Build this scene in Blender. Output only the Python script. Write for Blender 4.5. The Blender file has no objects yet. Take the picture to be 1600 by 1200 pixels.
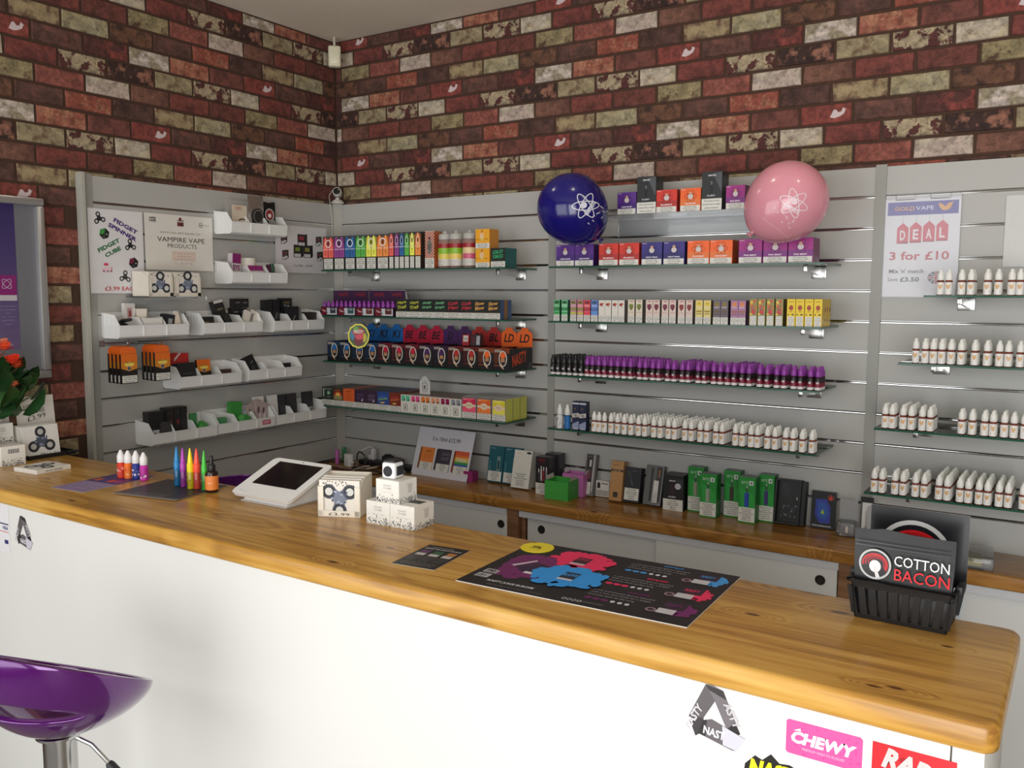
import bpy, bmesh, math, random
from mathutils import Vector, Matrix, Euler
random.seed(7)
R = math.radians
scene = bpy.context.scene
COL = scene.collection

# ------------------------------------------------------------------ camera
Z0 = 1.865                      # height of the top groove of the slatwall (metres)
FPX = 1377.8                    # focal length in pixels of a 1600 px wide frame
YAW, PITCH, ROLL = 0.580500, 0.101743, 0.004318
CAM = Vector((2.97014, -3.03971, Z0 - 0.31500))
_f = Vector((-math.sin(YAW)*math.cos(PITCH), math.cos(YAW)*math.cos(PITCH), -math.sin(PITCH)))
_r = Vector((math.cos(YAW), math.sin(YAW), 0))
_u = _r.cross(_f)
_R = _r*math.cos(ROLL) + _u*math.sin(ROLL)
_U = -_r*math.sin(ROLL) + _u*math.cos(ROLL)
cd = bpy.data.cameras.new('camera'); cam = bpy.data.objects.new('camera', cd); COL.objects.link(cam)
cd.sensor_width = 36; cd.lens = FPX/1600*36; cd.clip_start = 0.05
cam.matrix_world = Matrix(((_R.x, _U.x, -_f.x, CAM.x), (_R.y, _U.y, -_f.y, CAM.y), (_R.z, _U.z, -_f.z, CAM.z), (0, 0, 0, 1)))
scene.camera = cam

def at(u, v, x=None, y=None, z=None):
    """world point seen at photo pixel (u, v) on the real plane x=, y= or z= (used to measure the room)"""
    d = _f + _R*((u-800)/FPX) - _U*((v-600)/FPX)
    if x is not None: t = (x-CAM.x)/d.x
    elif y is not None: t = (y-CAM.y)/d.y
    else: t = (z-CAM.z)/d.z
    return CAM + d*t

# ------------------------------------------------------------------ view, world, lights
vs = scene.view_settings
vs.view_transform = 'Standard'; vs.look = 'None'; vs.exposure = 0.0; vs.gamma = 1.0; vs.use_curve_mapping = False
w = bpy.data.worlds.new('world'); scene.world = w; w.use_nodes = True
w.node_tree.nodes['Background'].inputs[0].default_value = (0.75, 0.87, 1.0, 1)
w.node_tree.nodes['Background'].inputs[1].default_value = 0.6
def area(name, loc, rot, sx, sy, power, col):
    l = bpy.data.lights.new(name, 'AREA'); l.shape = 'RECTANGLE'; l.size = sx; l.size_y = sy; l.energy = power; l.color = col
    o = bpy.data.objects.new(name, l); COL.objects.link(o); o.location = loc; o.rotation_euler = rot
    return o
# daylight through the two panes of the shop front behind the camera
area('shop_window_daylight', (1.15, -3.72, 1.22), (R(90), 0, 0), 2.2, 2.0, 36, (1.0, 0.99, 0.972))
area('shop_door_daylight', (3.55, -3.72, 1.22), (R(90), 0, 0), 1.7, 2.0, 62, (1.0, 0.99, 0.972))
def spot(x, y, power):
    l = bpy.data.lights.new('ceiling_downlight', 'POINT'); l.energy = power; l.shadow_soft_size = 0.035; l.color = (1, 0.95, 0.86)
    o = bpy.data.objects.new('ceiling_downlight', l); COL.objects.link(o); o.location = (x, y, 2.64)
for x in (0.75, 1.75, 2.75): spot(x, -0.75, 1.3)

# ------------------------------------------------------------------ materials
def s2l(c):
    c = c/255.0
    return c/12.92 if c <= 0.04045 else ((c+0.055)/1.055)**2.4
def lin(c): return (s2l(c[0]), s2l(c[1]), s2l(c[2]), 1)
_M = {}
def mat(col, rough=0.5, metal=0.0, coat=0.0, bump=0.0, vary=0.06, scale=60.0):
    key = (tuple(col), rough, metal, coat, bump, vary, scale)
    if key in _M: return _M[key]
    m = bpy.data.materials.new('paint_%d_%d_%d' % tuple(int(c) for c in col)); m.use_nodes = True
    nt = m.node_tree; b = nt.nodes['Principled BSDF']
    b.inputs['Roughness'].default_value = rough; b.inputs['Metallic'].default_value = metal
    if coat: b.inputs['Coat Weight'].default_value = coat; b.inputs['Coat Roughness'].default_value = 0.06
    n = nt.nodes.new('ShaderNodeTexNoise'); n.inputs['Scale'].default_value = scale; n.inputs['Detail'].default_value = 2
    tc = nt.nodes.new('ShaderNodeTexCoord'); nt.links.new(tc.outputs['Object'], n.inputs['Vector'])
    mx = nt.nodes.new('ShaderNodeMix'); mx.data_type = 'RGBA'; c = lin(col)
    mx.inputs['A'].default_value = tuple(k*(1-vary) for k in c[:3])+(1,)
    mx.inputs['B'].default_value = tuple(min(1, k*(1+vary)) for k in c[:3])+(1,)
    nt.links.new(n.outputs['Fac'], mx.inputs['Factor']); nt.links.new(mx.outputs['Result'], b.inputs['Base Color'])
    if bump:
        bp = nt.nodes.new('ShaderNodeBump'); bp.inputs['Strength'].default_value = bump; bp.inputs['Distance'].default_value = 0.002
        nt.links.new(n.outputs['Fac'], bp.inputs['Height']); nt.links.new(bp.outputs['Normal'], b.inputs['Normal'])
    _M[key] = m
    return m
def clear_mat(name, tint, gloss_rough=0.03, base=0.04, haze=0.0):
    """clear plastic or glass sheet: see-through, with a mirror coat that grows at grazing angles"""
    m = bpy.data.materials.new(name); m.use_nodes = True; nt = m.node_tree; nt.nodes.clear()
    o = nt.nodes.new('ShaderNodeOutputMaterial'); t = nt.nodes.new('ShaderNodeBsdfTransparent'); t.inputs[0].default_value = tint
    g = nt.nodes.new('ShaderNodeBsdfGlossy'); g.inputs['Roughness'].default_value = gloss_rough
    lw = nt.nodes.new('ShaderNodeFresnel'); lw.inputs['IOR'].default_value = 1.45
    mx = nt.nodes.new('ShaderNodeMixShader'); nt.links.new(lw.outputs[0], mx.inputs[0])
    src = t.outputs[0]
    if haze:
        d = nt.nodes.new('ShaderNodeBsdfDiffuse'); d.inputs[0].default_value = (0.8, 0.8, 0.8, 1)
        m2 = nt.nodes.new('ShaderNodeMixShader'); m2.inputs[0].default_value = haze
        nt.links.new(t.outputs[0], m2.inputs[1]); nt.links.new(d.outputs[0], m2.inputs[2]); src = m2.outputs[0]
    nt.links.new(src, mx.inputs[1]); nt.links.new(g.outputs[0], mx.inputs[2]); nt.links.new(mx.outputs[0], o.inputs[0])
    return m
def wood(name, dark, mid, light, rough, sc=1.0, knots=()):
    m = bpy.data.materials.new(name); m.use_nodes = True; nt = m.node_tree; b = nt.nodes['Principled BSDF']; L = nt.links.new
    tc = nt.nodes.new('ShaderNodeTexCoord')
    mp = nt.nodes.new('ShaderNodeMapping'); mp.inputs['Scale'].default_value = (0.55*sc, 9*sc, 9*sc); L(tc.outputs['Object'], mp.inputs[0])
    n0 = nt.nodes.new('ShaderNodeTexNoise'); n0.inputs['Scale'].default_value = 1.7; n0.inputs['Detail'].default_value = 3; L(mp.outputs[0], n0.inputs['Vector'])
    # knots: distance to sparse points bends the grain around them
    mk = nt.nodes.new('ShaderNodeMapping'); mk.inputs['Scale'].default_value = (1.9, 6.5, 0.0); mk.inputs['Location'].default_value = (0.37, 0.2, 0.1); L(tc.outputs['Object'], mk.inputs[0])
    vk = nt.nodes.new('ShaderNodeTexVoronoi'); vk.inputs['Scale'].default_value = 1.0; L(mk.outputs[0], vk.inputs['Vector'])
    kr = nt.nodes.new('ShaderNodeMapRange'); kr.inputs['From Min'].default_value = 0.0; kr.inputs['From Max'].default_value = 0.34; kr.inputs['To Min'].default_value = 1; kr.inputs['To Max'].default_value = 0; L(vk.outputs['Distance'], kr.inputs[0])
    kfield = kr.outputs[0]
    for kx, ky, ks in knots:             # knots at their own places on the board: (x, y, size)
        mv = nt.nodes.new('ShaderNodeMapping'); mv.inputs['Scale'].default_value = (1/ks, 2.6/ks, 0); mv.inputs['Location'].default_value = (-kx/ks, -ky*2.6/ks, 0); L(tc.outputs['Object'], mv.inputs[0])
        ln = nt.nodes.new('ShaderNodeVectorMath'); ln.operation = 'LENGTH'; L(mv.outputs[0], ln.inputs[0])
        mr_ = nt.nodes.new('ShaderNodeMapRange'); mr_.interpolation_type = 'SMOOTHSTEP'; mr_.inputs['From Max'].default_value = 1.0; mr_.inputs['To Min'].default_value = 1; mr_.inputs['To Max'].default_value = 0; L(ln.outputs['Value'], mr_.inputs[0])
        mm_ = nt.nodes.new('ShaderNodeMath'); mm_.operation = 'MAXIMUM'; L(kfield, mm_.inputs[0]); L(mr_.outputs[0], mm_.inputs[1]); kfield = mm_.outputs[0]
    ad = nt.nodes.new('ShaderNodeMath'); ad.operation = 'MULTIPLY_ADD'; ad.inputs[1].default_value = 0.9; L(kfield, ad.inputs[0]); L(n0.outputs['Fac'], ad.inputs[2])
    cm = nt.nodes.new('ShaderNodeMath'); cm.operation = 'MULTIPLY'; cm.inputs[1].default_value = 26; L(ad.outputs[0], cm.inputs[0])
    sn = nt.nodes.new('ShaderNodeMath'); sn.operation = 'SINE'; L(cm.outputs[0], sn.inputs[0])
    n1 = nt.nodes.new('ShaderNodeTexNoise'); n1.inputs['Scale'].default_value = 13; n1.inputs['Detail'].default_value = 4; L(mp.outputs[0], n1.inputs['Vector'])
    m2_ = nt.nodes.new('ShaderNodeMapping'); m2_.inputs['Scale'].default_value = (1.0, 3.4, 3.4); L(tc.outputs['Object'], m2_.inputs[0])
    n2 = nt.nodes.new('ShaderNodeTexNoise'); n2.inputs['Scale'].default_value = 2.4; n2.inputs['Detail'].default_value = 3; n2.inputs['Distortion'].default_value = .5; L(m2_.outputs[0], n2.inputs['Vector'])
    n1s = nt.nodes.new('ShaderNodeMath'); n1s.operation = 'MULTIPLY_ADD'; n1s.inputs[1].default_value = .5; n1s.inputs[2].default_value = .25; L(n1.outputs['Fac'], n1s.inputs[0])
    e1 = nt.nodes.new('ShaderNodeMath'); e1.operation = 'MULTIPLY_ADD'; e1.inputs[1].default_value = 0.09; L(sn.outputs[0], e1.inputs[0]); L(n1s.outputs[0], e1.inputs[2])
    e2 = nt.nodes.new('ShaderNodeMath'); e2.operation = 'MULTIPLY_ADD'; e2.inputs[1].default_value = 0.62; L(n2.outputs['Fac'], e2.inputs[0]); L(e1.outputs[0], e2.inputs[2])
    cr = nt.nodes.new('ShaderNodeValToRGB'); e = cr.color_ramp.elements
    e[0].position = 0.56; e[0].color = lin(dark); e[1].position = 1.0; e[1].color = lin(light); q = e.new(0.80); q.color = lin(mid)
    L(e2.outputs[0], cr.inputs[0])
    kc = nt.nodes.new('ShaderNodeMapRange'); kc.inputs['From Min'].default_value = 0.86; kc.inputs['From Max'].default_value = 0.97; L(kfield, kc.inputs[0])
    mx = nt.nodes.new('ShaderNodeMix'); mx.data_type = 'RGBA'; L(kc.outputs[0], mx.inputs['Factor']); L(cr.outputs[0], mx.inputs['A']); mx.inputs['B'].default_value = lin((dark[0]*0.62, dark[1]*0.5, dark[2]*0.45))
    L(mx.outputs['Result'], b.inputs['Base Color']); b.inputs['Roughness'].default_value = rough
    bp = nt.nodes.new('ShaderNodeBump'); bp.inputs['Strength'].default_value = 0.12; bp.inputs['Distance'].default_value = 0.002; L(n1.outputs['Fac'], bp.inputs['Height']); L(bp.outputs[0], b.inputs['Normal'])
    return m

# ------------------------------------------------------------------ mesh builder
class MB:
    def __init__(s): s.v = []; s.f = []; s.m = []; s.sm = []; s.mats = []
    def mi(s, m):
        if m not in s.mats: s.mats.append(m)
        return s.mats.index(m)
    def face(s, pts, m, smooth=False):
        n = len(s.v); s.v += [tuple(p) for p in pts]; s.f.append(tuple(range(n, n+len(pts)))); s.m.append(s.mi(m)); s.sm.append(smooth)
    def raw(s, vs_, fs, m, smooth=False):
        n = len(s.v); s.v += [tuple(p) for p in vs_]
        for f in fs: s.f.append(tuple(i+n for i in f)); s.m.append(s.mi(m)); s.sm.append(smooth)
    def box(s, x0, y0, z0, x1, y1, z1, m, side=None, top=None):
        v = [(x0,y0,z0),(x1,y0,z0),(x1,y1,z0),(x0,y1,z0),(x0,y0,z1),(x1,y0,z1),(x1,y1,z1),(x0,y1,z1)]
        n = len(s.v); s.v += v
        for f, mm in (((0,1,5,4), m), ((1,2,6,5), side or m), ((2,3,7,6), m), ((3,0,4,7), side or m), ((4,5,6,7), top or side or m), ((3,2,1,0), m)):
            s.f.append(tuple(i+n for i in f)); s.m.append(s.mi(mm)); s.sm.append(False)
        return s
    def bbox(s, x0, y0, z0, x1, y1, z1, m, b=0.003, seg=2):
        bm = bmesh.new(); bmesh.ops.create_cube(bm, size=1)
        for q in bm.verts: q.co = Vector((x0+(q.co.x+.5)*(x1-x0), y0+(q.co.y+.5)*(y1-y0), z0+(q.co.z+.5)*(z1-z0)))
        bmesh.ops.bevel(bm, geom=bm.edges[:], offset=b, segments=seg, affect='EDGES', profile=0.5)
        bm.verts.index_update(); s.raw([q.co[:] for q in bm.verts], [[q.index for q in f.verts] for f in bm.faces], m, True); bm.free(); return s
    def lathe(s, prof, m, seg=16, c=(0, 0, 0), smooth=True, ang0=0.0, ang1=2*math.pi):
        """prof: (r, z[, material]) pairs, bottom to top"""
        full = abs(ang1-ang0-2*math.pi) < 1e-6; k = seg if full else seg+1
        n = len(s.v)
        for p in prof:
            for i in range(k):
                a = ang0+(ang1-ang0)*i/seg; s.v.append((c[0]+p[0]*math.cos(a), c[1]+p[0]*math.sin(a), c[2]+p[1]))
        for j in range(len(prof)-1):
            mm = prof[j][2] if len(prof[j]) > 2 else m
            for i in range(seg):
                i2 = (i+1) % k
                s.f.append((n+j*k+i, n+j*k+i2, n+(j+1)*k+i2, n+(j+1)*k+i)); s.m.append(s.mi(mm)); s.sm.append(smooth)
        if full:
            if prof[0][0] > 1e-5: s.f.append(tuple(n+i for i in range(k))[::-1]); s.m.append(s.mi(m)); s.sm.append(False)
            if prof[-1][0] > 1e-5:
                s.f.append(tuple(n+(len(prof)-1)*k+i for i in range(k))); s.m.append(s.mi(prof[-1][2] if len(prof[-1]) > 2 else m)); s.sm.append(False)
        return s
    def tube(s, pts, r, m, seg=8, caps=True):
        pts = [Vector(p) for p in pts]; n = len(s.v); rad = r if isinstance(r, (list, tuple)) else [r]*len(pts)
        up = Vector((0, 0, 1))
        for i, p in enumerate(pts):
            t = (pts[min(i+1, len(pts)-1)]-pts[max(i-1, 0)]).normalized()
            a = t.cross(up)
            if a.length < 1e-3: a = t.cross(Vector((1, 0, 0)))
            a.normalize(); b = t.cross(a)
            for k in range(seg):
                q = 2*math.pi*k/seg; s.v.append(tuple(p+(a*math.cos(q)+b*math.sin(q))*rad[i]))
        for i in range(len(pts)-1):
            for k in range(seg):
                k2 = (k+1) % seg
                s.f.append((n+i*seg+k, n+i*seg+k2, n+(i+1)*seg+k2, n+(i+1)*seg+k)); s.m.append(s.mi(m)); s.sm.append(True)
        if caps:
            s.f.append(tuple(n+k for k in range(seg))[::-1]); s.f.append(tuple(n+(len(pts)-1)*seg+k for k in range(seg)))
            s.m += [s.mi(m)]*2; s.sm += [False]*2
        return s
    def prism(s, poly, y0, y1, m, side=None):
        """polygon in the x-z plane (counter-clockwise seen from -y) pulled from y0 (front) to y1"""
        k = len(poly); n = len(s.v)
        s.v += [(p[0], y0, p[1]) for p in poly]+[(p[0], y1, p[1]) for p in poly]
        s.f.append(tuple(range(n, n+k))); s.f.append(tuple(range(n+2*k-1, n+k-1, -1))); s.m += [s.mi(m)]*2; s.sm += [False]*2
        for i in range(k):
            j = (i+1) % k; s.f.append((n+j, n+i, n+k+i, n+k+j)); s.m.append(s.mi(side or m)); s.sm.append(False)
        return s
    def mesh(s, name):
        me = bpy.data.meshes.new(name); me.from_pydata(s.v, [], s.f)
        for m in s.mats: me.materials.append(m)
        me.polygons.foreach_set('material_index', s.m); me.polygons.foreach_set('use_smooth', s.sm)
        if any(s.sm): me.set_sharp_from_angle(angle=R(38))
        me.update(); return me
    def build(s, name, parent=None, loc=(0, 0, 0), rot=(0, 0, 0)):
        o = bpy.data.objects.new(name, s.mesh(name)); COL.objects.link(o); o.location = loc; o.rotation_euler = rot
        if parent is not None: o.parent = parent
        return o
def tag(o, label=None, cat=None, group=None, kind=None):
    if label: o['label'] = label
    if cat: o['category'] = cat
    if group: o['group'] = group
    if kind: o['kind'] = kind
    return o
def thing(name, label, cat, loc=(0, 0, 0), rot=(0, 0, 0), group=None):
    o = bpy.data.objects.new(name, None); COL.objects.link(o); o.empty_display_size = 0.02; o.location = loc
    o.rotation_euler = rot if isinstance(rot, (tuple, list, Euler)) else (0, 0, rot)
    return tag(o, label, cat, group)
def dup(root, loc, rot=None, label=None, group=None):
    def cp(o, par):
        c = o.copy(); COL.objects.link(c)
        if par is not None: c.parent = par
        for ch in o.children: cp(ch, c)
        return c
    c = cp(root, None); c.location = loc
    if rot is not None: c.rotation_euler = rot if isinstance(rot, (tuple, list)) else (0, 0, rot)
    if label: c['label'] = label
    if group: c['group'] = group
    return c

# ------------------------------------------------------------------ flat print
_T = {}
def glyphs(txt, bold=0.0, shear=0.0):
    key = (txt, bold, shear)
    if key in _T: return _T[key]
    c = bpy.data.curves.new('lettering_curve', 'FONT'); c.body = txt; c.size = 1; c.resolution_u = 2; c.offset = bold; c.shear = shear
    o = bpy.data.objects.new('lettering_curve', c); me = o.to_mesh()
    v = [(q.co.x, q.co.y) for q in me.vertices]; f = [tuple(p.vertices) for p in me.polygons]
    o.to_mesh_clear(); bpy.data.objects.remove(o); bpy.data.curves.remove(c)
    if v:
        x0 = min(p[0] for p in v); x1 = max(p[0] for p in v); y0 = min(p[1] for p in v); y1 = max(p[1] for p in v)
        v = [(p[0]-x0, p[1]-y0) for p in v]
    else: x0 = y0 = 0; x1 = y1 = 1
    _T[key] = (v, f, max(1e-4, x1-x0), max(1e-4, y1-y0)); return _T[key]
class Art(MB):
    """coloured shapes and lettering lying on the local plane y=0 (facing -y); l = print layer"""
    def __init__(s, rough=0.45): super().__init__(); s.rough = rough; s.e = 0.00018; s.k = 0
    def c(s, col): return col if isinstance(col, bpy.types.Material) else mat(col, s.rough, vary=0.03)
    def poly(s, pts, col, l=1):
        s.k = (s.k+1) % 20; y = -s.e*l-8e-6*s.k          # shapes of one layer never share a plane
        s.face([(p[0], y, p[1]) for p in pts], s.c(col)); return s
    def rect(s, x0, y0, x1, y1, col, l=1): return s.poly([(x0, y0), (x1, y0), (x1, y1), (x0, y1)], col, l)
    def ell(s, cx, cy, rx, ry, col, l=1, n=18, rot=0):
        c, q = math.cos(rot), math.sin(rot); pts = []
        for i in range(n):
            a = 2*math.pi*i/n; x, y = rx*math.cos(a), ry*math.sin(a); pts.append((cx+x*c-y*q, cy+x*q+y*c))
        return s.poly(pts, col, l)
    def ring(s, cx, cy, rx, ry, t, col, l=1, n=22, rot=0, a0=0, a1=2*math.pi):
        c, q = math.cos(rot), math.sin(rot)
        def P(a, k): x, y = (rx-k)*math.cos(a), (ry-k)*math.sin(a); return (cx+x*c-y*q, cy+x*q+y*c)
        for i in range(n):
            a, b = a0+(a1-a0)*i/n, a0+(a1-a0)*(i+1)/n; s.poly([P(a, t), P(a, 0), P(b, 0), P(b, t)], col, l)
        return s
    def stroke(s, pts, wd, col, l=1):
        for a, b in zip(pts, pts[1:]):
            d = Vector((b[0]-a[0], b[1]-a[1])); 
            if d.length < 1e-6: continue
            n = Vector((-d.y, d.x)).normalized()*wd/2; e = d.normalized()*wd*.3
            s.poly([(a[0]-e.x-n.x, a[1]-e.y-n.y), (b[0]+e.x-n.x, b[1]+e.y-n.y), (b[0]+e.x+n.x, b[1]+e.y+n.y), (a[0]-e.x+n.x, a[1]-e.y+n.y)], col, l)
        return s
    def text(s, txt, x, y, h, col, w=None, al='c', rot=0, bold=0.0, shear=0.0, l=3):
        """h: height of the lettering's box, w: width it is fitted to (None keeps its own)"""
        v, f, tw, th = glyphs(txt, bold, shear); ky = h/th; kx = (w/tw) if w else ky
        ox = {'c': -tw*kx/2, 'l': 0, 'r': -tw*kx}[al]; c, q = math.cos(rot), math.sin(rot); out = []
        for p in v:
            a, b = p[0]*kx+ox, p[1]*ky; out.append((x+a*c-b*q, -s.e*l, y+a*q+b*c))
        s.raw(out, f, s.c(col)); return s
    def lines(s, rows, x0, y0, x1, y1, col, al='c', fill=0.62, l=3, bold=0.0):
        """rows of lettering filling the box, each kept inside its width"""
        n = len(rows); dh = (y1-y0)/n; wmax = max(glyphs(r, bold)[2] for r in rows); hmax = 0.9
        k = min((x1-x0)/wmax, dh*fill/hmax)
        for i, r in enumerate(rows):
            v, f, tw, th = glyphs(r, bold); yy = y1-dh*(i+0.5)-th*k/2
            s.text(r, {'c': (x0+x1)/2, 'l': x0, 'r': x1}[al], yy, th*k, col, al=al, bold=bold, l=l)
        return s
    def warning(s, x0, y0, x1, y1, rows=None, l=1):
        rows = rows or WARN3
        s.rect(x0, y0, x1, y1, (222, 220, 212), l)
        k = 0.06*(x1-x0); return s.lines(rows, x0+k, y0+(y1-y0)*.06, x1-k, y1-(y1-y0)*.06, (25, 25, 25), l=l+2, fill=0.78, bold=0.012)
WARN3 = ['This product contains', 'nicotine which is a highly', 'addictive substance']
WARN5 = ['This product', 'contains nicotine', 'which is a highly', 'addictive', 'substance']
WARN6 = ['THIS PRODUCT', 'CONTAINS', 'NICOTINE WHICH', 'IS A HIGHLY', 'ADDICTIVE', 'SUBSTANCE']
def carton(name, label, cat, loc, w, d, h, col, art=None, rot=0.0, lean=0.0, group=None, side=None, top=None, rough=0.4, part='front_print', back=None):
    """closed box; loc = its front left bottom corner; lean tips it back on its rear edge"""
    s = MB(); m = mat(col, rough); s.box(0, 0, 0, w, d, h, m, mat(side, rough) if side else None, mat(top, rough) if top else None)
    o = s.build(name, None, (loc[0], loc[1], loc[2]+(d*math.sin(lean) if lean > 0 else 0)), Euler((-lean, 0, rot), 'XYZ')); tag(o, label, cat, group)
    if art:
        A = Art(); art(A, w, h)
        if A.f: A.build(part, o)
    return o
# ------------------------------------------------------------------ room shell
M_MORTAR = mat((70, 48, 36), 0.9, bump=0.4, vary=0.25, scale=90)
M_PLASTER = mat((150, 142, 130), 0.9, bump=0.25, vary=0.05, scale=220)
M_WHITE = mat((232, 230, 224), 0.45, vary=0.02)
CEIL = Z0+0.833
def struct(name, s, parent=None): o = s.build(name, parent); o['kind'] = 'structure'; return o
struct('floor', MB().box(-0.2, -3.9, -0.05, 4.9, 0.12, 0.0, mat((120, 112, 104), 0.5)))
struct('ceiling', MB().box(-0.2, -3.9, CEIL, 4.9, 0.12, CEIL+0.06, mat((226, 216, 198), 0.95, bump=0.5, vary=0.04, scale=260)))
wall_back = struct('wall_back', MB().box(-0.16, 0.0215, 0, 4.9, 0.12, CEIL, M_MORTAR))
wall_left = struct('wall_left', MB().box(-0.16, -3.9, 0, -0.0215, 0.0215, CEIL, M_MORTAR))
struct('wall_right', MB().box(4.75, -3.9, 0, 4.9, 0.0215, CEIL, M_PLASTER))
fw = MB()
for x0, x1, z0, z1 in ((-0.02, 4.75, 0, 0.2), (-0.02, 4.75, 2.24, CEIL), (-0.02, 0.04, 0.2, 2.24), (2.27, 2.68, 0.2, 2.24), (4.42, 4.75, 0.2, 2.24)):
    fw.box(x0, -3.9, z0, x1, -3.76, z1, M_PLASTER)
struct('wall_front', fw)

# bricks: 24 kinds in a 1.05 m repeat of four courses, stepped half a repeat every four courses
def brick_mat(name, base, second, edge, lo, hi, sc, dark=None, off=0.0):
    m = bpy.data.materials.new('brick_'+name); m.use_nodes = True; nt = m.node_tree; b = nt.nodes['Principled BSDF']; L = nt.links.new
    b.inputs['Roughness'].default_value = 0.85
    tc = nt.nodes.new('ShaderNodeTexCoord'); mp = nt.nodes.new('ShaderNodeMapping'); mp.inputs['Location'].default_value = (off, off*.7, off*.3); L(tc.outputs['Object'], mp.inputs[0])
    n = nt.nodes.new('ShaderNodeTexNoise'); n.inputs['Scale'].default_value = sc; n.inputs['Detail'].default_value = 6; n.inputs['Roughness'].default_value = 0.62; L(mp.outputs[0], n.inputs['Vector'])
    mr = nt.nodes.new('ShaderNodeMapRange'); mr.inputs['From Min'].default_value = lo; mr.inputs['From Max'].default_value = hi; L(n.outputs['Fac'], mr.inputs[0])
    mx = nt.nodes.new('ShaderNodeMix'); mx.data_type = 'RGBA'; mx.inputs['A'].default_value = lin(base); mx.inputs['B'].default_value = lin(second); L(mr.outputs[0], mx.inputs['Factor'])
    n2 = nt.nodes.new('ShaderNodeTexNoise'); n2.inputs['Scale'].default_value = 110; n2.inputs['Detail'].default_value = 3; L(mp.outputs[0], n2.inputs['Vector'])
    r2 = nt.nodes.new('ShaderNodeMapRange'); r2.inputs['From Min'].default_value = 0.60; r2.inputs['From Max'].default_value = 0.72; r2.inputs['To Max'].default_value = 0.75; L(n2.outputs['Fac'], r2.inputs[0])
    m2 = nt.nodes.new('ShaderNodeMix'); m2.data_type = 'RGBA'; m2.inputs['B'].default_value = lin(edge); L(mx.outputs['Result'], m2.inputs['A']); L(r2.outputs[0], m2.inputs['Factor'])
    n3 = nt.nodes.new('ShaderNodeTexNoise'); n3.inputs['Scale'].default_value = 34; n3.inputs['Detail'].default_value = 7; n3.inputs['Roughness'].default_value = .7; n3.inputs['Distortion'].default_value = .6; L(mp.outputs[0], n3.inputs['Vector'])
    r3 = nt.nodes.new('ShaderNodeMapRange'); r3.inputs['From Min'].default_value = 0.36; r3.inputs['From Max'].default_value = 0.64; r3.inputs['To Min'].default_value = 0.55; r3.inputs['To Max'].default_value = 1.32; r3.clamp = True; L(n3.outputs['Fac'], r3.inputs[0])
    # mottled darker and paler tone across the whole brick
    m3 = nt.nodes.new('ShaderNodeVectorMath'); m3.operation = 'SCALE'; L(m2.outputs['Result'], m3.inputs[0]); L(r3.outputs[0], m3.inputs['Scale'])
    L(m3.outputs[0], b.inputs['Base Color'])
    bp = nt.nodes.new('ShaderNodeBump'); bp.inputs['Strength'].default_value = 0.35; bp.inputs['Distance'].default_value = 0.002; L(n2.outputs['Fac'], bp.inputs['Height']); L(bp.outputs[0], b.inputs['Normal'])
    return m
RED, DRED, BRN, DBR, CREAM, OLV, WHT, PNK, ORG, MAR = (126, 66, 58), (104, 52, 48), (108, 72, 60), (74, 50, 44), (168, 152, 124), (140, 124, 94), (180, 168, 150), (186, 168, 156), (150, 88, 66), (84, 44, 42)
KINDS = {
 'A': [(1.761, 'orange_tan', (144, 84, 68), (174, 122, 96), DRED, .46, .58, 26), (1.943, 'smooth_brown', (114, 66, 58), (96, 58, 50), DBR, .45, .6, 14),
       (2.112, 'red_chipped', (134, 66, 58), DRED, BRN, .5, .66, 18), (2.282, 'grained_brown', (90, 62, 54), (110, 70, 60), DBR, .45, .6, 20),
       (2.465, 'dark_red', (82, 46, 42), (136, 66, 58), DBR, .48, .60, 16), (2.639, 'pale_grey', (150, 138, 116), (196, 182, 172), OLV, .46, .54, 14)],
 'B': [(1.862, 'maroon_flaked', MAR, CREAM, MAR, .46, .50, 26), (2.043, 'cream_rust', WHT, CREAM, (120, 72, 50), .5, .62, 22), (2.192, 'plain_red', (118, 60, 54), (96, 52, 48), DBR, .48, .62, 16),
       (2.372, 'cream_blotched', CREAM, MAR, MAR, .50, .54, 22), (2.551, 'burnt', (58, 38, 34), (146, 100, 82), DBR, .50, .60, 24), (2.742, 'olive_cream', (154, 140, 110), (112, 88, 66), OLV, .52, .64, 24)],
 'C': [(1.754, 'soft_red', (122, 64, 56), (100, 54, 48), DBR, .48, .62, 18), (1.937, 'brown_red', (108, 60, 52), (80, 46, 42), DBR, .5, .62, 14), (2.115, 'olive', (146, 132, 98), (92, 68, 50), DBR, .52, .62, 20),
       (2.289, 'salmon', (148, 86, 74), (120, 66, 58), BRN, .5, .64, 20), (2.466, 'pink_white', PNK, WHT, (120, 84, 74), .46, .58, 24), (2.640, 'taupe', (120, 82, 68), (102, 66, 56), BRN, .46, .6, 16)],
 'D': [(1.863, 'orange_red', (140, 74, 60), (164, 112, 88), DRED, .53, .62, 24), (2.042, 'dark_brown', (88, 60, 52), (70, 46, 42), DBR, .48, .6, 18), (2.211, 'mottled_olive', (104, 70, 58), (150, 132, 100), OLV, .42, .54, 18),
       (2.388, 'green_cream', (152, 140, 108), (164, 154, 126), (84, 66, 50), .46, .6, 26), (2.566, 'rust_brown', (106, 72, 54), (64, 44, 36), DBR, .48, .6, 22), (2.743, 'umber', (88, 60, 52), (108, 70, 60), DBR, .48, .6, 18)]}
KM = {}
for rw in KINDS.values():
    for i, k in enumerate(rw): KM[k[1]] = brick_mat(k[1], *k[2:], off=i*1.7+ord(k[1][0])*.13)
M_CHIP = mat((206, 190, 192), 0.8)
ORDER = ['A', 'D', 'C2', 'B2', 'A2', 'D2', 'C', 'B']
PER = 1.05
BRICKMESH = {}
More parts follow.
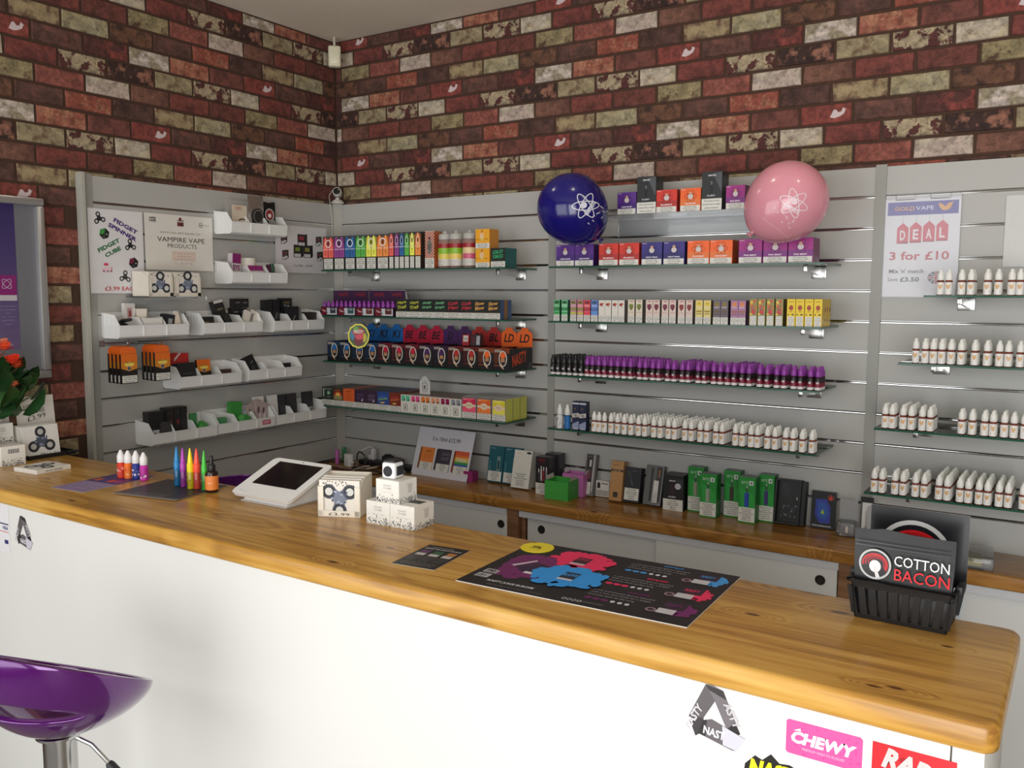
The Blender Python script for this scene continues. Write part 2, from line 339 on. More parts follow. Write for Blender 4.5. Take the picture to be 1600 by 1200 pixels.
def brick_mesh(kind, w, h):
    key = (kind, round(w, 3), round(h, 3))
    if key in BRICKMESH: return BRICKMESH[key]
    rn = random.Random(kind); g = 0.0045; b = 0.0022; s = MB(); j = lambda: rn.uniform(-.0012, .0012)
    o = [(g+j(), g+j()), (w-g+j(), g+j()), (w-g+j(), h-g+j()), (g+j(), h-g+j())]
    cx, cy = w/2, h/2; i_ = [(p[0]+(b if p[0] < cx else -b), p[1]+(b if p[1] < cy else -b)) for p in o]
    s.raw([(p[0], 0.0, p[1]) for p in o]+[(p[0], -0.0036, p[1]) for p in i_], [(4, 5, 6, 7), (0, 1, 5, 4), (1, 2, 6, 5), (2, 3, 7, 6), (3, 0, 4, 7)], KM[kind])
    if kind == 'red_chipped' and w > .12 and h > .05:
        q = [(.098, .022), (.112, .018), (.128, .022), (.142, .030), (.148, .044), (.138, .050), (.134, .038), (.124, .036), (.116, .046), (.108, .044), (.104, .034)]
        s.face([(p[0], -0.0038, p[1]) for p in q], M_CHIP)
    BRICKMESH[key] = s.mesh('brick'); return BRICKMESH[key]
def lay_bricks(wall, left, s0, s1, zlow, face):
    """courses along s (x on the back wall, y on the left wall); zlow(s) = lowest visible height there"""
    for n in range(-17, 9):
        code = ORDER[n % 8]; row = KINDS[code[0]]; sh = 0.525 if len(code) > 1 else 0.0
        z0 = Z0+0.245+0.067*n; z1 = min(z0+0.067, CEIL-0.001)
        for rep in range(-5, 3):
            for i, k in enumerate(row):
                a = k[0]+sh+rep*PER; b_ = (row[i+1][0] if i < 5 else row[0][0]+PER)+sh+rep*PER
                a, b_ = max(a, s0), min(b_, s1)
                if b_-a < 0.012 or z1 < zlow((a+b_)/2) or z1-z0 < .012: continue
                o = bpy.data.objects.new('brick', brick_mesh(k[1], b_-a, z1-z0)); COL.objects.link(o); o.parent = wall
                if left: o.location = (-face, a, z0); o.rotation_euler = (0, 0, R(90))
                else: o.location = (a, face, z0)
lay_bricks(wall_back, False, -0.018, 3.05, lambda s: Z0+0.096, 0.0215)
lay_bricks(wall_left, True, -2.1, 0.018, lambda s: Z0+0.096 if s > -1.22 else Z0-0.95, 0.0215)

# ------------------------------------------------------------------ slatwall
M_SLAT = mat((181, 180, 176), 0.42, vary=0.012, scale=3)
M_STRIP = mat((156, 156, 150), 0.4, vary=0.015, scale=3)
M_ALU = mat((206, 206, 204), 0.10, metal=1.0, vary=0.02)
M_GROOVE = mat((92, 90, 84), 0.4, metal=0.6)
def slat_panel(name, label, a, b, left, last=11):
    t = thing(name, label, 'slatwall panel')
    if left: t.location = (0, a, 0); t.rotation_euler = (0, 0, R(90))
    else: t.location = (a, 0, 0)
    L_ = b-a; g = 0.0042
    me = {}
    for i in range(-1, last):
        z1 = Z0-0.1*i-g if i >= 0 else Z0+0.0935; z0 = Z0-0.1*(i+1)+g if i < last-1 else Z0-0.1*(last-1)-0.112
        h = round(z1-z0, 4)
        if h not in me:
            # front edges eased, rear tongue hidden in the groove
            e = 0.0012; s = MB(); pr = [(0.0172, 0), (e, 0), (0, e), (0, h-e), (e, h), (0.0172, h)]
            k = len(pr); s.raw([(0, p[0], p[1]) for p in pr]+[(L_, p[0], p[1]) for p in pr], [tuple(range(k))[::-1], tuple(range(k, 2*k))]+[(i_, (i_+1) % k, k+(i_+1) % k, k+i_) for i_ in range(k)], M_SLAT)
            me[h] = s.mesh('slat')
        o = bpy.data.objects.new('slat', me[h]); COL.objects.link(o); o.parent = t; o.location = (0, 0, z0)
    s = MB(); s.box(0, 0.0125, -g, L_, 0.0145, g, M_GROOVE); # front lip of the insert: a shallow convex strip, leaning slightly up at its top
    pr = [(.0125, -g+.0002), (.0006, -g+.0002)]; yy, zz_ = .0002, -g+.0004
    for q in range(7): pr.append((yy, zz_)); d_ = R(-6+3*q); zz_ += .0007*math.cos(d_); yy += .0007*math.sin(d_)
    pr += [(.0018, zz_+.0002), (.0125, zz_+.0002)]
    k = len(pr); s.raw([(.002, p[0], p[1]) for p in pr]+[(L_-.002, p[0], p[1]) for p in pr], [(i, k+i, k+i+1, i+1) for i in range(k-1)], M_ALU, True)
    s.box(0.002, 0.003, g-.0012, L_-.002, 0.0125, g-.0002, M_ALU)
    gm = s.mesh('groove_insert')
    for i in range(last):
        o = bpy.data.objects.new('groove_insert', gm); COL.objects.link(o); o.parent = t; o.location = (0, 0, Z0-0.1*i)
    return t
slat_panel('slatwall_panel', 'grey slatwall panel on the left wall holding white bins', -1.214, -0.020, True, 17)
slat_panel('slatwall_panel', 'grey slatwall panel between room corner and middle joint strip', 0.020, 1.1505, False)
slat_panel('slatwall_panel', 'grey slatwall panel behind the two balloons', 1.1795, 2.3665, False)
slat_panel('slatwall_panel', 'grey slatwall panel at right behind the deal poster', 2.3975, 3.56, False)
zb, zt = Z0-1.099, Z0+0.0935
s = MB(); s.raw([(0.001, -0.030, zb), (0.030, -0.001, zb), (0.001, -0.001, zb), (0.001, -0.030, zt+.003), (0.030, -0.001, zt+.003), (0.001, -0.001, zt+.003)], [(0, 1, 4, 3), (3, 4, 5), (2, 1, 0)], mat((168, 164, 154), 0.45)); struct('trim_1', s)
struct('trim_2', MB().box(1.1495, -0.004, zb, 1.1805, 0.0172, zt+.003, M_STRIP))
struct('trim_3', MB().box(2.3655, -0.005, zb, 2.3985, 0.0172, zt+.006, M_STRIP))
s = MB(); s.box(-0.0172, -1.262, 0.05, 0.02, -1.250, Z0+0.1, mat((178, 176, 166), 0.4)); s.box(-0.0172, -1.250, 0.05, 0.004, -1.2145, Z0+0.097, M_STRIP); struct('trim_4', s)

# ------------------------------------------------------------------ glass shelves and brackets
M_GLASS = clear_mat('shelf_glass', (0.86, 0.95, 0.90, 1))
M_GEDGE = mat((34, 84, 66), 0.15, vary=0.1)
M_CHROME = mat((190, 190, 188), 0.22, metal=1.0, vary=0.01)
def shelf(name, label, x0, x1, zrel, br, depth=0.228):
    z = Z0+zrel; s = MB(); t = 0.0062
    v = [(x0, -depth, z-t), (x1, -depth, z-t), (x1, -0.003, z-t), (x0, -0.003, z-t), (x0, -depth, z), (x1, -depth, z), (x1, -0.003, z), (x0, -0.003, z)]
    s.raw(v, [(4, 5, 6, 7), (3, 2, 1, 0)], M_GLASS); s.raw(v, [(0, 1, 5, 4), (1, 2, 6, 5), (2, 3, 7, 6), (3, 0, 4, 7)], M_GEDGE)
    tag(s.build(name), label, 'shelf', 'glass shelves on the slatwall')
    for bx, wh in br:
        b = thing('shelf_bracket', 'chrome %s bracket under the %s' % (wh, label.split('glass ')[1]), 'bracket', (bx, 0, z-t), 0, 'chrome shelf brackets')
        s = MB(); s.prism([(0, -0.0005), (0, -0.030), (0.0001, -0.030), (0.0001, -.0005)], 0, 0, M_CHROME) if False else None
        q = [(-0.004, -0.16), (-0.004, -0.004)]
        arm = MB(); arm.raw([(-.004, -.165, -.0005), (-.004, -.165, -.018), (-.004, -.004, -.030), (-.004, -.004, -.0005), (.004, -.165, -.0005), (.004, -.165, -.018), (.004, -.004, -.030), (.004, -.004, -.0005)],
            [(0, 1, 2, 3), (7, 6, 5, 4), (0, 4, 5, 1), (1, 5, 6, 2), (2, 6, 7, 3), (3, 7, 4, 0)], M_CHROME); arm.build('arm', b)
        tip = MB(); tip.bbox(-.0065, -.176, -.021, .0065, -.165, -.0005, M_CHROME, .0015); tip.build('end_cap', b)
        pl = MB(); pl.bbox(-.024, -.006, -.040, .024, -.0006, -.0005, M_CHROME, .0015); pl.build('wall_clip', b)
SH1 = [-0.2135, -0.4135, -0.6135, -0.8125]; SH2 = [-0.2135, -0.4135, -0.6135, -0.8135]; SH3 = [-0.3135, -0.5135, -0.7135, -0.9135]
on = ['top', 'second', 'third', 'lowest']
for i in range(4):
    shelf('glass_shelf', 'green-edged glass %s shelf of the panel beside the corner' % on[i], 0.118, 1.095, SH1[i], ((0.235, 'left'), (1.02, 'right')))
    shelf('glass_shelf', 'green-edged glass %s shelf of the panel behind the balloons' % on[i], 1.286, 2.270, SH2[i], ((1.39, 'left'), (2.2, 'right')))
    shelf('glass_shelf', 'green-edged glass %s shelf of the panel at the right edge' % on[i], (2.556, 2.495, 2.437, 2.416)[i], (2.556, 2.495, 2.437, 2.416)[i]+0.98, SH3[i], (((2.645, 2.585, 2.545, 2.535)[i], 'left'),))
# ------------------------------------------------------------------ counter
CT = Z0-0.825; KN = [(at(u, v, z=CT).x, max(-1.886, at(u, v, z=CT).y), sz) for u, v, sz in ((1272, 925, .15), (1312, 957, .09), (1176, 960, .07), (1400, 1075, .06), (1365, 1072, .05), (520, 878, .07), (112, 782, .07), (610, 856, .06), (560, 852, .05), (75, 748, .05), (770, 893, .05), (1480, 1010, .05))]
M_PINE = wood('honey_pine', (138, 94, 38), (186, 138, 60), (206, 162, 84), 0.28, knots=KN)
def slab(name, x0, x1, y0, y1, z0, z1, m, rad, corner):
    """board with rounded front corner(s) and rolled edges"""
    bm = bmesh.new(); bmesh.ops.create_cube(bm, size=1)
    for q in bm.verts: q.co = Vector((x0+(q.co.x+.5)*(x1-x0), y0+(q.co.y+.5)*(y1-y0), z0+(q.co.z+.5)*(z1-z0)))
    if corner:
        ed = [e for e in bm.edges if abs(e.verts[0].co.z-e.verts[1].co.z) > 1e-4 and e.verts[0].co.x > (x0+x1)/2]
        bmesh.ops.bevel(bm, geom=ed, offset=corner, segments=5, affect='EDGES', profile=0.5)
    ed = [e for e in bm.edges if abs(e.verts[0].co.z-e.verts[1].co.z) < 1e-5 and not (abs(e.verts[0].co.x-x0) < 1e-5 and abs(e.verts[1].co.x-x0) < 1e-5)]
    bmesh.ops.bevel(bm, geom=ed, offset=rad, segments=4, affect='EDGES', profile=0.5)
    me = bpy.data.meshes.new(name); bm.to_mesh(me); bm.free(); me.materials.append(m)
    me.polygons.foreach_set('use_smooth', [True]*len(me.polygons)); me.set_sharp_from_angle(angle=R(50))
    o = bpy.data.objects.new(name, me); COL.objects.link(o); return o
M_FRONT = mat((219, 218, 213), 0.5, vary=0.01, scale=4)
t = thing('shop_counter', 'white panelled shop counter with a rounded honey pine top', 'counter', (0, 0, 0))
slab('counter_top', 0.0 - 0.015, 2.908, -1.888, -1.512, CT-0.040, CT, M_PINE, 0.010, 0.022).parent = t
MB().bbox(0.0, -1.872, 0.0, 2.855, -1.854, CT-0.041, M_FRONT, 0.001, 1).build('front_panel', t)
MB().bbox(2.857, -1.872, 0.0, 2.893, -1.54, CT-0.041, M_FRONT, 0.002, 2).build('end_panel', t)
MB().box(0.0, -1.853, 0.0, 2.857, -1.84, 0.09, mat((205, 203, 198), .5)).build('plinth', t)
# ------------------------------------------------------------------ back worktop and cabinets
WT = Z0-1.1; YF = -0.258
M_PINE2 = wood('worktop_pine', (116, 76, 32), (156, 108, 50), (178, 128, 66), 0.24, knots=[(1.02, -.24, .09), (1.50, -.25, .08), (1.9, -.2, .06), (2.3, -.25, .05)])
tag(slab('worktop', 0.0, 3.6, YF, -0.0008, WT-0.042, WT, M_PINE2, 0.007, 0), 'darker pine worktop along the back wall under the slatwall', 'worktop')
M_DOOR = mat((218, 218, 215), 0.4, vary=0.01, scale=4); M_RAIL = mat((204, 206, 210), 0.35, vary=0.02)
M_OAK = wood('carcass_oak', (112, 78, 52), (134, 96, 66), (150, 110, 78), 0.5)
def cabinet(name, label, x0, x1, doors, post):
    t = thing(name, label, 'cabinet', (0, 0, 0)); zt_ = WT-0.0425
    s = MB(); s.box(x0, -0.02, 0.0, x1, -0.003, zt_, M_OAK); s.box(x0, -0.24, 0.02, x1, -0.02, 0.036, M_OAK); s.box(x0, -0.222, 0.0, x0+0.018, -0.02, zt_, M_OAK); s.box(x1-.018, -0.222, 0.0, x1, -0.02, zt_, M_OAK); s.build('carcass', t)
    s = MB(); s.box(x0+.004, -0.249, zt_-0.024, x1-.004, -0.2295, zt_-0.0005, M_RAIL); s.build('top_rail', t)
    if post: MB().box(x1-0.004, -0.243, 0.0, x1+0.046, -0.020, zt_-.0004, M_OAK).build('end_post', t)
    for a, b, y, pulls in doors:
        d = MB().bbox(a, y-.014, 0.03, b, y, zt_-0.0245, M_DOOR, 0.001, 1).build('sliding_door', t)
        for px in pulls:
            s = MB(); c = (px, y-0.0142, WT-0.108)
            def rr(r, yy, m_, n=20):
                return [(c[0]+r*math.cos(2*math.pi*i/n), yy, c[2]+r*math.sin(2*math.pi*i/n)) for i in range(n)]
            a0, a1, a2, a3 = rr(.0165, c[1]-.0002, 0), rr(.0150, c[1]-.0030, 0), rr(.0125, c[1]-.0026, 0), rr(.0105, c[1]+.0004-.0006, 0)
            n = 20; mm = mat((96, 94, 90), .25, metal=.9); md = mat((16, 16, 16), .5)
            for q0, q1, m_ in ((a0, a1, mm), (a1, a2, mm), (a2, a3, md)):
                s.raw(q0+q1, [(i, (i+1) % n, n+(i+1) % n, n+i) for i in range(n)], m_, True)
            s.face(a3, mat((70, 68, 64), .3, metal=.6)); s.build('finger_pull', d)
    return t
cabinet('cabinet', 'low cabinet with grey sliding door left of the oak post', 0.02, 1.12, [(0.60, 1.116, -0.2315, [1.089]), (0.03, 0.64, -0.214, [])], True)
cabinet('cabinet', 'low cabinet with two grey sliding doors right of the oak post', 1.17, 2.36, [(1.20, 1.80, -0.214, [1.263]), (1.742, 2.352, -0.2315, [2.302])], True)
cabinet('cabinet', 'low cabinet with grey doors behind the black basket at right', 2.41, 3.58, [(2.43, 3.02, -0.214, []), (2.98, 3.57, -0.2315, [])], False)
# ------------------------------------------------------------------ stock on the glass shelves
Z4 = lambda a, b=0: (490+a/4.4444, 340+b/4.4444)
Z5 = lambda a, b=0: (490+a/4.4444, 490+b/4.4444)
Z6 = lambda a, b=0: (820+a/3.2, 240+b/3.2)
Z7 = lambda a, b=0: (820+a/3.2, 440+b/3.2)
def X(fn, a, b, y): return at(*fn(a, b), y=y).x
BLACK = (26, 26, 28)
def zs(tab, i): return Z0+tab[i]+0.0003

# --- top shelf beside the corner: crayon-coloured cartons
YA = -0.205; z = zs(SH1, 0)
CRAY = [('coral red', (236, 96, 84)), ('purple', (138, 62, 132)), ('blue', (40, 92, 150)), ('green', (84, 170, 70)), ('yellow', (226, 226, 84)), ('orange', (250, 134, 66))]
def art_cray(col, nb):
    def f(A, w, h):
        dk = tuple(c*.72 for c in col); lt = tuple(min(255, c*1.1+10) for c in col)
        A.rect(0, .0, w, h*.36, BLACK, 1); A.rect(0, h*.36, w, h*.93, dk, 1)
        for k in range(nb):
            x0 = w*(k+.08)/nb; x1 = w*(k+.92)/nb; xm = (x0+x1)/2; q = (x1-x0)*.14
            A.poly([(x0, h*.37), (x1, h*.37), (x1, h*.68), (xm+q, h*.97), (xm-q, h*.97), (x0, h*.68)], lt, 2)
            A.text('TNT' if nb > 1 else 'T', xm, h*.42, h*.13, tuple(c*.45 for c in col), w=(x1-x0)*.4, l=3)
        A.ring(w/2, h*.78, min(w*.3, h*.12), h*.12, w*.07, (235, 235, 235), 4); A.ell(w/2, h*.78, min(w*.14, h*.06), h*.06, tuple(c*.5 for c in col), 4)
        A.stroke([(w*(.04+.115*i), h*(.60+.02*(i % 2))) for i in range(9)], h*.012, (225, 225, 225), 4)
        A.warning(w*.09, h*.02, w*.91, h*.335, WARN5 if nb > 1 else WARN6, 2)
    return f
for i, (nm, c) in enumerate(CRAY):
    a, b = [(68, 142), (142, 218), (218, 293), (293, 365), (365, 440), (440, 525)][i]
    x0, x1 = X(Z4, a, 360, YA), X(Z4, b, 360, YA)
    carton('juice_carton', 'wide %s carton with bullet bottles and black base, top shelf near corner' % nm, 'carton', (x0, YA, z), x1-x0-.001, .027, .146, (70, 70, 72), art_cray(c, 2), group='wide crayon cartons', side=(58, 56, 58))
    carton('juice_carton', 'wide %s carton in the second row of crayon cartons' % nm, 'carton', (x0+.002, YA+.03, z), x1-x0-.003, .027, .146, (70, 70, 72), art_cray(c, 2), group='wide crayon cartons', side=(58, 56, 58))
for i, (nm, c) in enumerate(CRAY):
    a, b = [(525, 558), (562, 596), (597, 631), (632, 666), (668, 703), (705, 747)][i]
    x0, x1 = X(Z4, a, 360, YA), X(Z4, b, 360, YA)
    carton('juice_carton', 'narrow %s carton turned side-on among the crayon cartons' % nm, 'carton', (x0, YA, z), x1-x0-.0008, .062, .150, (70, 70, 72), art_cray(c, 1), group='narrow crayon cartons', side=(62, 48, 40))
def art_check(A, w, h):
    A.rect(0, 0, w, h, (214, 190, 170), 1); n = 8; k = w/n
    for j in range(int(h*.72/k)):
        for i in range(n):
            if (i+j) % 2: A.rect(i*k, h*.28+j*k, (i+1)*k, min(h, h*.28+(j+1)*k), (170, 44, 36), 2)
    A.ell(w/2, h*.58, w*.26, h*.2, (120, 116, 110), 3); A.text('NST', w/2, h*.52, h*.12, (40, 30, 28), w=w*.4, l=4); A.ell(w/2, h*.81, w*.1, h*.035, (40, 30, 28), 4)
    A.warning(0, 0, w, h*.27, WARN5, 3)
carton('juice_carton', 'red and white chequered carton beside the striped bottles', 'carton', (X(Z4, 775, 360, YA), YA, z), .047, .05, .150, (196, 110, 64), art_check, side=(176, 92, 52))
# --- three tall bottles with striped labels
def tall_bottle(label, x, bands):
    M = mat((150, 120, 112), .2); r = .0285; t = thing('juice_bottle', label, 'bottle', (x, YA+.03, z), 0)
    MB().lathe([(r*.93, 0), (r, .003), (r, .108), (r*.8, .116), (r*.62, .118)], M, 22).build('bottle', t)
    s = MB(); h0 = .010
    pr = [(r+.0004, h0)]; zz = h0
    tot = .088
    for fr, c in [(.30, (214, 210, 202))]+bands: pr.append((r+.0004, zz+tot*fr, mat(c, .35))); zz += tot*fr
    P = []; 
    for i in range(len(pr)-1):
        m_ = pr[i+1][2]; P += [(pr[i][0], pr[i][1], m_), (pr[i+1][0], pr[i+1][1], m_)]
    s.lathe([(r, h0)]+P+[(r, zz)], mat((214, 210, 202), .35), 22)
    A = Art(); 
    def wrap(A_, rr): A_.v = [(rr*math.sin(v[0]/rr), -rr*math.cos(v[0]/rr)-abs(v[1]), v[2]) for v in A_.v]
    A.lines(WARN3, -.022, h0+.002, .022, h0+.024, (40, 40, 40), l=2); A.text('THE CUSTARD', -.012, .040, .006, (235, 235, 230), w=.052, rot=R(90), l=2, bold=.02)
    wrap(A, r+.0005); s.raw(A.v, A.f, A.mats[0]) if False else None
    s.build('label', t); A.build('lettering', t)
    MC = mat((186, 184, 178), .15, vary=.1)
    MB().lathe([(r*.80, .113), (r*.93, .116), (r*.93, .131), (r*.86, .136), (r*.42, .139), (r*.2, .147), (r*.14, .150)], MC, 22).build('dome_cap', t)
RD, LG, YL, CRM, PK = (158, 36, 44), (140, 188, 44), (226, 206, 92), (230, 204, 150), (206, 92, 122)
for (a, b), lb, bd in (((850, 915), 'leftmost tall bottle with red, green and yellow bands', [(.24, YL), (.26, LG), (.20, RD)]), ((915, 1003), 'middle tall bottle with red, green and yellow bands', [(.24, (236, 206, 100)), (.26, LG), (.20, RD)]), ((1008, 1100), 'rightmost tall bottle with red, cream and pink bands', [(.24, PK), (.26, CRM), (.20, RD)])):
    tall_bottle(lb, (X(Z4, a, 350, YA)+X(Z4, b, 350, YA))/2, bd)
def art_ice(A, w, h):
    A.rect(0, 0, w, h, (238, 168, 40), 1); A.ell(w*.45, h*.66, w*.16, h*.15, (232, 190, 150), 2); A.poly([(w*.36, h*.58), (w*.45, h*.36), (w*.54, h*.58)], (206, 210, 150), 2)
    A.ell(w*.45, h*.86, w*.06, h*.05, (190, 110, 40), 2); A.stroke([(w*.45, h*.88), (w*.52, h*.97)], w*.03, (90, 60, 30), 3)
    A.text('MILK', w*.16, h*.44, h*.06, (120, 60, 20), w=w*.2, l=3); A.text('FRESH', w*.78, h*.44, h*.06, (60, 70, 50), w=w*.2, l=3); A.warning(0, 0, w, h*.27, WARN3, 2)
x0, x1 = X(Z4, 1125, 355, YA), X(Z4, 1221, 355, YA)
for k, wh in ((0, 'lower'), (1, 'upper')):
    carton('juice_carton', '%s of two stacked yellow cartons with a milkshake glass' % wh, 'carton', (x0, YA, z+k*.0745), x1-x0, .062, .074, (232, 160, 40), art_ice, group='stacked yellow cartons', side=(214, 140, 40))
def art_graf(acc, words, c2=None, bg=(30, 34, 32)):
    def f(A, w, h):
        A.rect(0, 0, w, h, bg, 1)
        for k in range(7):
            q = random.Random(k*7+int(acc[0])); a = q.uniform(.1, .8)*w; b = q.uniform(.45, .9)*h; A.ell(a, b, w*q.uniform(.06, .14), h*q.uniform(.03, .08), tuple(c*.45 for c in (c2 or acc)), 2, n=8, rot=q.uniform(0, 3))
        for i, wd in enumerate(words): A.text(wd, w*.5, h*(.72-.24*i), h*.18, acc, w=w*.74, rot=R(6), bold=.035, shear=.2, l=4)
        A.rect(w*.06, h*.32, w*.94, h*.335, tuple(c*.6 for c in acc), 3)
        A.warning(0, 0, w, h*.31, WARN3, 3)
    return f
x0, x1 = X(Z4, 1232, 352, YA), X(Z4, 1330, 352, YA)
carton('juice_carton', 'black and green carton with green lettering beside the yellow cartons', 'carton', (x0, YA, z), x1-x0, .08, .074, (26, 40, 36), art_graf((50, 170, 110), ['OLD', 'TOBACCO']), side=(24, 96, 96))

# --- small dropper bottles
def small_bottle(name, label, body, cap_col, lab, emblem=None, cap='round', r=.0102, sc=1.0):
    o = None
    MBd = mat(body, .25); MC = mat(cap_col, .4)
    s = MB(); s.lathe([(r*.94, 0), (r, .0015), (r, .0405), (r*.72, .0445), (r*.6, .046)], MBd, 14); o = s.build(name); tag(o, label, 'bottle')
    s = MB(); rl = r+.00025; pts = []
    for a, b, c in lab: m_ = mat(c, .4); pts += [(rl, a, m_), (rl, b, m_)]
    s.lathe([(r, lab[0][0])]+pts+[(r, lab[-1][1])], mat(lab[0][2], .4), 14)
    if emblem:
        for poly, c in emblem:
            rr = rl+.0003; s.face([(rr*math.sin(p[0]/rr), -rr*math.cos(p[0]/rr), p[1]) for p in poly], mat(c, .4))
    s.build('label', o)
    s = MB()
    if cap == 'round': s.lathe([(r*.86, .0432), (r*.91, .045), (r*.90, .0555), (r*.80, .0615), (r*.60, .0655), (r*.50, .0675), (r*.47, .0720), (r*.34, .0738)], MC, 14)
    else: s.lathe([(r*.88, .0432), (r*.92, .045), (r*.90, .057), (r*.62, .0655), (r*.5, .0675), (r*.5, .0735), (r*.4, .0745)], MC, 12)
    s.build('cap', o)
    return o
GOLD = (214, 170, 116)
WING = [([(-.0060, .0300), (-.0030, .0315), (0, .0275), (.0030, .0315), (.0060, .0300), (.0052, .0240), (.0022, .0185), (0, .0165), (-.0022, .0185), (-.0052, .0240)], GOLD), ([(-.0062, .0095), (.0062, .0095), (.0062, .0112), (-.0062, .0112)], (150, 160, 190))]
FANG = [([(-.0055, .0300), (-.0025, .0250), (0, .0295), (.0025, .0250), (.0055, .0300), (.0035, .0215), (-.0035, .0215)], (214, 206, 206))]
WLAB = [(.002, .037, (234, 232, 228))]; VLAB = [(.002, .0105, (226, 220, 218)), (.0105, .0245, (132, 34, 58)), (.0245, .037, (40, 30, 34))]
BLAB = [(.002, .0105, (214, 208, 206)), (.0105, .037, (30, 26, 28))]
P_WHITE = lambda l: small_bottle('dropper_bottle', l, (120, 60, 48), (238, 237, 232), WLAB, WING)
P_PURP = lambda l: small_bottle('dropper_bottle', l, (40, 22, 30), (146, 62, 162), VLAB, FANG, 'nib')
P_BLK = lambda l: small_bottle('dropper_bottle', l, (34, 24, 26), (30, 30, 32), BLAB, FANG, 'nib')
def ordinal(n): return '%d%s' % (n, 'th' if 10 < n % 100 < 14 else {1: 'st', 2: 'nd', 3: 'rd'}.get(n % 10, 'th'))
REAR = MB()          # bottles further back than the second row, too hidden to tell apart
def bottle_rows(maker, desc, where, zt_, fn, vrow, cols, yf, group, step=.0218):
    pf = None
    for i, (a, n) in enumerate(cols):
        p = at(*fn(a, vrow), y=yf)
        for k in range(n):
            loc = (p.x+random.uniform(-.0006, .0006)+k*.0004, yf+k*step, zt_); rz = random.uniform(-.5, .5) if random.random() < .12 else random.uniform(-.12, .12)
            if k == 0: lab = '%s from the left in the front row, %s, %s' % (ordinal(i+1), desc, where)
            else: lab = '%s just behind the %s front one, %s' % (desc, ordinal(i+1), where)
            if pf is None: pf = maker(lab); o = pf; o.location = loc
            elif k < 2: o = dup(pf, loc, None, lab)
            else:
                mt = Matrix.Translation(loc) @ Matrix.Rotation(rz, 4, 'Z')
                for me in [pf.data]+[c.data for c in pf.children]:
                    vs_ = [mt @ v.co for v in me.vertices]; base = len(REAR.v); REAR.v += [tuple(v) for v in vs_]
                    for q in me.polygons: REAR.f.append(tuple(j+base for j in q.vertices)); REAR.m.append(REAR.mi(me.materials[q.material_index])); REAR.sm.append(q.use_smooth)
                continue
            o['group'] = group; o.rotation_euler = (0, 0, rz)
ys = -.212
z = zs(SH2, 2)
bottle_rows(P_BLK, 'black-capped bottle', 'third shelf', z, Z7, 468, [(142, 5), (168, 5), (197, 6), (224, 6), (253, 4), (283, 4)], ys, 'black-capped bottles')
bottle_rows(P_PURP, 'purple-capped bottle', 'third middle shelf', z, Z7, 500, [(312, 3), (339, 4), (369, 5), (399, 5), (432, 6), (463, 6), (496, 6), (528, 6), (573, 6), (602, 6), (639, 5), (669, 5), (714, 2), (745, 2), (788, 6), (817, 6), (866, 4), (898, 4), (944, 2), (978, 2), (1014, 3), (1047, 6), (1086, 6), (1122, 5), (1175, 2), (1213, 3), (1259, 4), (1295, 4), (1344, 2), (1380, 3), (1428, 3), (1466, 3)], ys, 'purple-capped bottles')
z = zs(SH2, 3)
bottle_rows(P_WHITE, 'white-capped bottle', 'lowest middle shelf', z, Z7, 800, [(346, 1), (371, 1), (398, 1), (431, 2), (463, 2), (496, 2), (530, 2), (568, 4), (600, 6), (643, 6), (676, 6), (716, 6), (748, 6), (799, 6), (831, 6), (876, 6), (908, 6), (954, 6), (986, 6), (1052, 4), (1086, 4), (1130, 4), (1163, 4), (1212, 3), (1251, 3), (1304, 2), (1341, 2), (1387, 2), (1436, 2)], ys, 'white-capped bottles of the middle panel')
for a, lb, lab, em in ((175, 'white bottle with black emblem at left end of lowest shelf', [(.002, .040, (226, 226, 226))], [([(-.007, .012), (0, .008), (.006, .014), (.0075, .022), (.004, .030), (-.001, .036), (-.003, .031), (-.008, .028), (-.0045, .024), (-.008, .018)], (26, 26, 28)), ([(-.002, .018), (.003, .018), (.003, .026), (-.002, .026)], (220, 220, 220))]),
                       (213, 'blue bottle with white cap beside the white emblem bottle', [(.002, .040, (40, 110, 180))], [([(-.006, .016), (.006, .016), (.006, .022), (-.006, .022)], (150, 190, 220)), ([(-.004, .027), (.004, .027), (.004, .030), (-.004, .030)], (20, 60, 120))])):
    o = small_bottle('dropper_bottle', lb, (200, 200, 200) if a < 200 else (30, 80, 120), (228, 228, 224), lab, em, 'nib'); p = at(*Z7(a, 728), y=ys); o.location = (p.x, ys, z); o.scale = (1.16, 1.16, 1.22)
def art_cbd(A, w, h):
    A.rect(0, 0, w, h, (28, 34, 66), 1); A.rect(0, h*.90, w, h*.96, (190, 196, 206), 2); A.poly([(0, h*.42), (w, h*.46), (w, h*.60), (0, h*.56)], (214, 210, 200), 2); A.text('CBD', w*.5, h*.46, h*.09, (30, 30, 60), w=w*.7, bold=.03)
    A.text('OK', w*.4, h*.70, h*.08, (150, 120, 60), w=w*.4); A.poly([(0, h*.05), (w, h*.05), (w, h*.32), (0, h*.2)], (140, 150, 180), 2); A.rect(w*.1, h*.02, w*.9, h*.05, (200, 200, 210), 3)
for a, b, wh in ((237, 270, 'left'), (272, 317, 'right')):
    p = at(*Z7(a, 742), y=ys); carton('juice_carton', '%s of two navy cartons with white diagonal band' % wh, 'carton', (p.x, ys, z), .0275, .0275, .105, (30, 36, 66), art_cbd, group='navy cartons', side=(36, 40, 66))
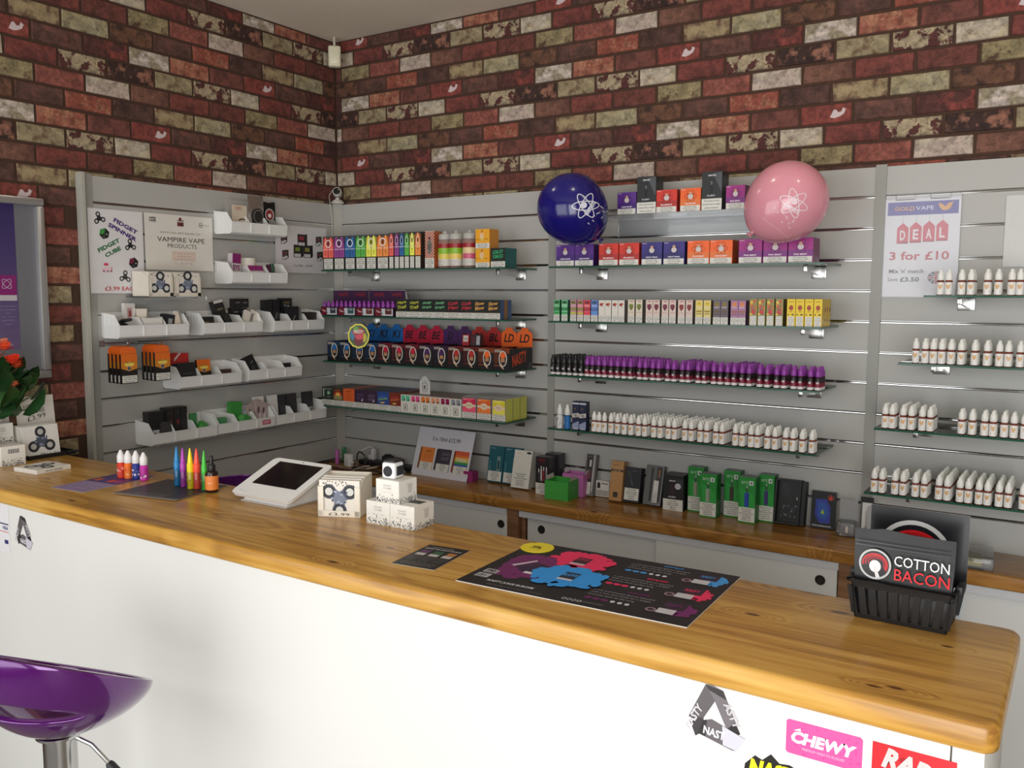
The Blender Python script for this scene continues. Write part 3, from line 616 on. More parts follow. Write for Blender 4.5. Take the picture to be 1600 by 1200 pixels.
# panel at the right edge
G9 = lambda a, b=0: (1300+a/5.3333, 400+b/5.3333)
G10 = lambda a, b=0: (1300+a/5.3333, 600+b/5.3333)
for i, (fn, vv, cols, wh) in enumerate(((G9, 325, [(898, 1), (970, 1), (1075, 2), (1155, 3), (1290, 2), (1380, 2), (1492, 2), (1563, 1)], 'top'), (G9, 910, [(693, 1), (771, 2), (841, 3), (911, 3), (988, 2), (1072, 3), (1185, 2), (1290, 2), (1391, 1), (1466, 2), (1563, 3)], 'second'),
        (G10, 420, [(435, 3), (497, 3), (588, 6), (655, 6), (745, 3), (812, 4), (1076, 2), (1162, 2), (1268, 2), (1338, 2), (1432, 3), (1510, 2), (1600, 2)], 'third'), (G10, 960, [(345, 3), (409, 2), (519, 3), (588, 3), (690, 4), (763, 4), (885, 8), (957, 8), (1060, 7), (1132, 7), (1220, 6), (1293, 6), (1390, 6), (1466, 6), (1590, 4)], 'lowest'))):
    bottle_rows(P_WHITE, 'white-capped bottle', wh+' right shelf', zs(SH3, i), fn, vv, cols, ys, 'white-capped bottles on the %s right shelf' % wh)

o = REAR.build('dropper_bottles'); tag(o, 'hidden back rows of small capped bottles on the glass shelves', 'bottles', kind='stuff')

# --- second shelf beside the corner: trays of purple-capped bottles with header cards
z = zs(SH1, 1); K8 = lambda a, b=0: (500+a/8.8889, 430+b/8.8889)
xe = [X(K8, a, 590, YA) for a in (15, 250, 500, 760, 1030)]
pv = None
for i in range(4):
    wh = ('first', 'second', 'third', 'fourth')[i]; w_ = xe[i+1]-xe[i]-.001; MK = mat((44, 22, 40), .4)
    t = thing('display_tray', '%s dark tray of purple-capped bottles from the corner' % wh, 'display tray', (xe[i], YA, z), 0, 'purple bottle trays')
    s = MB(); s.box(0, 0, 0, w_, .001, .038, MK).box(0, .001, 0, .001, .074, .038, MK).box(w_-.001, .001, 0, w_, .074, .038, MK).box(0, .074, 0, w_, .075, .038, MK).box(.001, .001, 0, w_-.001, .074, .001, MK); s.build('tray', t)
    A = Art(); A.rect(w_*.02, .002, w_*.34, .036, (112, 24, 40), 1); A.text('Vape', w_*.18, .016, .010, (226, 200, 200), w=w_*.24, rot=R(-12), bold=.03); A.rect(w_*.36, .004, w_*.94, .034, (206, 208, 214), 1); A.rect(w_*.55, .010, w_*.88, .036, ((60, 66, 76), (52, 92, 96), (110, 50, 46), (90, 40, 40))[i], 2); A.text('10ml', w_*.44, .012, .016, (60, 60, 60), w=.007, rot=R(90)); A.stroke([(w_*.62, .030), (w_*.68, .026), (w_*.72, .031), (w_*.76, .026), (w_*.82, .030)], .002, (222, 214, 214), 3)
    A.build('front_print', t)
    for k in range(2):
        for j in range(4):
            loc = (xe[i]+w_*(j+.5)/4+(.004 if k % 2 else 0)-.002, YA+.013+k*.0205, z+.0012)
            lab = '%s small purple-capped bottle from left, %s row, %s dark tray' % (('first', 'second', 'third', 'fourth')[j], ('front', 'rear')[k], wh)
            if pv is None: pv = P_PURP(lab); pv.location = loc; pv.scale = (.86, .86, .86); pv['group'] = 'bottles in the purple trays'
            else: dup(pv, loc, None, lab)
for a, b, wh in ((190, 682, 'left'), (688, 1190, 'right')):
    x0, x1 = X(K8, a, 345, YA+.08), X(K8, b, 345, YA+.08); zz0 = z; zz1 = at(*K8(a, 205), y=YA+.08).z-z
    t = thing('header_card', '%s purple header card standing behind the bottle trays' % wh, 'header card', (x0, YA+.079, z), 0, 'purple header cards')
    MB().box(0, 0, 0, x1-x0, .0012, zz1, mat((62, 28, 66), .4), mat((200, 196, 196), .5)).build('card', t)
    A = Art(); w_ = x1-x0
    for q in (.28, .76): A.text('VAPE', w_*q, zz1-.028, .016, (150, 36, 44), w=w_*.27, bold=.02)
    A.rect(w_*.02, zz1-.002, w_*.98, zz1-.0005, (206, 200, 204), 1); A.build('lettering', t)
    if wh == 'right':
        s = MB(); s.raw([(w_, .0012, zz1), (w_+.012, .028, 0), (w_, .0012, 0), (w_, .0022, zz1), (w_+.012, .029, 0), (w_, .0022, 0)], [(0, 2, 1), (3, 4, 5), (0, 1, 4, 3)], mat((196, 194, 190), .5)); s.build('side_strut', t)
for i, (a, b) in enumerate([(573, 659), (659, 744), (744, 832), (832, 923), (923, 1017), (1017, 1109), (1109, 1202), (1202, 1296)]):
    nm, acc, c2 = [('yellow-green', (190, 190, 70), (130, 140, 50)), ('yellow-green', (190, 190, 70), (130, 140, 50)), ('teal-green', (110, 180, 130), (60, 110, 80)), ('teal-green', (110, 180, 130), (60, 110, 80)), ('red', (190, 50, 60), (120, 30, 40)), ('red', (190, 50, 60), (120, 30, 40)), ('amber and blue', (214, 160, 80), (60, 80, 130)), ('amber and blue', (214, 160, 80), (60, 80, 130))][i]
    x0, x1 = X(Z4, a, 705, YA), X(Z4, b, 705, YA); wh = ('left', 'right')[i % 2]
    carton('juice_carton', '%s of two black cartons with %s lettering, second shelf' % (wh, nm), 'carton', (x0, YA, z), x1-x0-.0008, .075 if i < 7 else .026, .0745, (30, 30, 32), art_graf(acc, [('Hippie', 'Asap', 'Cush', 'Slow')[i//2], ('Trail', 'Grape', 'Man', 'Blow')[i//2]], c2), group='black graffiti cartons', side=(56, 84, 130) if i > 5 else (34, 36, 40))
    if i == 7:
        for k, wh2 in ((1, 'second'), (2, 'third')): carton('juice_carton', '%s blue-sided graffiti carton in the end stack' % wh2, 'carton', (x0, YA+.027*k, z), x1-x0-.0008, .026, .0745, (30, 30, 32), None, group='black graffiti cartons', side=((140, 100, 60), (56, 84, 130))[k-1])

# --- third shelf: open display boxes with coloured lids
z = zs(SH1, 2); WB = (1.102-.128)/13; HB = .0865
def lighten(c, k): return tuple(min(255, v*k) for v in c)
for i in range(13):
    g = 0 if i < 4 else 1 if i < 7 else 2 if i < 9 else 3 if i < 11 else 4
    col = [(24, 104, 176), (188, 28, 62), (74, 34, 92), (178, 46, 40), (240, 104, 34)][g]; nm = ['blue', 'crimson', 'purple', 'red', 'orange'][g]
    idx = i-[0, 4, 7, 9, 11][g]; wh = ('first', 'second', 'third', 'fourth')[idx]
    t = thing('display_box', '%s %s-lidded black display box counted from the corner' % (wh, nm), 'display box', (.128+WB*i, YA-.003, z), 0, 'black display boxes')
    w_ = WB-.001; d = .165; MK = mat((22, 22, 24), .4); MI = mat(tuple(c*.8 for c in col), .5)
    s = MB(); s.box(0, 0, 0, w_, .001, HB, MK).box(0, .001, 0, .001, d, HB, MK).box(w_-.001, .001, 0, w_, d, HB, MK).box(.001, d-.001, 0, w_-.001, d, HB, MI).box(.001, .001, 0, w_-.001, d-.001, .001, MK); s.build('tray', t)
    zt_ = .150; s = MB(); s.prism([(0, HB), (w_, HB), (w_, zt_-.012), (w_*.9, zt_-.003), (w_*.75, zt_), (w_*.72, zt_+.012), (w_*.3, zt_+.012), (w_*.26, zt_), (w_*.1, zt_-.003), (0, zt_-.012)], d, d+.001, mat(col, .45)); ld = s.build('lid', t)
    A = Art(); A.text(['KI', 'BE', 'D', 'BL', 'LD'][g], w_*.5, HB+.016, .034, (26, 18, 24), w=w_*(.66 if g != 2 else .4), bold=.02, shear=.25); A.v = [(v[0], v[1]+d, v[2]) for v in A.v]; A.build('lid_lettering', t)
    A = Art(); dk = tuple(c*.5 for c in col)
    A.rect(0, HB*.80, w_, HB, dk, 1); A.rect(0, HB*.34, w_*.30, HB*.8, tuple(c*.35 for c in col), 1); A.rect(w_*.05, HB*.84, w_*.5, HB*.96, (150, 140, 130), 2)
    A.ring(w_*.58, HB*.55, w_*.26, HB*.36, w_*.055, (214, 208, 200), 2); A.ell(w_*.58, HB*.55, w_*.20, HB*.29, (34, 24, 24), 2); A.ell(w_*.58, HB*.70, w_*.17, HB*.14, col, 3); A.rect(w_*.45, HB*.40, w_*.70, HB*.56, (176, 130, 96), 3); A.poly([(w_*.36, HB*.26), (w_*.54, HB*.12), (w_*.66, HB*.06), (w_*.56, HB*.24), (w_*.46, HB*.36)], (206, 176, 150), 3)
    A.stroke([(w_*.02, HB*.20), (w_*.12, HB*.26), (w_*.22, HB*.22), (w_*.32, HB*.25)], HB*.03, tuple(c*.7 for c in col), 3)
    A.build('front_print', t)
    if i == 12:
        A = Art(); A.text('NASTY', .075, .024, .046, (226, 84, 40), w=.11, rot=R(10), bold=.02, shear=.2); A.stroke([(.02, .018), (.10, .030)], .003, (150, 60, 36)); A.v = [(w_+.0002, v[0], v[2]) for v in A.v]; A.build('side_lettering', t)
    # small packs standing in the box
    if i not in (0, 1, 5):
        for k in range(2):
            carton('juice_pack', '%s slim %s pack in the %s %s-lidded display box' % (('left', 'right')[k], nm, wh, nm), 'carton', (.128+WB*i+.004+k*.033, YA+.012, z+.0012), .030, .025, .086, tuple(c*.8 for c in col), None, group='%s packs in display boxes' % nm, top=tuple(c*.6 for c in col))
# octagonal sign hung in front
p = at(*Z4(312, 822), y=YA-.036); t = thing('price_sign', 'yellow-edged colourful sign in front of the blue display boxes', 'sign', (p.x, p.y, p.z), R(32))
def octa(r, ph=0.0): return [(r*.98*(1+.03*(k % 2))*math.sin(2*math.pi*k/11+ph), -r*1.14*math.cos(2*math.pi*k/11+ph)) for k in range(11)]
s = MB(); s.prism([(q[0], q[1]) for q in octa(.0475)], 0, .003, mat((232, 220, 60), .4)); s.build('card', t)
A = Art(); A.poly(octa(.041), (70, 90, 50), 1); A.ell(-.022, .004, .014, .022, (60, 130, 170), 2); A.ell(.022, -.006, .013, .020, (200, 190, 50), 2); A.ell(0, .016, .026, .018, (190, 60, 50), 2); A.ell(0, -.016, .020, .026, (120, 26, 34), 3); A.ell(.004, -.004, .018, .012, (226, 70, 90), 4); A.ell(-.01, .030, .012, .010, (120, 170, 70), 3); A.text('NASTY', 0, .010, .016, (240, 236, 230), w=.040, rot=R(-6), bold=.03, l=5); A.build('front_print', t)
MB().tube([(0.02, .006, .038), (.02, .0028, .036)], .003, M_CHROME).build('clip', t)
o = carton('juice_pack', 'small red and white pack on top of the purple boxes', 'carton', (X(Z4, 1030, 865, YA+.05), YA+.05, z+.0875), .034, .02, .045, (160, 40, 44), lambda A, w, h: (A.rect(w*.15, h*.35, w*.85, h*.9, (214, 206, 198)), A.text('VAPE', w*.5, h*.5, h*.2, (120, 30, 30), w=w*.5)), lean=.1)
o = carton('juice_pack', 'small dark pack with grey label on top of the boxes', 'carton', (X(Z4, 1088, 865, YA+.05), YA+.05, z+.0875), .048, .02, .045, (56, 44, 50), lambda A, w, h: (A.rect(w*.6, h*.1, w*.95, h*.9, (170, 170, 176)), A.ell(w*.3, h*.5, w*.2, h*.3, (90, 40, 50))), lean=.1)

# --- lowest shelf beside the corner
z = zs(SH1, 3)
low = [(60, 135, 'dark green', (44, 56, 46), (190, 196, 180), 'leaf'), (135, 207, 'brown sunset', (70, 52, 40), (214, 130, 70), 'sun'), (207, 285, 'plain orange', (222, 98, 46), (90, 44, 30), 'box'), (285, 363, 'dark purple', (58, 36, 60), (110, 100, 150), 'hex'), (363, 441, 'dark purple', (58, 36, 60), (150, 136, 170), 'hex'), (442, 526, 'blue', (48, 74, 140), (140, 190, 90), 'fly'), (526, 606, 'dark red', (126, 44, 34), (206, 120, 60), 'fly')]
for i, (a, b, nm, c, acc, kind) in enumerate(low):
    x0, x1 = X(Z5, a, 640+i*8, YA), X(Z5, b, 640+i*8, YA)
    def f(A, w, h, kind=kind, acc=acc, c=c):
        if kind == 'hex':
            for k in range(6): A.ring(w*(.32+.2*(k % 3)), h*(.72-.2*(k//3)), w*.09, w*.09, w*.022, acc, 2, n=6)
            A.poly([(w*.62, h*.40), (w*.76, h*.52), (w*.78, h*.44), (w*.68, h*.36)], (220, 220, 225), 3)
        elif kind == 'sun': A.ell(w*.5, h*.62, w*.4, h*.2, (190, 50, 40), 1); A.ell(w*.5, h*.6, w*.22, h*.14, (240, 190, 90), 2); A.rect(w*.1, h*.34, w*.9, h*.55, (150, 140, 90), 3); A.text('SUNSET', w*.5, h*.84, h*.06, acc, w=w*.6)
        elif kind == 'leaf': A.rect(w*.1, h*.45, w*.22, h*.92, (170, 176, 170), 2); A.ell(w*.62, h*.68, w*.14, h*.1, (150, 190, 160), 2); A.text('MENTHOL', w*.5, h*.86, h*.07, acc, w=w*.8); A.text('ICE', w*.6, h*.42, h*.07, acc, w=w*.3)
        elif kind == 'box': A.text('OHM', w*.5, h*.82, h*.06, (60, 30, 20), w=w*.4, bold=.03); A.ring(w*.36, h*.62, w*.13, h*.09, w*.04, (190, 80, 40), 2, n=6); A.ring(w*.64, h*.62, w*.13, h*.09, w*.04, (190, 80, 40), 2, n=6); A.text('BOY', w*.5, h*.40, h*.10, (190, 80, 40), w=w*.5)
        else: A.text('Dragon', w*.5, h*.52, h*.16, acc, w=w*.76, rot=R(8), shear=.3, bold=.03); A.ell(w*.5, h*.72, w*.34, h*.07, tuple(k*1.3 for k in c), 2, n=9); A.poly([(w*.2, h*.42), (w*.7, h*.46), (w*.45, h*.34)], (220, 190, 90), 3)
        A.warning(0, 0, w, h*.29, WARN3, 3)
    lb = '%s carton on the lowest shelf near the corner' % nm if nm != 'dark purple' else '%s of two dark purple hexagon cartons on the lowest shelf' % ('left' if i == 3 else 'right')
    carton('juice_carton', lb, 'carton', (x0, YA, z), x1-x0-.0008, .185, .078, c, f, group='cartons on the lowest corner shelf', side=c, top=tuple(k*.9 for k in c))
for i, (nm, acc) in enumerate([('mint', (90, 190, 150)), ('pink', (226, 80, 140)), ('orange', (226, 120, 40)), ('peach', (222, 150, 110)), ('plum', (150, 20, 80)), ('grey', (140, 140, 150))]):
    x0, x1 = X(Z5, [607, 674, 743, 812, 880, 950][i], 700, YA), X(Z5, [673, 742, 811, 879, 949, 1026][i], 700, YA)
    def f(A, w, h, acc=acc):
        A.rect(0, 0, w, h, (226, 222, 212), 1)
        for q in (.08, .54): A.rect(w*q, h*.64, w*(q+.38), h*.96, acc, 2); A.poly([(w*(q+.1), h*.66), (w*(q+.36), h*.66), (w*(q+.36), h*.8)], tuple(k*.45 for k in acc), 3)
        A.rect(0, h*.585, w, h*.59, (170, 168, 160), 2); A.ring(w*.5, h*.27, w*.2*1.414, h*.2*1.414, w*.035, (50, 50, 48), 2, n=4, rot=0) if False else None
        for q0, q1, q2, q3 in ((.28, .10, .72, .125), (.28, .43, .72, .455), (.28, .10, .315, .455), (.685, .10, .72, .455)): A.rect(w*q0, h*q1, w*q2, h*q3, (50, 50, 48), 2)
        A.text('E', w*.5, h*.19, h*.17, (40, 40, 38), w=w*.17, bold=.03); A.text('SMOOTH', w*.5, h*.50, h*.035, (60, 60, 58), w=w*.45)
    carton('juice_carton', 'white carton with boxed letter and %s windows at top' % nm, 'carton', (x0, YA, z), x1-x0-.0006, .18, .074, (222, 218, 208), f, group='white letter cartons', top=(150, 120, 104), side=(216, 212, 202))
p = at(*Z5(772, 580), y=YA+.06); x0, x1 = X(Z5, 737, 570, YA+.06), X(Z5, 809, 570, YA+.06); zt_ = at(*Z5(772, 432), y=YA+.06).z; zb_ = z+.0745; h_ = zt_-zb_; w_ = x1-x0
t = thing('topper_card', 'white tab-topped card with boxed letter above the white cartons', 'card', (x0, YA+.06, zb_), 0)
MB().prism([(0, 0), (w_, 0), (w_, h_*.72), (w_*.82, h_*.8), (w_*.72, h_*.93), (w_*.5, h_), (w_*.28, h_*.93), (w_*.18, h_*.8), (0, h_*.72)], 0, .0012, mat((214, 212, 208), .5)).build('card', t)
A = Art(); [A.rect(w_*a, h_*b, w_*c, h_*d, (60, 60, 60), 2) for a, b, c, d in ((.25, .18, .75, .20), (.25, .58, .75, .60), (.25, .18, .29, .6), (.71, .18, .75, .6))]; A.text('E', w_*.5, h_*.28, h_*.2, (36, 36, 36), w=w_*.2, bold=.03); A.text('LONDON', w_*.5, h_*.66, h_*.05, (80, 80, 80), w=w_*.5); A.text('SMOOTH', w_*.5, h_*.09, h_*.05, (80, 80, 80), w=w_*.5); A.build('lettering', t)
for i, (a, b, nm, c, c2) in enumerate(((1030, 1132, 'pink', (206, 40, 84), (240, 90, 120)), (1133, 1235, 'orange', (226, 100, 44), (240, 130, 60)), (1237, 1336, 'yellow', (222, 206, 50), (236, 224, 90)))):
    x0, x1 = X(Z5, a, 750, YA), X(Z5, b, 750, YA)
    def f(A, w, h, c=c, c2=c2):
        A.rect(0, 0, w, h, (112, 112, 116), 1); A.rect(w*.05, h*.30, w*.95, h*.93, c2, 2); A.poly([(w*.05, h*.50), (w*.95, h*.60), (w*.95, h*.93), (w*.5, h*.80), (w*.05, h*.93)], c, 3)
        A.ell(w*.5, h*.60, w*.26, h*.15, (232, 206, 176), 4); A.rect(w*.05, h*.54, w*.95, h*.65, (232, 206, 176), 4); A.text('fizzy', w*.5, h*.56, h*.08, (110, 80, 90), w=w*.3, l=6, shear=.2); A.text('FRESH', w*.2, h*.84, h*.05, (240, 220, 210), w=w*.22, l=6); A.warning(w*.03, h*.02, w*.97, h*.29, WARN3, 5)
    for k in range(3):
        carton('juice_carton', '%s-fronted carton, %s in its row at the shelf end' % (nm, ('first', 'second', 'third')[k]), 'carton', (x0, YA+k*.0520, z), x1-x0-.001, .0490, .088, (110, 110, 114), f if k == 0 else None, group='bright fruit cartons', side=(206, 206, 92) if i == 2 else (120, 110, 112), top=(206, 204, 196))

# --- acrylic ledge and the cartons on it
ZL = Z0-.030
M_ACR = clear_mat('acrylic', (0.95, 0.96, 0.97, 1), haze=.10)
t = thing('acrylic_ledge', 'clear acrylic ledge high on the slatwall between the balloons', 'shelf', (1.455, 0, ZL), 0)
s = MB(); s.box(0, -.145, -.003, .60, -.001, 0, M_ACR); s.build('base_plate', t); s = MB(); s.box(0, -.148, -.022, .60, -.1451, 0.0, M_ACR); s.build('front_lip', t)
s = MB(); s.box(0, -.004, -.07, .60, -.001, -.003, M_ACR); s.build('back_plate', t); MB().box(.27, -.1505, -.016, .335, -.1482, -.004, M_ACR).build('label_clip', t)
def art_atom(c, c2, name):
    def f(A, w, h):
        A.rect(0, h*.26, w, h, c, 1); A.rect(0, h*.26, w, h*.52, c2, 2)
        for k in range(3): A.ring(w*.5, h*.66, w*.30, h*.13, w*.018, tuple(q*.5 for q in c), 3, rot=R(60*k))
        A.ell(w*.5, h*.64, w*.13, h*.12, (210, 200, 200), 4, n=9); A.ell(w*.5, h*.78, w*.07, h*.07, (206, 160, 130), 4, n=9); A.ell(w*.42, h*.5, w*.07, h*.045, c2, 5, n=8); A.ell(w*.58, h*.5, w*.07, h*.045, c2, 5, n=8)
        A.text('ELEMENT', w*.14, h*.93, h*.035, (240, 220, 220), w=w*.2, bold=.02, l=4); A.text(name, w*.5, h*.31, h*.06, (240, 232, 235), w=w*.55, bold=.03, l=4); A.warning(w*.01, h*.01, w*.97, h*.26, WARN3, 2)
    return f
CB = {'purple': ((92, 44, 140), (70, 40, 120), 'GRAPE'), 'red': ((216, 58, 46), (180, 52, 46), 'RED'), 'navy': ((58, 50, 130), (48, 44, 110), 'NIGHT VISION'), 'orange': ((246, 104, 40), (232, 120, 60), 'ORANGE BERRY'), 'magenta': ((164, 40, 132), (130, 52, 132), 'PINK BERRY')}
def atom(nm, label, x, y, z, w, h, d, group):
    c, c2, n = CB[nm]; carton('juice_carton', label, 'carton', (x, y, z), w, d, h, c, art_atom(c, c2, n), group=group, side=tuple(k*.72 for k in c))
yl = -.135
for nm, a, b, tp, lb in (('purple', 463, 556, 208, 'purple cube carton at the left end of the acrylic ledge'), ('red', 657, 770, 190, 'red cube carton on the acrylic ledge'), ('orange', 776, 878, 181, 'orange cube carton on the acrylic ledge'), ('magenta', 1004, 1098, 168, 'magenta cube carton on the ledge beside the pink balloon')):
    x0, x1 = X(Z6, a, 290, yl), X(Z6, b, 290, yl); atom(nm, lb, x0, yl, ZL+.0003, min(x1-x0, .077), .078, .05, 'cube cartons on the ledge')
def art_kit(A, w, h):
    A.rect(0, 0, w, h, (40, 42, 44), 1); A.poly([(w*.55, h*.95), (w*.98, h*.45), (w*.98, h*.98)], (80, 84, 88), 2); A.rect(w*.40, h*.42, w*.55, h*.80, (22, 22, 24), 3); A.rect(w*.42, h*.66, w*.53, h*.76, (90, 92, 94), 4); A.text('SMOK', w*.5, h*.88, h*.045, (220, 220, 220), w=w*.4, bold=.03); A.text('ALIEN', w*.45, h*.36, h*.04, (210, 210, 210), w=w*.4, bold=.02); A.warning(0, 0, w, h*.30, WARN3, 3)
for a, b, lb in ((560, 654, 'tall black kit carton beside the purple cube on the ledge'), (883, 983, 'tall black kit carton beside the orange cube on the ledge')):
    x0, x1 = X(Z6, a, 290, yl-.004), X(Z6, b, 290, yl-.004); carton('kit_carton', lb, 'carton', (x0, yl-.004, ZL+.0003), x1-x0, .062, .128, (44, 46, 48), art_kit, group='black kit cartons', side=(52, 54, 56))
# --- cube cartons under the balloons
z = zs(SH2, 0)
cubes = [('purple', 157, 'left'), ('purple', 250, 'right'), ('red', 370, 'left'), ('red', 471, 'right'), ('navy', 583, 'left'), ('navy', 692, 'right'), ('orange', 812, 'left'), ('orange', 924, 'right'), ('magenta', 1068, 'left'), ('magenta', 1190, 'middle'), ('magenta', 1315, 'right')]
for nm, a, wh in cubes:
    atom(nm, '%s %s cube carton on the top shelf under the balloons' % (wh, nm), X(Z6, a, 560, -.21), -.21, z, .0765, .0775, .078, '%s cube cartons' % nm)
# --- slim cartons
z = zs(SH2, 1); S7 = lambda a, b=0: (860+a/6.957, 450+b/6.957); S8 = lambda a, b=0: (1080+a/6.957, 450+b/6.957)
def art_slim(c, kind, c2):
    def f(A, w, h):
        A.rect(0, 0, w, h, c, 1)
        if kind == 'bands': A.rect(w*.12, h*.82, w*.88, h*.95, tuple(k*.55 for k in c2), 2); A.text('DUO', w*.5, h*.70, h*.07, (236, 232, 226), w=w*.7, l=4); A.rect(0, h*.50, w, h*.64, tuple(k*.7 for k in c2), 2); A.rect(0, h*.34, w, h*.42, c2, 2); A.text('FRUIT', w*.5, h*.53, h*.08, c, w=w*.7, l=4)
        elif kind == 'cherry': A.ell(w*.42, h*.80, w*.3, h*.07, (150, 50, 40), 2, n=9); A.ell(w*.62, h*.83, w*.2, h*.05, (190, 90, 60), 3, n=8); A.poly([(w*.5, h*.66), (w*.66, h*.74), (w*.56, h*.76)], (160, 50, 44), 2)
        elif kind == 'bear': A.text('JAM', w*.5, h*.90, h*.06, (170, 40, 50), w=w*.5, bold=.03); A.ell(w*.5, h*.70, w*.34, h*.12, c2, 2, n=10); A.ell(w*.28, h*.77, w*.1, h*.04, c2, 3, n=8); A.ell(w*.72, h*.77, w*.1, h*.04, c2, 3, n=8); A.poly([(w*.25, h*.64), (w*.75, h*.64), (w*.5, h*.52)], tuple(k*.8 for k in c2), 3); A.text('JUICE', w*.5, h*.42, h*.05, (150, 80, 80), w=w*.6)
        elif kind == 'face': A.ell(w*.5, h*.84, w*.32, h*.09, c2, 2); A.ell(w*.38, h*.86, w*.05, h*.02, (50, 40, 30), 3, n=6); A.ell(w*.62, h*.86, w*.05, h*.02, (50, 40, 30), 3, n=6); A.text('BABY', w*.5, h*.68, h*.06, (240, 236, 220), w=w*.7); A.rect(w*.1, h*.50, w*.9, h*.57, tuple(k*.7 for k in c2), 2); A.rect(w*.15, h*.42, w*.85, h*.45, tuple(k*.5 for k in c2), 2)
        elif kind == 'mix':
            q = random.Random(3)
            for k in range(12): A.ell(q.uniform(.15, .85)*w, q.uniform(.42, .94)*h, w*q.uniform(.1, .2), h*q.uniform(.03, .06), [(206, 70, 50), (230, 200, 70), (110, 160, 60), (226, 130, 60), (120, 90, 130)][k % 5], 2, n=8, rot=q.uniform(0, 3))
            A.ring(w*.5, h*.66, w*.3, h*.1, w*.1, (190, 70, 50), 3); A.ell(w*.5, h*.50, w*.3, h*.07, (200, 60, 50), 3)
        elif kind == 'target': A.text('MADAME', w*.5, h*.88, h*.04, (120, 90, 30), w=w*.6); A.ell(w*.5, h*.68, w*.26, h*.095, (150, 46, 40), 2); A.ring(w*.5, h*.68, w*.17, h*.06, w*.06, (206, 90, 70), 3); A.rect(w*.3, h*.53, w*.7, h*.55, (120, 60, 30), 2); A.ell(w*.2, h*.43, w*.08, h*.03, (40, 40, 20), 2, n=7); A.ell(w*.7, h*.43, w*.16, h*.03, (40, 40, 20), 2, n=7)
        A.warning(w*.10, 0, w*.90, h*.36, WARN5, 4) if kind in ('mix', 'target') else A.warning(0, 0, w, h*.30, WARN5, 4)
    return f
slim = [(S7, 37, 100, 'green', 'bands', (90, 180, 120), (60, 150, 70), 1), (S7, 120, 186, 'pale green', 'bands', (120, 200, 150), (60, 160, 90), 1), (S7, 215, 281, 'mauve', 'bands', (196, 140, 160), (190, 200, 60), 1), (S7, 291, 356, 'rose', 'bands', (220, 130, 150), (190, 200, 60), 1), (S7, 362, 432, 'scarlet', 'bands', (226, 90, 100), (226, 60, 90), 1), (S7, 440, 514, 'blue', 'bands', (110, 140, 210), (90, 150, 220), 1)]
slim += [(S7, a, a+68, 'white cherry', 'cherry', (226, 220, 210), (150, 50, 40), k+1) for k, a in enumerate((522, 591, 665, 735))]
slim += [(S7, a, a+72, 'cream and green bear-shape', 'bear', (220, 210, 190), (120, 130, 50), k+1) for k, a in enumerate((840, 925))]
slim += [(S7, a, a+74, 'pinkish jam', 'bear', (222, 200, 190), (120, 40, 60), k+1) for k, a in enumerate((1035, 1112, 1206, 1287))]
slim += [(S7, a, a+75, 'pinkish cherry jam', 'bear', (222, 200, 190), (140, 50, 46), k+1) for k, a in enumerate((1383, 1468))]
slim += [(S8, a, a+80, 'yellow smiling', 'face', (226, 206, 130), (226, 200, 60), k+1) for k, a in enumerate((42, 130))]
slim += [(S8, a, a+80, 'dark grey-purple', 'face', (110, 96, 110), (140, 120, 50), k+1) for k, a in enumerate((235, 318))]
slim += [(S8, a, a+81, 'violet smiling', 'face', (170, 120, 160), (226, 140, 80), k+1) for k, a in enumerate((425, 508))]
slim += [(S8, a, a+86, 'many-coloured', 'mix', (150, 140, 80), (200, 60, 50), k+1) for k, a in enumerate((628, 718, 812, 910))]
slim += [(S8, a, a+92, 'bright yellow', 'target', (238, 206, 40), (200, 60, 50), k+1) for k, a in enumerate((1035, 1131, 1229, 1327))]
ON = ('', 'first', 'second', 'third', 'fourth')
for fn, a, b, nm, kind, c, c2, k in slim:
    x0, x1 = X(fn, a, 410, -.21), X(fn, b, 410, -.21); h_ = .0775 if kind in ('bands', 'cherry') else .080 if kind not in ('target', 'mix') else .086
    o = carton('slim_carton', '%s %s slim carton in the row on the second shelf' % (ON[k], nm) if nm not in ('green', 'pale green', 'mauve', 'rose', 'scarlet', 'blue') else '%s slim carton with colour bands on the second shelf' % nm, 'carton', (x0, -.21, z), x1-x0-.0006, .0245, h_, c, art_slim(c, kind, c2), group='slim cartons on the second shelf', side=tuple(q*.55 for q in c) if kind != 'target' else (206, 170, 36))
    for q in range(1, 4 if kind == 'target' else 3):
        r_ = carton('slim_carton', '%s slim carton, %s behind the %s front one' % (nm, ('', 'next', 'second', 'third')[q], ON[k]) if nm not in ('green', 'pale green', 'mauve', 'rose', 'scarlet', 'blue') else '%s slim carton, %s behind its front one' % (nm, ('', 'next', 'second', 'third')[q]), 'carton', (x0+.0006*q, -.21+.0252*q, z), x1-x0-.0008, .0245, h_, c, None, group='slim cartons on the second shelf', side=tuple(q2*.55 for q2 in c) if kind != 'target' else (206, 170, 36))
        if kind == 'target' and k == 4:
            A = Art(); A.ell(.012, h_*.62, .006, .008, (150, 46, 40)); A.ell(.006, h_*.25, .003, .004, (90, 60, 20)); A.ell(.018, h_*.2, .004, .004, (90, 60, 20)); A.v = [(x1-x0-.0007-v[1], v[0], v[2]) for v in A.v]; A.build('side_print', r_)
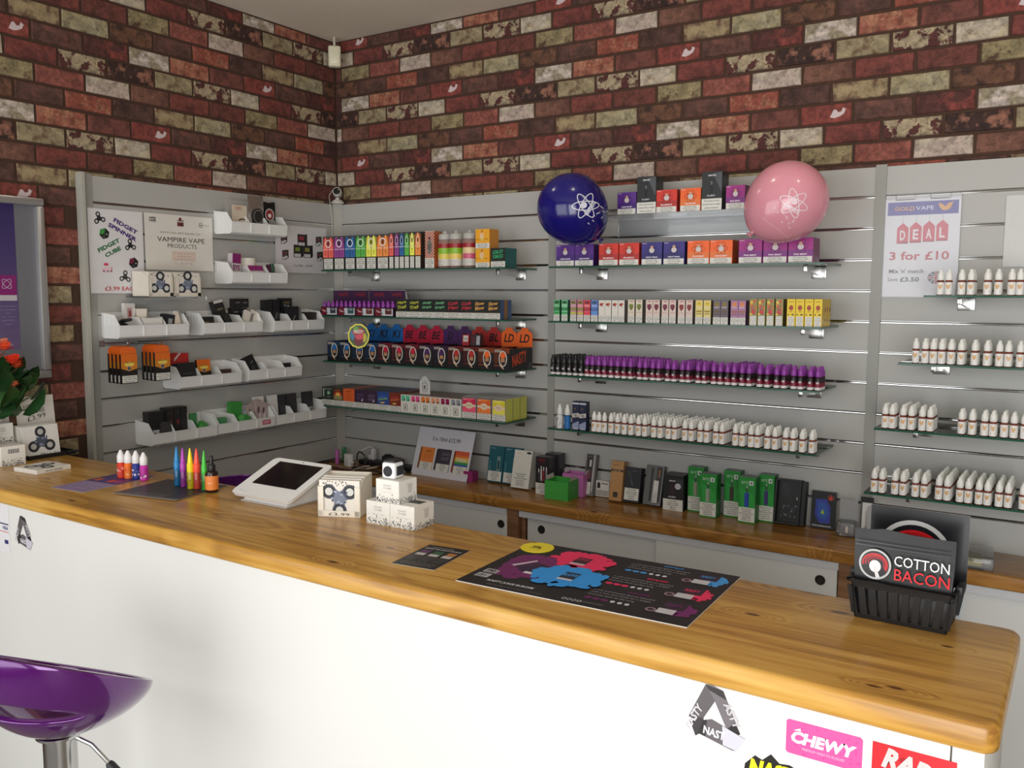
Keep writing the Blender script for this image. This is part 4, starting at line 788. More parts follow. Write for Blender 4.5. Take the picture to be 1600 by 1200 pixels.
# ------------------------------------------------------------------ left wall: posters, bins, packs
Z2 = lambda a, b: (120+a/3.8095, 260+b/3.8095)
Z3 = lambda a, b: (120+a/3.8095, 440+b/3.8095)
RL = (0, 0, R(90))
PAPER = (226, 224, 226)
def spinner(A, cx, cy, r, rot=0.0, c=(40, 42, 44), l=2, light=(200, 200, 200), body=None):
    for k in range(3):
        a = rot+R(90)+k*R(120); x, y = cx+r*.62*math.cos(a), cy+r*.62*math.sin(a)
        d = Vector((math.cos(a), math.sin(a))); n = Vector((-d.y, d.x))
        A.poly([(cx+n.x*r*.26, cy+n.y*r*.26), (cx-n.x*r*.26, cy-n.y*r*.26), (x-n.x*r*.3, y-n.y*r*.3), (x+n.x*r*.3, y+n.y*r*.3)], body or c, l)
        A.ell(x, y, r*.37, r*.37, c, l, n=16); A.ell(x, y, r*.2, r*.2, light, l+1, n=12); A.ring(x, y, r*.27, r*.27, r*.05, (24, 24, 26), l+2, n=14)
    A.ell(cx, cy, r*.3, r*.3, body or c, l+1, n=14)
    if body:
        q = random.Random(5)
        for k in range(16): A.ell(cx+q.uniform(-.4, .4)*r, cy+q.uniform(-.35, .35)*r, r*.07, r*.05, [(170, 180, 200), (70, 80, 110)][k % 2], l+3, n=6, rot=q.uniform(0, 3))
def cube_icon(A, cx, cy, r, acc, rot=0.3, l=2):
    A.poly([(cx+r*math.cos(rot+R(60*k)), cy+r*math.sin(rot+R(60*k))) for k in range(6)], (34, 34, 36), l)
    A.poly([(cx, cy)]+[(cx+r*.95*math.cos(rot+R(60*k)), cy+r*.95*math.sin(rot+R(60*k))) for k in (1, 2, 3)], acc, l+1)
    A.ell(cx+r*.45*math.cos(rot-R(30)), cy+r*.45*math.sin(rot-R(30)), r*.16, r*.16, (170, 170, 170), l+2, n=8); A.ell(cx-r*.1, cy-r*.5, r*.15, r*.15, (120, 120, 120), l+2, n=8)
def poster(name, label, loc, rot, w, h, art, paper=PAPER, cat='poster', t=.001):
    o = MB().box(0, 0, 0, w, t, h, mat(paper, .35)).build(name, None, loc, rot); tag(o, label, cat)
    A = Art(.35); A.rect(0, 0, w, h, paper, .4); art(A, w, h); A.build('print', o); return o
def art_fidget(A, w, h):
    spinner(A, w*.20, h*.885, w*.115, .3); spinner(A, w*.75, h*.585, w*.115, .1); spinner(A, w*.63, h*.20, w*.115, -.1)
    A.text('FIDGET', w*.66, h*.79, h*.052, (70, 40, 120), w=w*.47, rot=R(-25), bold=.04); A.text('SPINNER', w*.60, h*.715, h*.052, (70, 40, 120), w=w*.56, rot=R(-25), bold=.04)
    cube_icon(A, w*.28, h*.71, w*.095, (70, 150, 70)); A.text('FIDGET', w*.37, h*.55, h*.052, (30, 110, 60), w=w*.44, rot=R(27), bold=.04); A.text('CUBE', w*.44, h*.475, h*.052, (30, 110, 60), w=w*.32, rot=R(27), bold=.04)
    cube_icon(A, w*.80, h*.375, w*.095, (120, 40, 60)); A.ell(w*.29, h*.345, w*.045, h*.018, (220, 80, 110), 2); A.rect(w*.21, h*.25, w*.38, h*.31, (236, 206, 212), 2)
    for q in (.23, .30, .36): A.rect(w*q, h*.255, w*(q+.03), h*.275, (120, 90, 110), 3); 
    A.rect(w*.38, h*.26, w*.395, h*.32, (200, 110, 140), 3); A.text('£3.99 EACH', w*.56, h*.032, h*.052, (196, 56, 62), w=w*.62, bold=.015)
poster('poster', 'white fidget spinner and cube poster at left end of slatwall', (.0062, -1.237, Z0-.319), RL, .214, .299, art_fidget)
def art_cert(A, w, h):
    A.text('VAMPIRE', w*.11, h*.90, h*.035, (60, 60, 60), w=w*.10, bold=.03); A.text('VAPE', w*.11, h*.845, h*.05, (60, 60, 60), w=w*.10, bold=.03)
    A.ell(w*.51, h*.93, w*.022, h*.03, (110, 50, 50), 2); A.rect(w*.465, h*.80, w*.56, h*.875, (130, 60, 60), 2); A.text('VAPE', w*.512, h*.81, h*.05, (40, 30, 30), w=w*.085, bold=.03); A.text('VAMPIRE', w*.512, h*.885, h*.03, (90, 40, 40), w=w*.10, bold=.03)
    A.ring(w*.82, h*.85, w*.032, h*.046, w*.006, (70, 70, 70), 2); A.rect(w*.80, h*.84, w*.84, h*.855, (90, 90, 90), 3); A.text('2017', w*.915, h*.83, h*.03, (130, 130, 130), w=w*.075)
    A.text('OFFICIAL RETAILER OF', w*.51, h*.66, h*.03, (120, 116, 112), w=w*.6); A.text('VAMPIRE VAPE', w*.52, h*.51, h*.085, (50, 48, 48), w=w*.70); A.text('PRODUCTS', w*.53, h*.405, h*.075, (64, 60, 60), w=w*.43)
    A.rect(w*.37, h*.17, w*.73, h*.35, (226, 206, 194), 1); A.text('this retailer is approved', w*.55, h*.30, h*.022, (150, 130, 124), w=w*.32); A.text('to stock our range', w*.55, h*.245, h*.022, (130, 110, 104), w=w*.2); A.text('www.vampirevape.co.uk', w*.55, h*.195, h*.02, (150, 130, 124), w=w*.3); A.text('VAPE', w*.54, h*.10, h*.055, (214, 190, 184), w=w*.3)
poster('poster', 'white retailer certificate poster beside the fidget poster', (.0062, -1.015, Z0-.230), RL, .303, .211, art_cert, (228, 224, 216))
def mini_box(A, x, y, w, h, c, c2, l=2):
    A.rect(x, y, x+w, y+h, c, l); A.poly([(x+w, y), (x+w*1.25, y+h*.12), (x+w*1.25, y+h*1.05), (x+w, y+h)], tuple(k*.6 for k in c), l); A.rect(x+w*.08, y+h*.04, x+w*.92, y+h*.3, (200, 198, 200), l+1); A.rect(x+w*.2, y+h*.5, x+w*.8, y+h*.8, c2, l+1)
def art_offer(A, w, h):
    for x, y in ((.10, .60), (.12, .27), (.78, .60), (.80, .27)):
        mini_box(A, w*x, h*y, w*.07, h*.2, (60, 60, 66), (120, 50, 60)); mini_box(A, w*(x+.045), h*(y+.03), w*.06, h*.18, (50, 50, 56), (100, 90, 50))
    mini_box(A, w*.42, h*.58, w*.15, h*.25, (60, 40, 46), (150, 50, 70)); mini_box(A, w*.34, h*.33, w*.15, h*.27, (46, 46, 44), (120, 140, 60)); mini_box(A, w*.53, h*.33, w*.15, h*.27, (46, 44, 46), (140, 140, 70))
    A.text('3 x 10ml - £14.99', w*.52, h*.13, h*.055, (60, 60, 66), w=w*.36)
poster('poster', 'small white offer poster with dark cartons next to the corner', (.0062, -.386, Z0-.226), RL, .304, .206, art_offer, (214, 212, 214))
M_BIN = mat((238, 238, 236), .35, vary=.01)
def bin_(label, yl, zrel, n=3):
    """open-fronted plastic bin hung on the slats; local x along the wall, -y out of it"""
    t = thing('storage_bin', label, 'bin', (.0006, yl, Z0+zrel), RL, 'white storage bins'); L_ = .287; th = .002
    P = [(0, .006), (.012, 0), (.096, 0), (.106, .006), (.1105, .046), (.080, .084), (0, .092)]
    s = MB()
    def wall(x0, x1, pts): 
        k = len(pts); v = [(x0, -p[0], p[1]) for p in pts]+[(x1, -p[0], p[1]) for p in pts]
        s.raw(v, [tuple(range(k)), tuple(range(2*k-1, k-1, -1))]+[((i+1) % k, i, k+i, k+(i+1) % k) for i in range(k)], M_BIN)
    wall(0, th, P); wall(L_-th, L_, P); wall(th, L_-th, [(0, .006), (.012, 0), (.012, th), (0, .006+th)]); wall(th, L_-th, [(.012, 0), (.096, 0), (.101, .016), (.004, .016)]); wall(th, L_-th, [(.096, 0), (.106, .006), (.106-th, .006+th), (.096, th)])
    wall(th, L_-th, [(.106, .006), (.1105, .046), (.1085, .046), (.104, .006)]); wall(th, L_-th, [(0, .006), (.002, .006), (.002, .092), (0, .092)])
    for q in range(1, 3): s.box(L_*q/3-.002, -.1112, .008, L_*q/3+.002, -.108, .044, M_BIN)
    for q in range(4):
        for xx in (-.0012, L_): s.box(xx, -.020-q*.018, .045, xx+.0012, -.0175-q*.018, .086-.003*(q == 3), M_BIN)
    s.box(0, -.113, .044, L_, -.108, .047, M_BIN); s.build('shell', t)
    for q in range(1, 3):
        s = MB(); wall(L_*q/3-.001, L_*q/3+.001, [(.003, th), (.100, th), (.106, .045), (.080, .074), (.003, .078)]); s.build('divider', t)
    return (yl, Z0+zrel)
BN = {}
for k, yl, zr, lb in ((1, -.699, -.081, 'white bin highest on the left wall, holding foil bags'), (2, -.702, -.279, 'white bin under the foil bags, holding a white roll'), (3, -1.199, -.479, 'left white bin of the three in line, with cables'), (4, -.843, -.479, 'middle white bin of the three in line, with folded white cards'), (5, -.492, -.479, 'right white bin of the three in line, with tall black boxes'),
        (6, -.957, -.680, 'white bin beside the orange packs, holding a red box'), (7, -.631, -.677, 'white bin right of the red box bin, nearly empty'), (8, -1.082, -.881, 'left white bin of the lowest row, with black boxes'), (9, -.789, -.879, 'middle white bin of the lowest row, with a pink sticker'), (10, -.489, -.878, 'right white bin of the lowest row, with dark cards')):
    BN[k] = bin_(lb, yl, zr)
def inb(k, name, label, cat, lx, ly, w, d, h, col, art=None, rot=0.0, lean=0.0, z=.0165, side=None, top=None, group=None, tilt=0.0):
    yl, zb_ = BN[k]; o = carton(name, label, cat, (0, 0, 0), w, d, h, col, art, 0, 0, group, side, top)
    o.rotation_euler = (Euler((-lean, 0, 0)).to_matrix().to_4x4() @ Matrix.Rotation(tilt, 4, 'Y')).to_euler()
    m = Matrix.Rotation(R(90)+rot, 4, 'Z') @ o.rotation_euler.to_matrix().to_4x4(); o.rotation_euler = m.to_euler()
    bb = [m @ Vector(c) for c in o.bound_box]; dz = -min(b.z for b in bb)
    o.location = (.0006+ly, yl+lx, zb_+z+dz); return o
def inm(k, mb, name, label, cat, lx, ly, rot=0.0, z=.0165):
    yl, zb_ = BN[k]; o = mb.build(name, None, (.0006+ly, yl+lx, zb_+z), (0, 0, R(90)+rot)); return tag(o, label, cat)
WB_ = (224, 218, 208); DK = (30, 30, 32)
# bin 1: bags
def bag(mb, w, h, d, m, seed, bt=0.0):
    """soft pouch: pillow section pinched at the top, slightly crumpled"""
    q = random.Random(seed); n, k = 7, 8; F = []; Bk = []
    for j in range(k+1):
        for i in range(n+1):
            u, v = i/n, j/k; b = d*math.sin(math.pi*min(max(u, .02), .98))**.5*(1-v)**.7*(.4+.6*(v > 0)) if v < 1 else 0.0008
            x = (u-.5)*w*(1-.03*v)*(1-bt*(1-v)**2)+w/2; zz = h*v+(q.uniform(-.02, .02)*h if j == k else 0); e = q.uniform(-1, 1)*d*.12
            F.append((x, -b-.0006+e*(0 < j < k), zz)); Bk.append((x, .0006, zz))
    N = n+1; fs = []
    for j in range(k):
        for i in range(n): fs.append((j*N+i, j*N+i+1, (j+1)*N+i+1, (j+1)*N+i))
    o_ = len(F); fb = [tuple(i+o_ for i in f[::-1]) for f in fs]
    rim = [(i, o_+i, o_+i+1, i+1) for i in range(n)]+[(k*N+i+1, o_+k*N+i+1, o_+k*N+i, k*N+i) for i in range(n)]+[((j+1)*N, o_+(j+1)*N, o_+j*N, j*N) for j in range(k)]+[(j*N+n, o_+j*N+n, o_+(j+1)*N+n, (j+1)*N+n) for j in range(k)]
    mb.raw(F+Bk, fs+fb+rim, m, True); return mb
M_CLEARBAG = clear_mat('clear_bag', (.93, .92, .90, 1), .12, haze=.28)
M_FOIL = mat((190, 188, 184), .25, metal=.9, bump=.6, vary=.3, scale=40)
M_BLKFOIL = mat((13, 13, 14), .32, vary=.2, bump=.2, scale=30)
o = inm(1, bag(MB(), .115, .120, .012, M_CLEARBAG, 2), 'product_bag', 'clear bag with a cream card in the highest white bin', 'bag', .008, .06)
A = Art(); A.rect(.022, .012, .098, .100, (216, 204, 184), 0); A.text('290', .055, .080, .014, (170, 60, 50), w=.03, rot=R(4)); A.ring(.075, .035, .022, .014, .006, (90, 70, 56), 2, a0=.3, a1=2.8); A.v = [(v[0], v[1]-.0130, v[2]) for v in A.v]; A.build('card', o)
o = inm(1, bag(MB(), .082, .148, .014, M_FOIL, 4), 'product_bag', 'silver foil bag with black window in the highest white bin', 'bag', .125, .055)
A = Art(); A.ell(.042, .062, .030, .034, (30, 28, 28)); A.ring(.042, .062, .026, .028, .004, (120, 120, 120), 2); A.v = [(v[0], v[1]-.0165, v[2]) for v in A.v]; A.build('window', o)
o = inm(1, bag(MB(), .075, .128, .010, M_BLKFOIL, 6), 'product_bag', 'black pouch with red and white ring in the highest bin', 'bag', .205, .05, .08)
A = Art(); A.ring(.030, .075, .026, .026, .005, (200, 198, 196)); A.ring(.030, .076, .018, .018, .008, (180, 40, 44), 2); A.ell(.030, .072, .009, .009, (226, 226, 226), 3); A.ell(.044, .040, .020, .018, (150, 150, 150), 3); A.v = [(v[0], v[1]-.0125, v[2]) for v in A.v]; A.build('front_print', o)
# bin 2
inb(2, 'juice_pack', 'purple and white box standing at left in the second bin', 'carton', .028, .07, .042, .03, .104, (206, 196, 200), lambda A, w, h: (A.rect(0, h*.62, w, h, (130, 30, 104)), A.text('EYE', w*.5, h*.36, h*.2, (130, 30, 104), w=w*.8, bold=.04)), tilt=.06)
inb(2, 'juice_pack', 'flat purple-lidded white box lying forward in the second bin', 'carton', .100, .098, .075, .012, .058, (214, 206, 206), lambda A, w, h: (A.rect(0, h*.62, w, h, (140, 36, 110)), A.rect(w*.45, h*.05, w*.5, h*.5, (170, 90, 150))), lean=.3)
s = MB(); s.lathe([(.032, 0), (.0335, .002), (.0335, .088), (.032, .090), (.014, .090), (.014, .084)], mat((226, 220, 210), .8), 24); inm(2, s, 'paper_roll', 'white paper roll standing in the second white bin', 'roll', .134, .038)
inb(2, 'juice_pack', 'dark purple pouch behind the white boxes of the second bin', 'pouch', .198, .095, .02, .006, .066, (70, 20, 56), lean=.2)
s = MB(); s.lathe([(.011, 0), (.012, .02), (.012, .052), (.009, .066), (.009, .070)], mat((40, 84, 56), .4), 12); inm(2, s, 'small_bottle', 'green bottle at right end of the second white bin', 'bottle', .236, .07, 0, .017)
inb(2, 'juice_pack', 'grey clear pack beside the green bottle', 'pack', .214, .075, .022, .01, .058, (150, 152, 146), tilt=-.25)
# bin 3
def cable(k, pts, r, m, name, label): yl, zb_ = BN[k]; o = MB().tube([(.0006+p[1], yl+p[0], zb_+p[2]) for p in pts], r, m, 7).build(name); return tag(o, label, 'cable')
q = random.Random(3); cable(3, [(.02+.045*(.5+.5*math.sin(a*1.9)), .05+.03*math.cos(a*2.3), .036+.014*math.sin(a*1.3)+.0015*a) for a in [i*.35 for i in range(34)]], .0055, mat((30, 30, 32), .45), 'cable_coil', 'coiled black cable in the left of three bins')
inb(3, 'leaflet_box', 'small white box with red print standing in the cable bin', 'carton', .070, .035, .042, .018, .108, (222, 218, 214), lambda A, w, h: (A.rect(w*.25, h*.5, w*.7, h*.85, (190, 150, 150)), A.rect(w*.4, h*.55, w*.6, h*.75, (150, 60, 60), 2)))
s = MB(); s.lathe([(.010, 0), (.022, .05), (.026, .088)], mat((226, 216, 202), .6), 4, smooth=False); inm(3, s, 'paper_wrap', 'cream folded paper cone in the cable bin', 'paper', .128, .045, .4)
inb(3, 'leaflet_box', 'long white box lying in the cable bin', 'carton', .105, .098, .078, .012, .054, (226, 224, 220), lambda A, w, h: A.text('CLEARTO', w*.6, h*.4, h*.14, (60, 60, 60), w=w*.5), lean=.1)
inb(3, 'gadget_box', 'dark cube with a pale screen in the cable bin', 'carton', .200, .08, .050, .035, .062, (40, 40, 44), lambda A, w, h: A.rect(w*.25, h*.35, w*.6, h*.75, (160, 166, 170)), tilt=.15)
s = MB(); s.lathe([(.012, 0), (.020, .03), (.010, .078)], mat((222, 206, 190), .6), 5, smooth=False); inm(3, s, 'paper_wrap', 'cream paper twist at right of the cable bin', 'paper', .258, .07, .2)
# bin 4
inb(4, 'device_box', 'flat black box at the left of the middle bin', 'carton', .006, .085, .062, .03, .050, DK, lambda A, w, h: (A.rect(w*.1, h*.55, w*.6, h*.62, (150, 140, 90)), A.rect(w*.1, h*.3, w*.8, h*.34, (110, 110, 110))), lean=.15)
inb(4, 'device_box', 'black and white box tipped up in the middle bin', 'carton', .118, .060, .046, .028, .112, DK, lambda A, w, h: (A.rect(0, h*.9, w, h, (214, 210, 206)), A.text('aspire', w*.5, h*.62, h*.1, (170, 160, 130), w=w*.6)), tilt=-.18, lean=.2)
inb(4, 'device_box', 'black box leaning across the middle bin', 'carton', .140, .08, .030, .03, .060, (44, 44, 46), tilt=-.5)
for k, (lx, lb) in enumerate(((.200, 'left'), (.234, 'right'))): inb(4, 'folded_card', '%s folded white card in the middle white bin' % lb, 'card', lx, .085, .045, .012, .066, WB_, tilt=.45, lean=.15)
for k, (lx, hz, lb) in enumerate(((.196, 0, 'lower left'), (.234, 0, 'lower right'), (.206, .038, 'upper left'), (.243, .038, 'upper right'))):
    inb(4, 'device_box', '%s small black box stacked at right of the middle bin' % lb, 'carton', lx, .035, .036, .03, .036, DK, lambda A, w, h: A.stroke([(w*.2, h*.5), (w*.4, h*.6), (w*.6, h*.5), (w*.8, h*.6)], h*.05, (180, 176, 170)), z=.066+hz, group='small black boxes above the middle bin')
inb(4, 'device_box', 'plain dark box under the small black boxes', 'carton', .197, .033, .073, .028, .048, (40, 40, 42))
# bin 5
for lx, w_, h_, dz, lb, a in ((.006, .040, .118, 0, 'tall black box at left of the right bin', None), (.050, .036, .120, 0, 'second tall black box of the right bin', None), (.0985, .058, .125, 0, 'tallest black box of the right bin, with gold lettering', 'Coilo'), (.099, .056, .082, 0, 'black box with silver swirl in front in the right bin', None)):
    fr = 'front' in lb
    inb(5, 'device_box', lb, 'carton', lx, .088 if fr else .045, w_, .03, h_ if not fr else .090, DK, (lambda A, w, h, a=a: (A.text('GOLD', w*.5, h*.82, h*.07, (170, 150, 70), w=w*.6), A.text(a, w*.5, h*.66, h*.12, (200, 200, 196), w=w*.6, bold=.02))) if a else (lambda A, w, h: (A.stroke([(w*.35, h*.30), (w*.5, h*.42), (w*.6, h*.55)], w*.05, (180, 180, 176)), A.rect(w*.2, h*.06, w*.8, h*.2, (206, 204, 198)) if fr else None)))
inb(5, 'leaflet_box', 'thin grey sleeve beside the swirl box', 'carton', .162, .075, .022, .03, .084, (120, 120, 118), tilt=-.05)
for k in range(3): inb(5, 'device_box', ('left', 'middle', 'right')[k]+' small black pack at the right end of the right bin', 'carton', .205+.024*k, .075-.004*k, .022, .03, .062, (44, 40, 38), lambda A, w, h: A.rect(w*.2, h*.3, w*.8, h*.5, (140, 130, 110)), tilt=.1, group='small packs at the bin end')
# bins 6-10
inb(6, 'device_box', 'black box lying at front of the red box bin', 'carton', .012, .088, .078, .04, .075, (34, 34, 36), lambda A, w, h: A.rect(w*.2, h*.4, w*.8, h*.46, (70, 70, 74)), lean=.2)
inb(6, 'device_box', 'red box with white stripe at back of its bin', 'carton', .026, .040, .064, .03, .112, (190, 44, 40), lambda A, w, h: A.poly([(0, h*.7), (w*.5, h), (w*.35, h), (0, h*.8)], (214, 206, 200)), lean=.1, tilt=.05)
def art_coil(A, w, h):
    A.rect(0, 0, w, h, (34, 28, 26), 1); A.rect(0, h*.74, w, h, (224, 110, 34), 2); A.poly([(0, h*.74), (w, h*.74), (w, h*.5), (w*.5, h*.42), (0, h*.52)], (206, 130, 40), 2); A.ell(w*.5, h*.66, w*.3, h*.09, (236, 206, 90), 3); A.text('SMOK', w*.5, h*.70, h*.04, (70, 40, 20), w=w*.5, bold=.03, l=4); A.rect(w*.38, h*.44, w*.58, h*.60, (150, 150, 150), 4); A.rect(w*.41, h*.47, w*.55, h*.56, (70, 66, 60), 5); A.warning(w*.04, h*.03, w*.96, h*.27, WARN3, 3)
inb(6, 'coil_pack', 'orange and black coil pack standing in the red box bin', 'pack', .100, .085, .062, .012, .088, (40, 30, 28), art_coil, lean=.15)
inb(6, 'device_box', 'low dark pack at right of the red box bin', 'carton', .205, .085, .05, .02, .044, (70, 50, 50))
inb(7, 'device_box', 'black crumpled pack at left of its bin', 'carton', .030, .080, .056, .03, .075, (32, 32, 34), lambda A, w, h: (A.ring(w*.55, h*.3, w*.12, h*.1, w*.03, (120, 120, 120)), A.stroke([(w*.5, h*.55), (w*.75, h*.65)], h*.04, (150, 150, 150))), tilt=-.3, lean=.3)
inb(7, 'device_box', 'small black pack at right end of its bin', 'carton', .205, .085, .04, .02, .046, (34, 34, 36))
def art_tag(A, w, h): A.rect(w*.28, h*.12, w*.92, h*.36, (198, 200, 204)); A.rect(w*.36, h*.2, w*.52, h*.26, (50, 50, 56), 2); A.rect(w*.7, h*.16, w*.85, h*.33, (90, 90, 96), 2)
inb(8, 'device_box', 'black box with white sticker in the lowest left bin', 'carton', .006, .075, .062, .035, .108, DK, art_tag)
inb(8, 'device_box', 'low black box with a white strip in the lowest left bin', 'carton', .050, .098, .052, .02, .062, (52, 52, 54), lambda A, w, h: A.rect(w*.25, h*.2, w*.85, h*.36, (196, 196, 196)), lean=.3)
for k in range(3): inb(8, 'device_box', '%s tall black box with red specks in the lowest left bin' % ('left', 'middle', 'right')[k], 'carton', .099+.030*k, .055, .028, .045, .112, (34, 32, 32), (lambda A, w, h: (A.ell(w*.6, h*.5, w*.2, h*.08, (140, 36, 40)), A.rect(w*.1, h*.8, w*.9, h*.82, (70, 70, 70)))) if k < 2 else None, group='tall black boxes in the lowest bin')
M_GRN = mat((64, 150, 66), .3)
def lump(k, lx, ly, sx, sy, sz, m, name, label, cat, z=.0165, seed=1):
    yl, zb_ = BN[k]; bm = bmesh.new(); bmesh.ops.create_icosphere(bm, subdivisions=2, radius=1); q = random.Random(seed)
    for v in bm.verts: v.co *= q.uniform(.82, 1.05); v.co = Vector((v.co.x*sx, v.co.y*sy, (v.co.z+.85)*sz))
    s = MB(); bm.verts.index_update(); s.raw([v.co[:] for v in bm.verts], [[v.index for v in f.verts] for f in bm.faces], m, False); bm.free(); o = s.build(name, None, (.0006+ly, yl+lx, zb_+z), RL); return tag(o, label, cat)
inb(8, 'gel_pack', 'green translucent pack behind in the lowest left bin', 'pack', .205, .05, .03, .01, .080, (70, 140, 84))
lump(8, .245, .07, .026, .02, .028, M_GRN, 'gel_pouch', 'shiny green pouch in the lowest left bin', 'pouch', seed=3)
inb(9, 'gel_pack', 'green box standing in the middle lowest bin', 'pack', .101, .05, .055, .025, .100, (60, 150, 62), tilt=.1)
lump(9, .145, .080, .040, .022, .030, M_GRN, 'gel_pouch', 'crumpled green pouch in the middle lowest bin', 'pouch', seed=5); inb(9, 'gel_pack', 'low green pack at left of the middle lowest bin', 'pack', .008, .085, .05, .02, .050, (80, 150, 96))
for k in range(5): inb(9, 'blister_pack', '%s clear blister pack bunched in the middle lowest bin' % ('first', 'second', 'third', 'fourth', 'fifth')[k], 'pack', .196+.011*k, .07+.006*(k % 2), .036, .008, .085+.008*(k % 3), (176, 160, 158), lambda A, w, h: (A.ell(w*.4, h*.6, w*.16, h*.16, (96, 70, 74)), A.ell(w*.65, h*.35, w*.14, h*.12, (206, 204, 202), 2)), tilt=(-.3, .2, -.1, .3, -.2)[k], lean=.1, group='clear blister packs')
inb(9, 'white_card', 'white card pack at right of the middle lowest bin', 'card', .228, .055, .054, .01, .112, (228, 226, 224), lambda A, w, h: A.text('OK', w*.5, h*.8, h*.07, (90, 90, 90), w=w*.3), lean=.08)
yl, zb_ = BN[9]; s = Art(); s.rect(.218, .018, .262, .036, (190, 60, 96), 1); s.text('CHEWY', .240, .022, .010, (236, 220, 226), w=.036, bold=.03, shear=.2, l=2); o = s.build('sticker', None, (.0006+.1098, yl, zb_), RL); tag(o, 'small pink sticker on the front of a lowest white bin', 'sticker')
inb(10, 'white_card', 'white card pack at left of the dark card bin', 'card', .006, .055, .05, .01, .110, (226, 224, 222), lean=.08)
for k in range(3): inb(10, 'dark_card', '%s dark card pack in the right lowest bin' % ('left', 'middle', 'right')[k], 'card', (.060, .101, .198)[k], .06, (.033, .058, .058)[k], .012, .108, (48, 48, 52), art_tag if k == 2 else None, lean=.06, group='dark card packs')
# --- acrylic ledge with two spinner display boxes
t = thing('acrylic_ledge', 'clear acrylic ledge under the two boxed spinners', 'shelf', (.0006, -1.10, Z0-.331), RL)
MB().box(0, -.118, -.003, .262, 0, 0, M_ACR).build('base_plate', t); MB().box(0, -.121, -.012, .262, -.1181, 0, M_ACR).build('front_lip', t); MB().box(0, -.003, .0002, .262, 0, .05, M_ACR).build('back_plate', t)
def spin_box(label, loc, rot, w, d, h, price, col=(228, 220, 206)):
    """cream counter box with cut-away front showing a spinner card"""
    M = mat(col, .55); t = thing('spinner_box', label, 'display box', loc, rot); s = MB(); th = .0016
    s.box(0, 0, 0, w, d, th, M); s.box(0, d-th, 0, w, d, h*1.02, M)
    for x0 in (0, w-th):
        s.raw([(x0, 0, 0), (x0, d, 0), (x0, d, h*1.02), (x0, d*.45, h), (x0, 0, h*.80)]+[(x0+th, 0, 0), (x0+th, d, 0), (x0+th, d, h*1.02), (x0+th, d*.45, h), (x0+th, 0, h*.80)], [(0, 4, 3, 2, 1), (5, 6, 7, 8, 9), (0, 1, 6, 5), (4, 9, 8, 3), (3, 8, 7, 2), (0, 5, 9, 4)], M)
    for a, b, c in ((0, w, h*.16), (0, w*.14, h*.8), (w*.86, w, h*.8)): s.box(a+th*.5, 0, th, b-th*.5, th, c, M)
    s.build('box', t)
    for k in range(3):
        s = MB(); s.box(th*1.5, .004+k*.016, th, w-th*1.5, .016+k*.016, h*(.97+.02*k), mat((232, 226, 216), .5)); c = s.build('spinner_card', t)
        if k == 0:
            A = Art(); q = random.Random(9)
            for j in range(26): u_, v_ = q.uniform(.1, .9)*w, q.uniform(.84, .98)*h*.96; A.rect(u_, v_, u_+w*.025, v_+w*.025, (60, 56, 56), 1)
            spinner(A, w*.5, h*.50, w*.46, R(180) if price else 0, (62, 64, 74), 2, (214, 214, 208), (120, 128, 148)); A.v = [(v[0], v[1]+.004, v[2]) for v in A.v]; A.build('card_print', t)
    if price: A = Art(); A.text('£3.99', w*.5, h*.035, h*.075, (40, 38, 40), w=w*.50); A.build('price_lettering', t)
    return t
for a, b, lb in ((430, 576, 'left of two cream spinner boxes on the left wall ledge'), (590, 741, 'right of two cream spinner boxes on the left wall ledge')):
    y0, y1 = at(*Z2(a, 770), x=.112).y, at(*Z2(b, 770), x=.112).y; spin_box(lb, (.112, y0, Z0-.3308), RL, y1-y0, .10, .092, False)
# --- hanging coil packs
for gi, (zx, n, lb) in enumerate(((150, 4, 'left'), (355, 4, 'right'))):
    yc = at(*Z3((zx+345 if gi == 0 else zx+545)/2, 500), x=.11).y
    t = thing('display_hook', '%s wire hook carrying orange coil packs' % lb, 'hook', (.0008, 0, 0), 0)
    s = MB(); hy = at(*Z3((300, 500)[gi], (395, 388)[gi]), x=.17).y; hz = Z0-.502; s.tube([(0, hy, hz), (.17, hy, hz+.002), (.182, hy, hz+.012)], .0022, M_CHROME, 6); s.build('rod', t); MB().box(-.0006, hy-.02, hz-.008, .003, hy+.02, hz+.014, M_CHROME).build('back_clip', t)
    for k in range(n):
        x = .172-k*.026; w_ = .062; h_ = .128; z_ = hz-.012-h_+.010
        o = MB().box(0, 0, 0, w_, .010, h_*.80, mat((38, 30, 28), .35), mat((26, 24, 24), .35)).build('coil_pack', None, (x, hy-w_/2+.004+.002*k, z_), RL); tag(o, '%s hanging coil pack from the front on the %s hook' % (('first', 'second', 'third', 'fourth')[k], lb), 'pack', 'hanging coil packs')
        A = Art(); art_coil(A, w_, h_*.8); A.build('front_print', o)
        MB().prism([(0, h_*.8), (w_, h_*.8), (w_, h_*.93), (w_*.8, h_), (w_*.2, h_), (0, h_*.93)], .004, .005, mat((230, 106, 36), .4)).build('hang_tab', o)
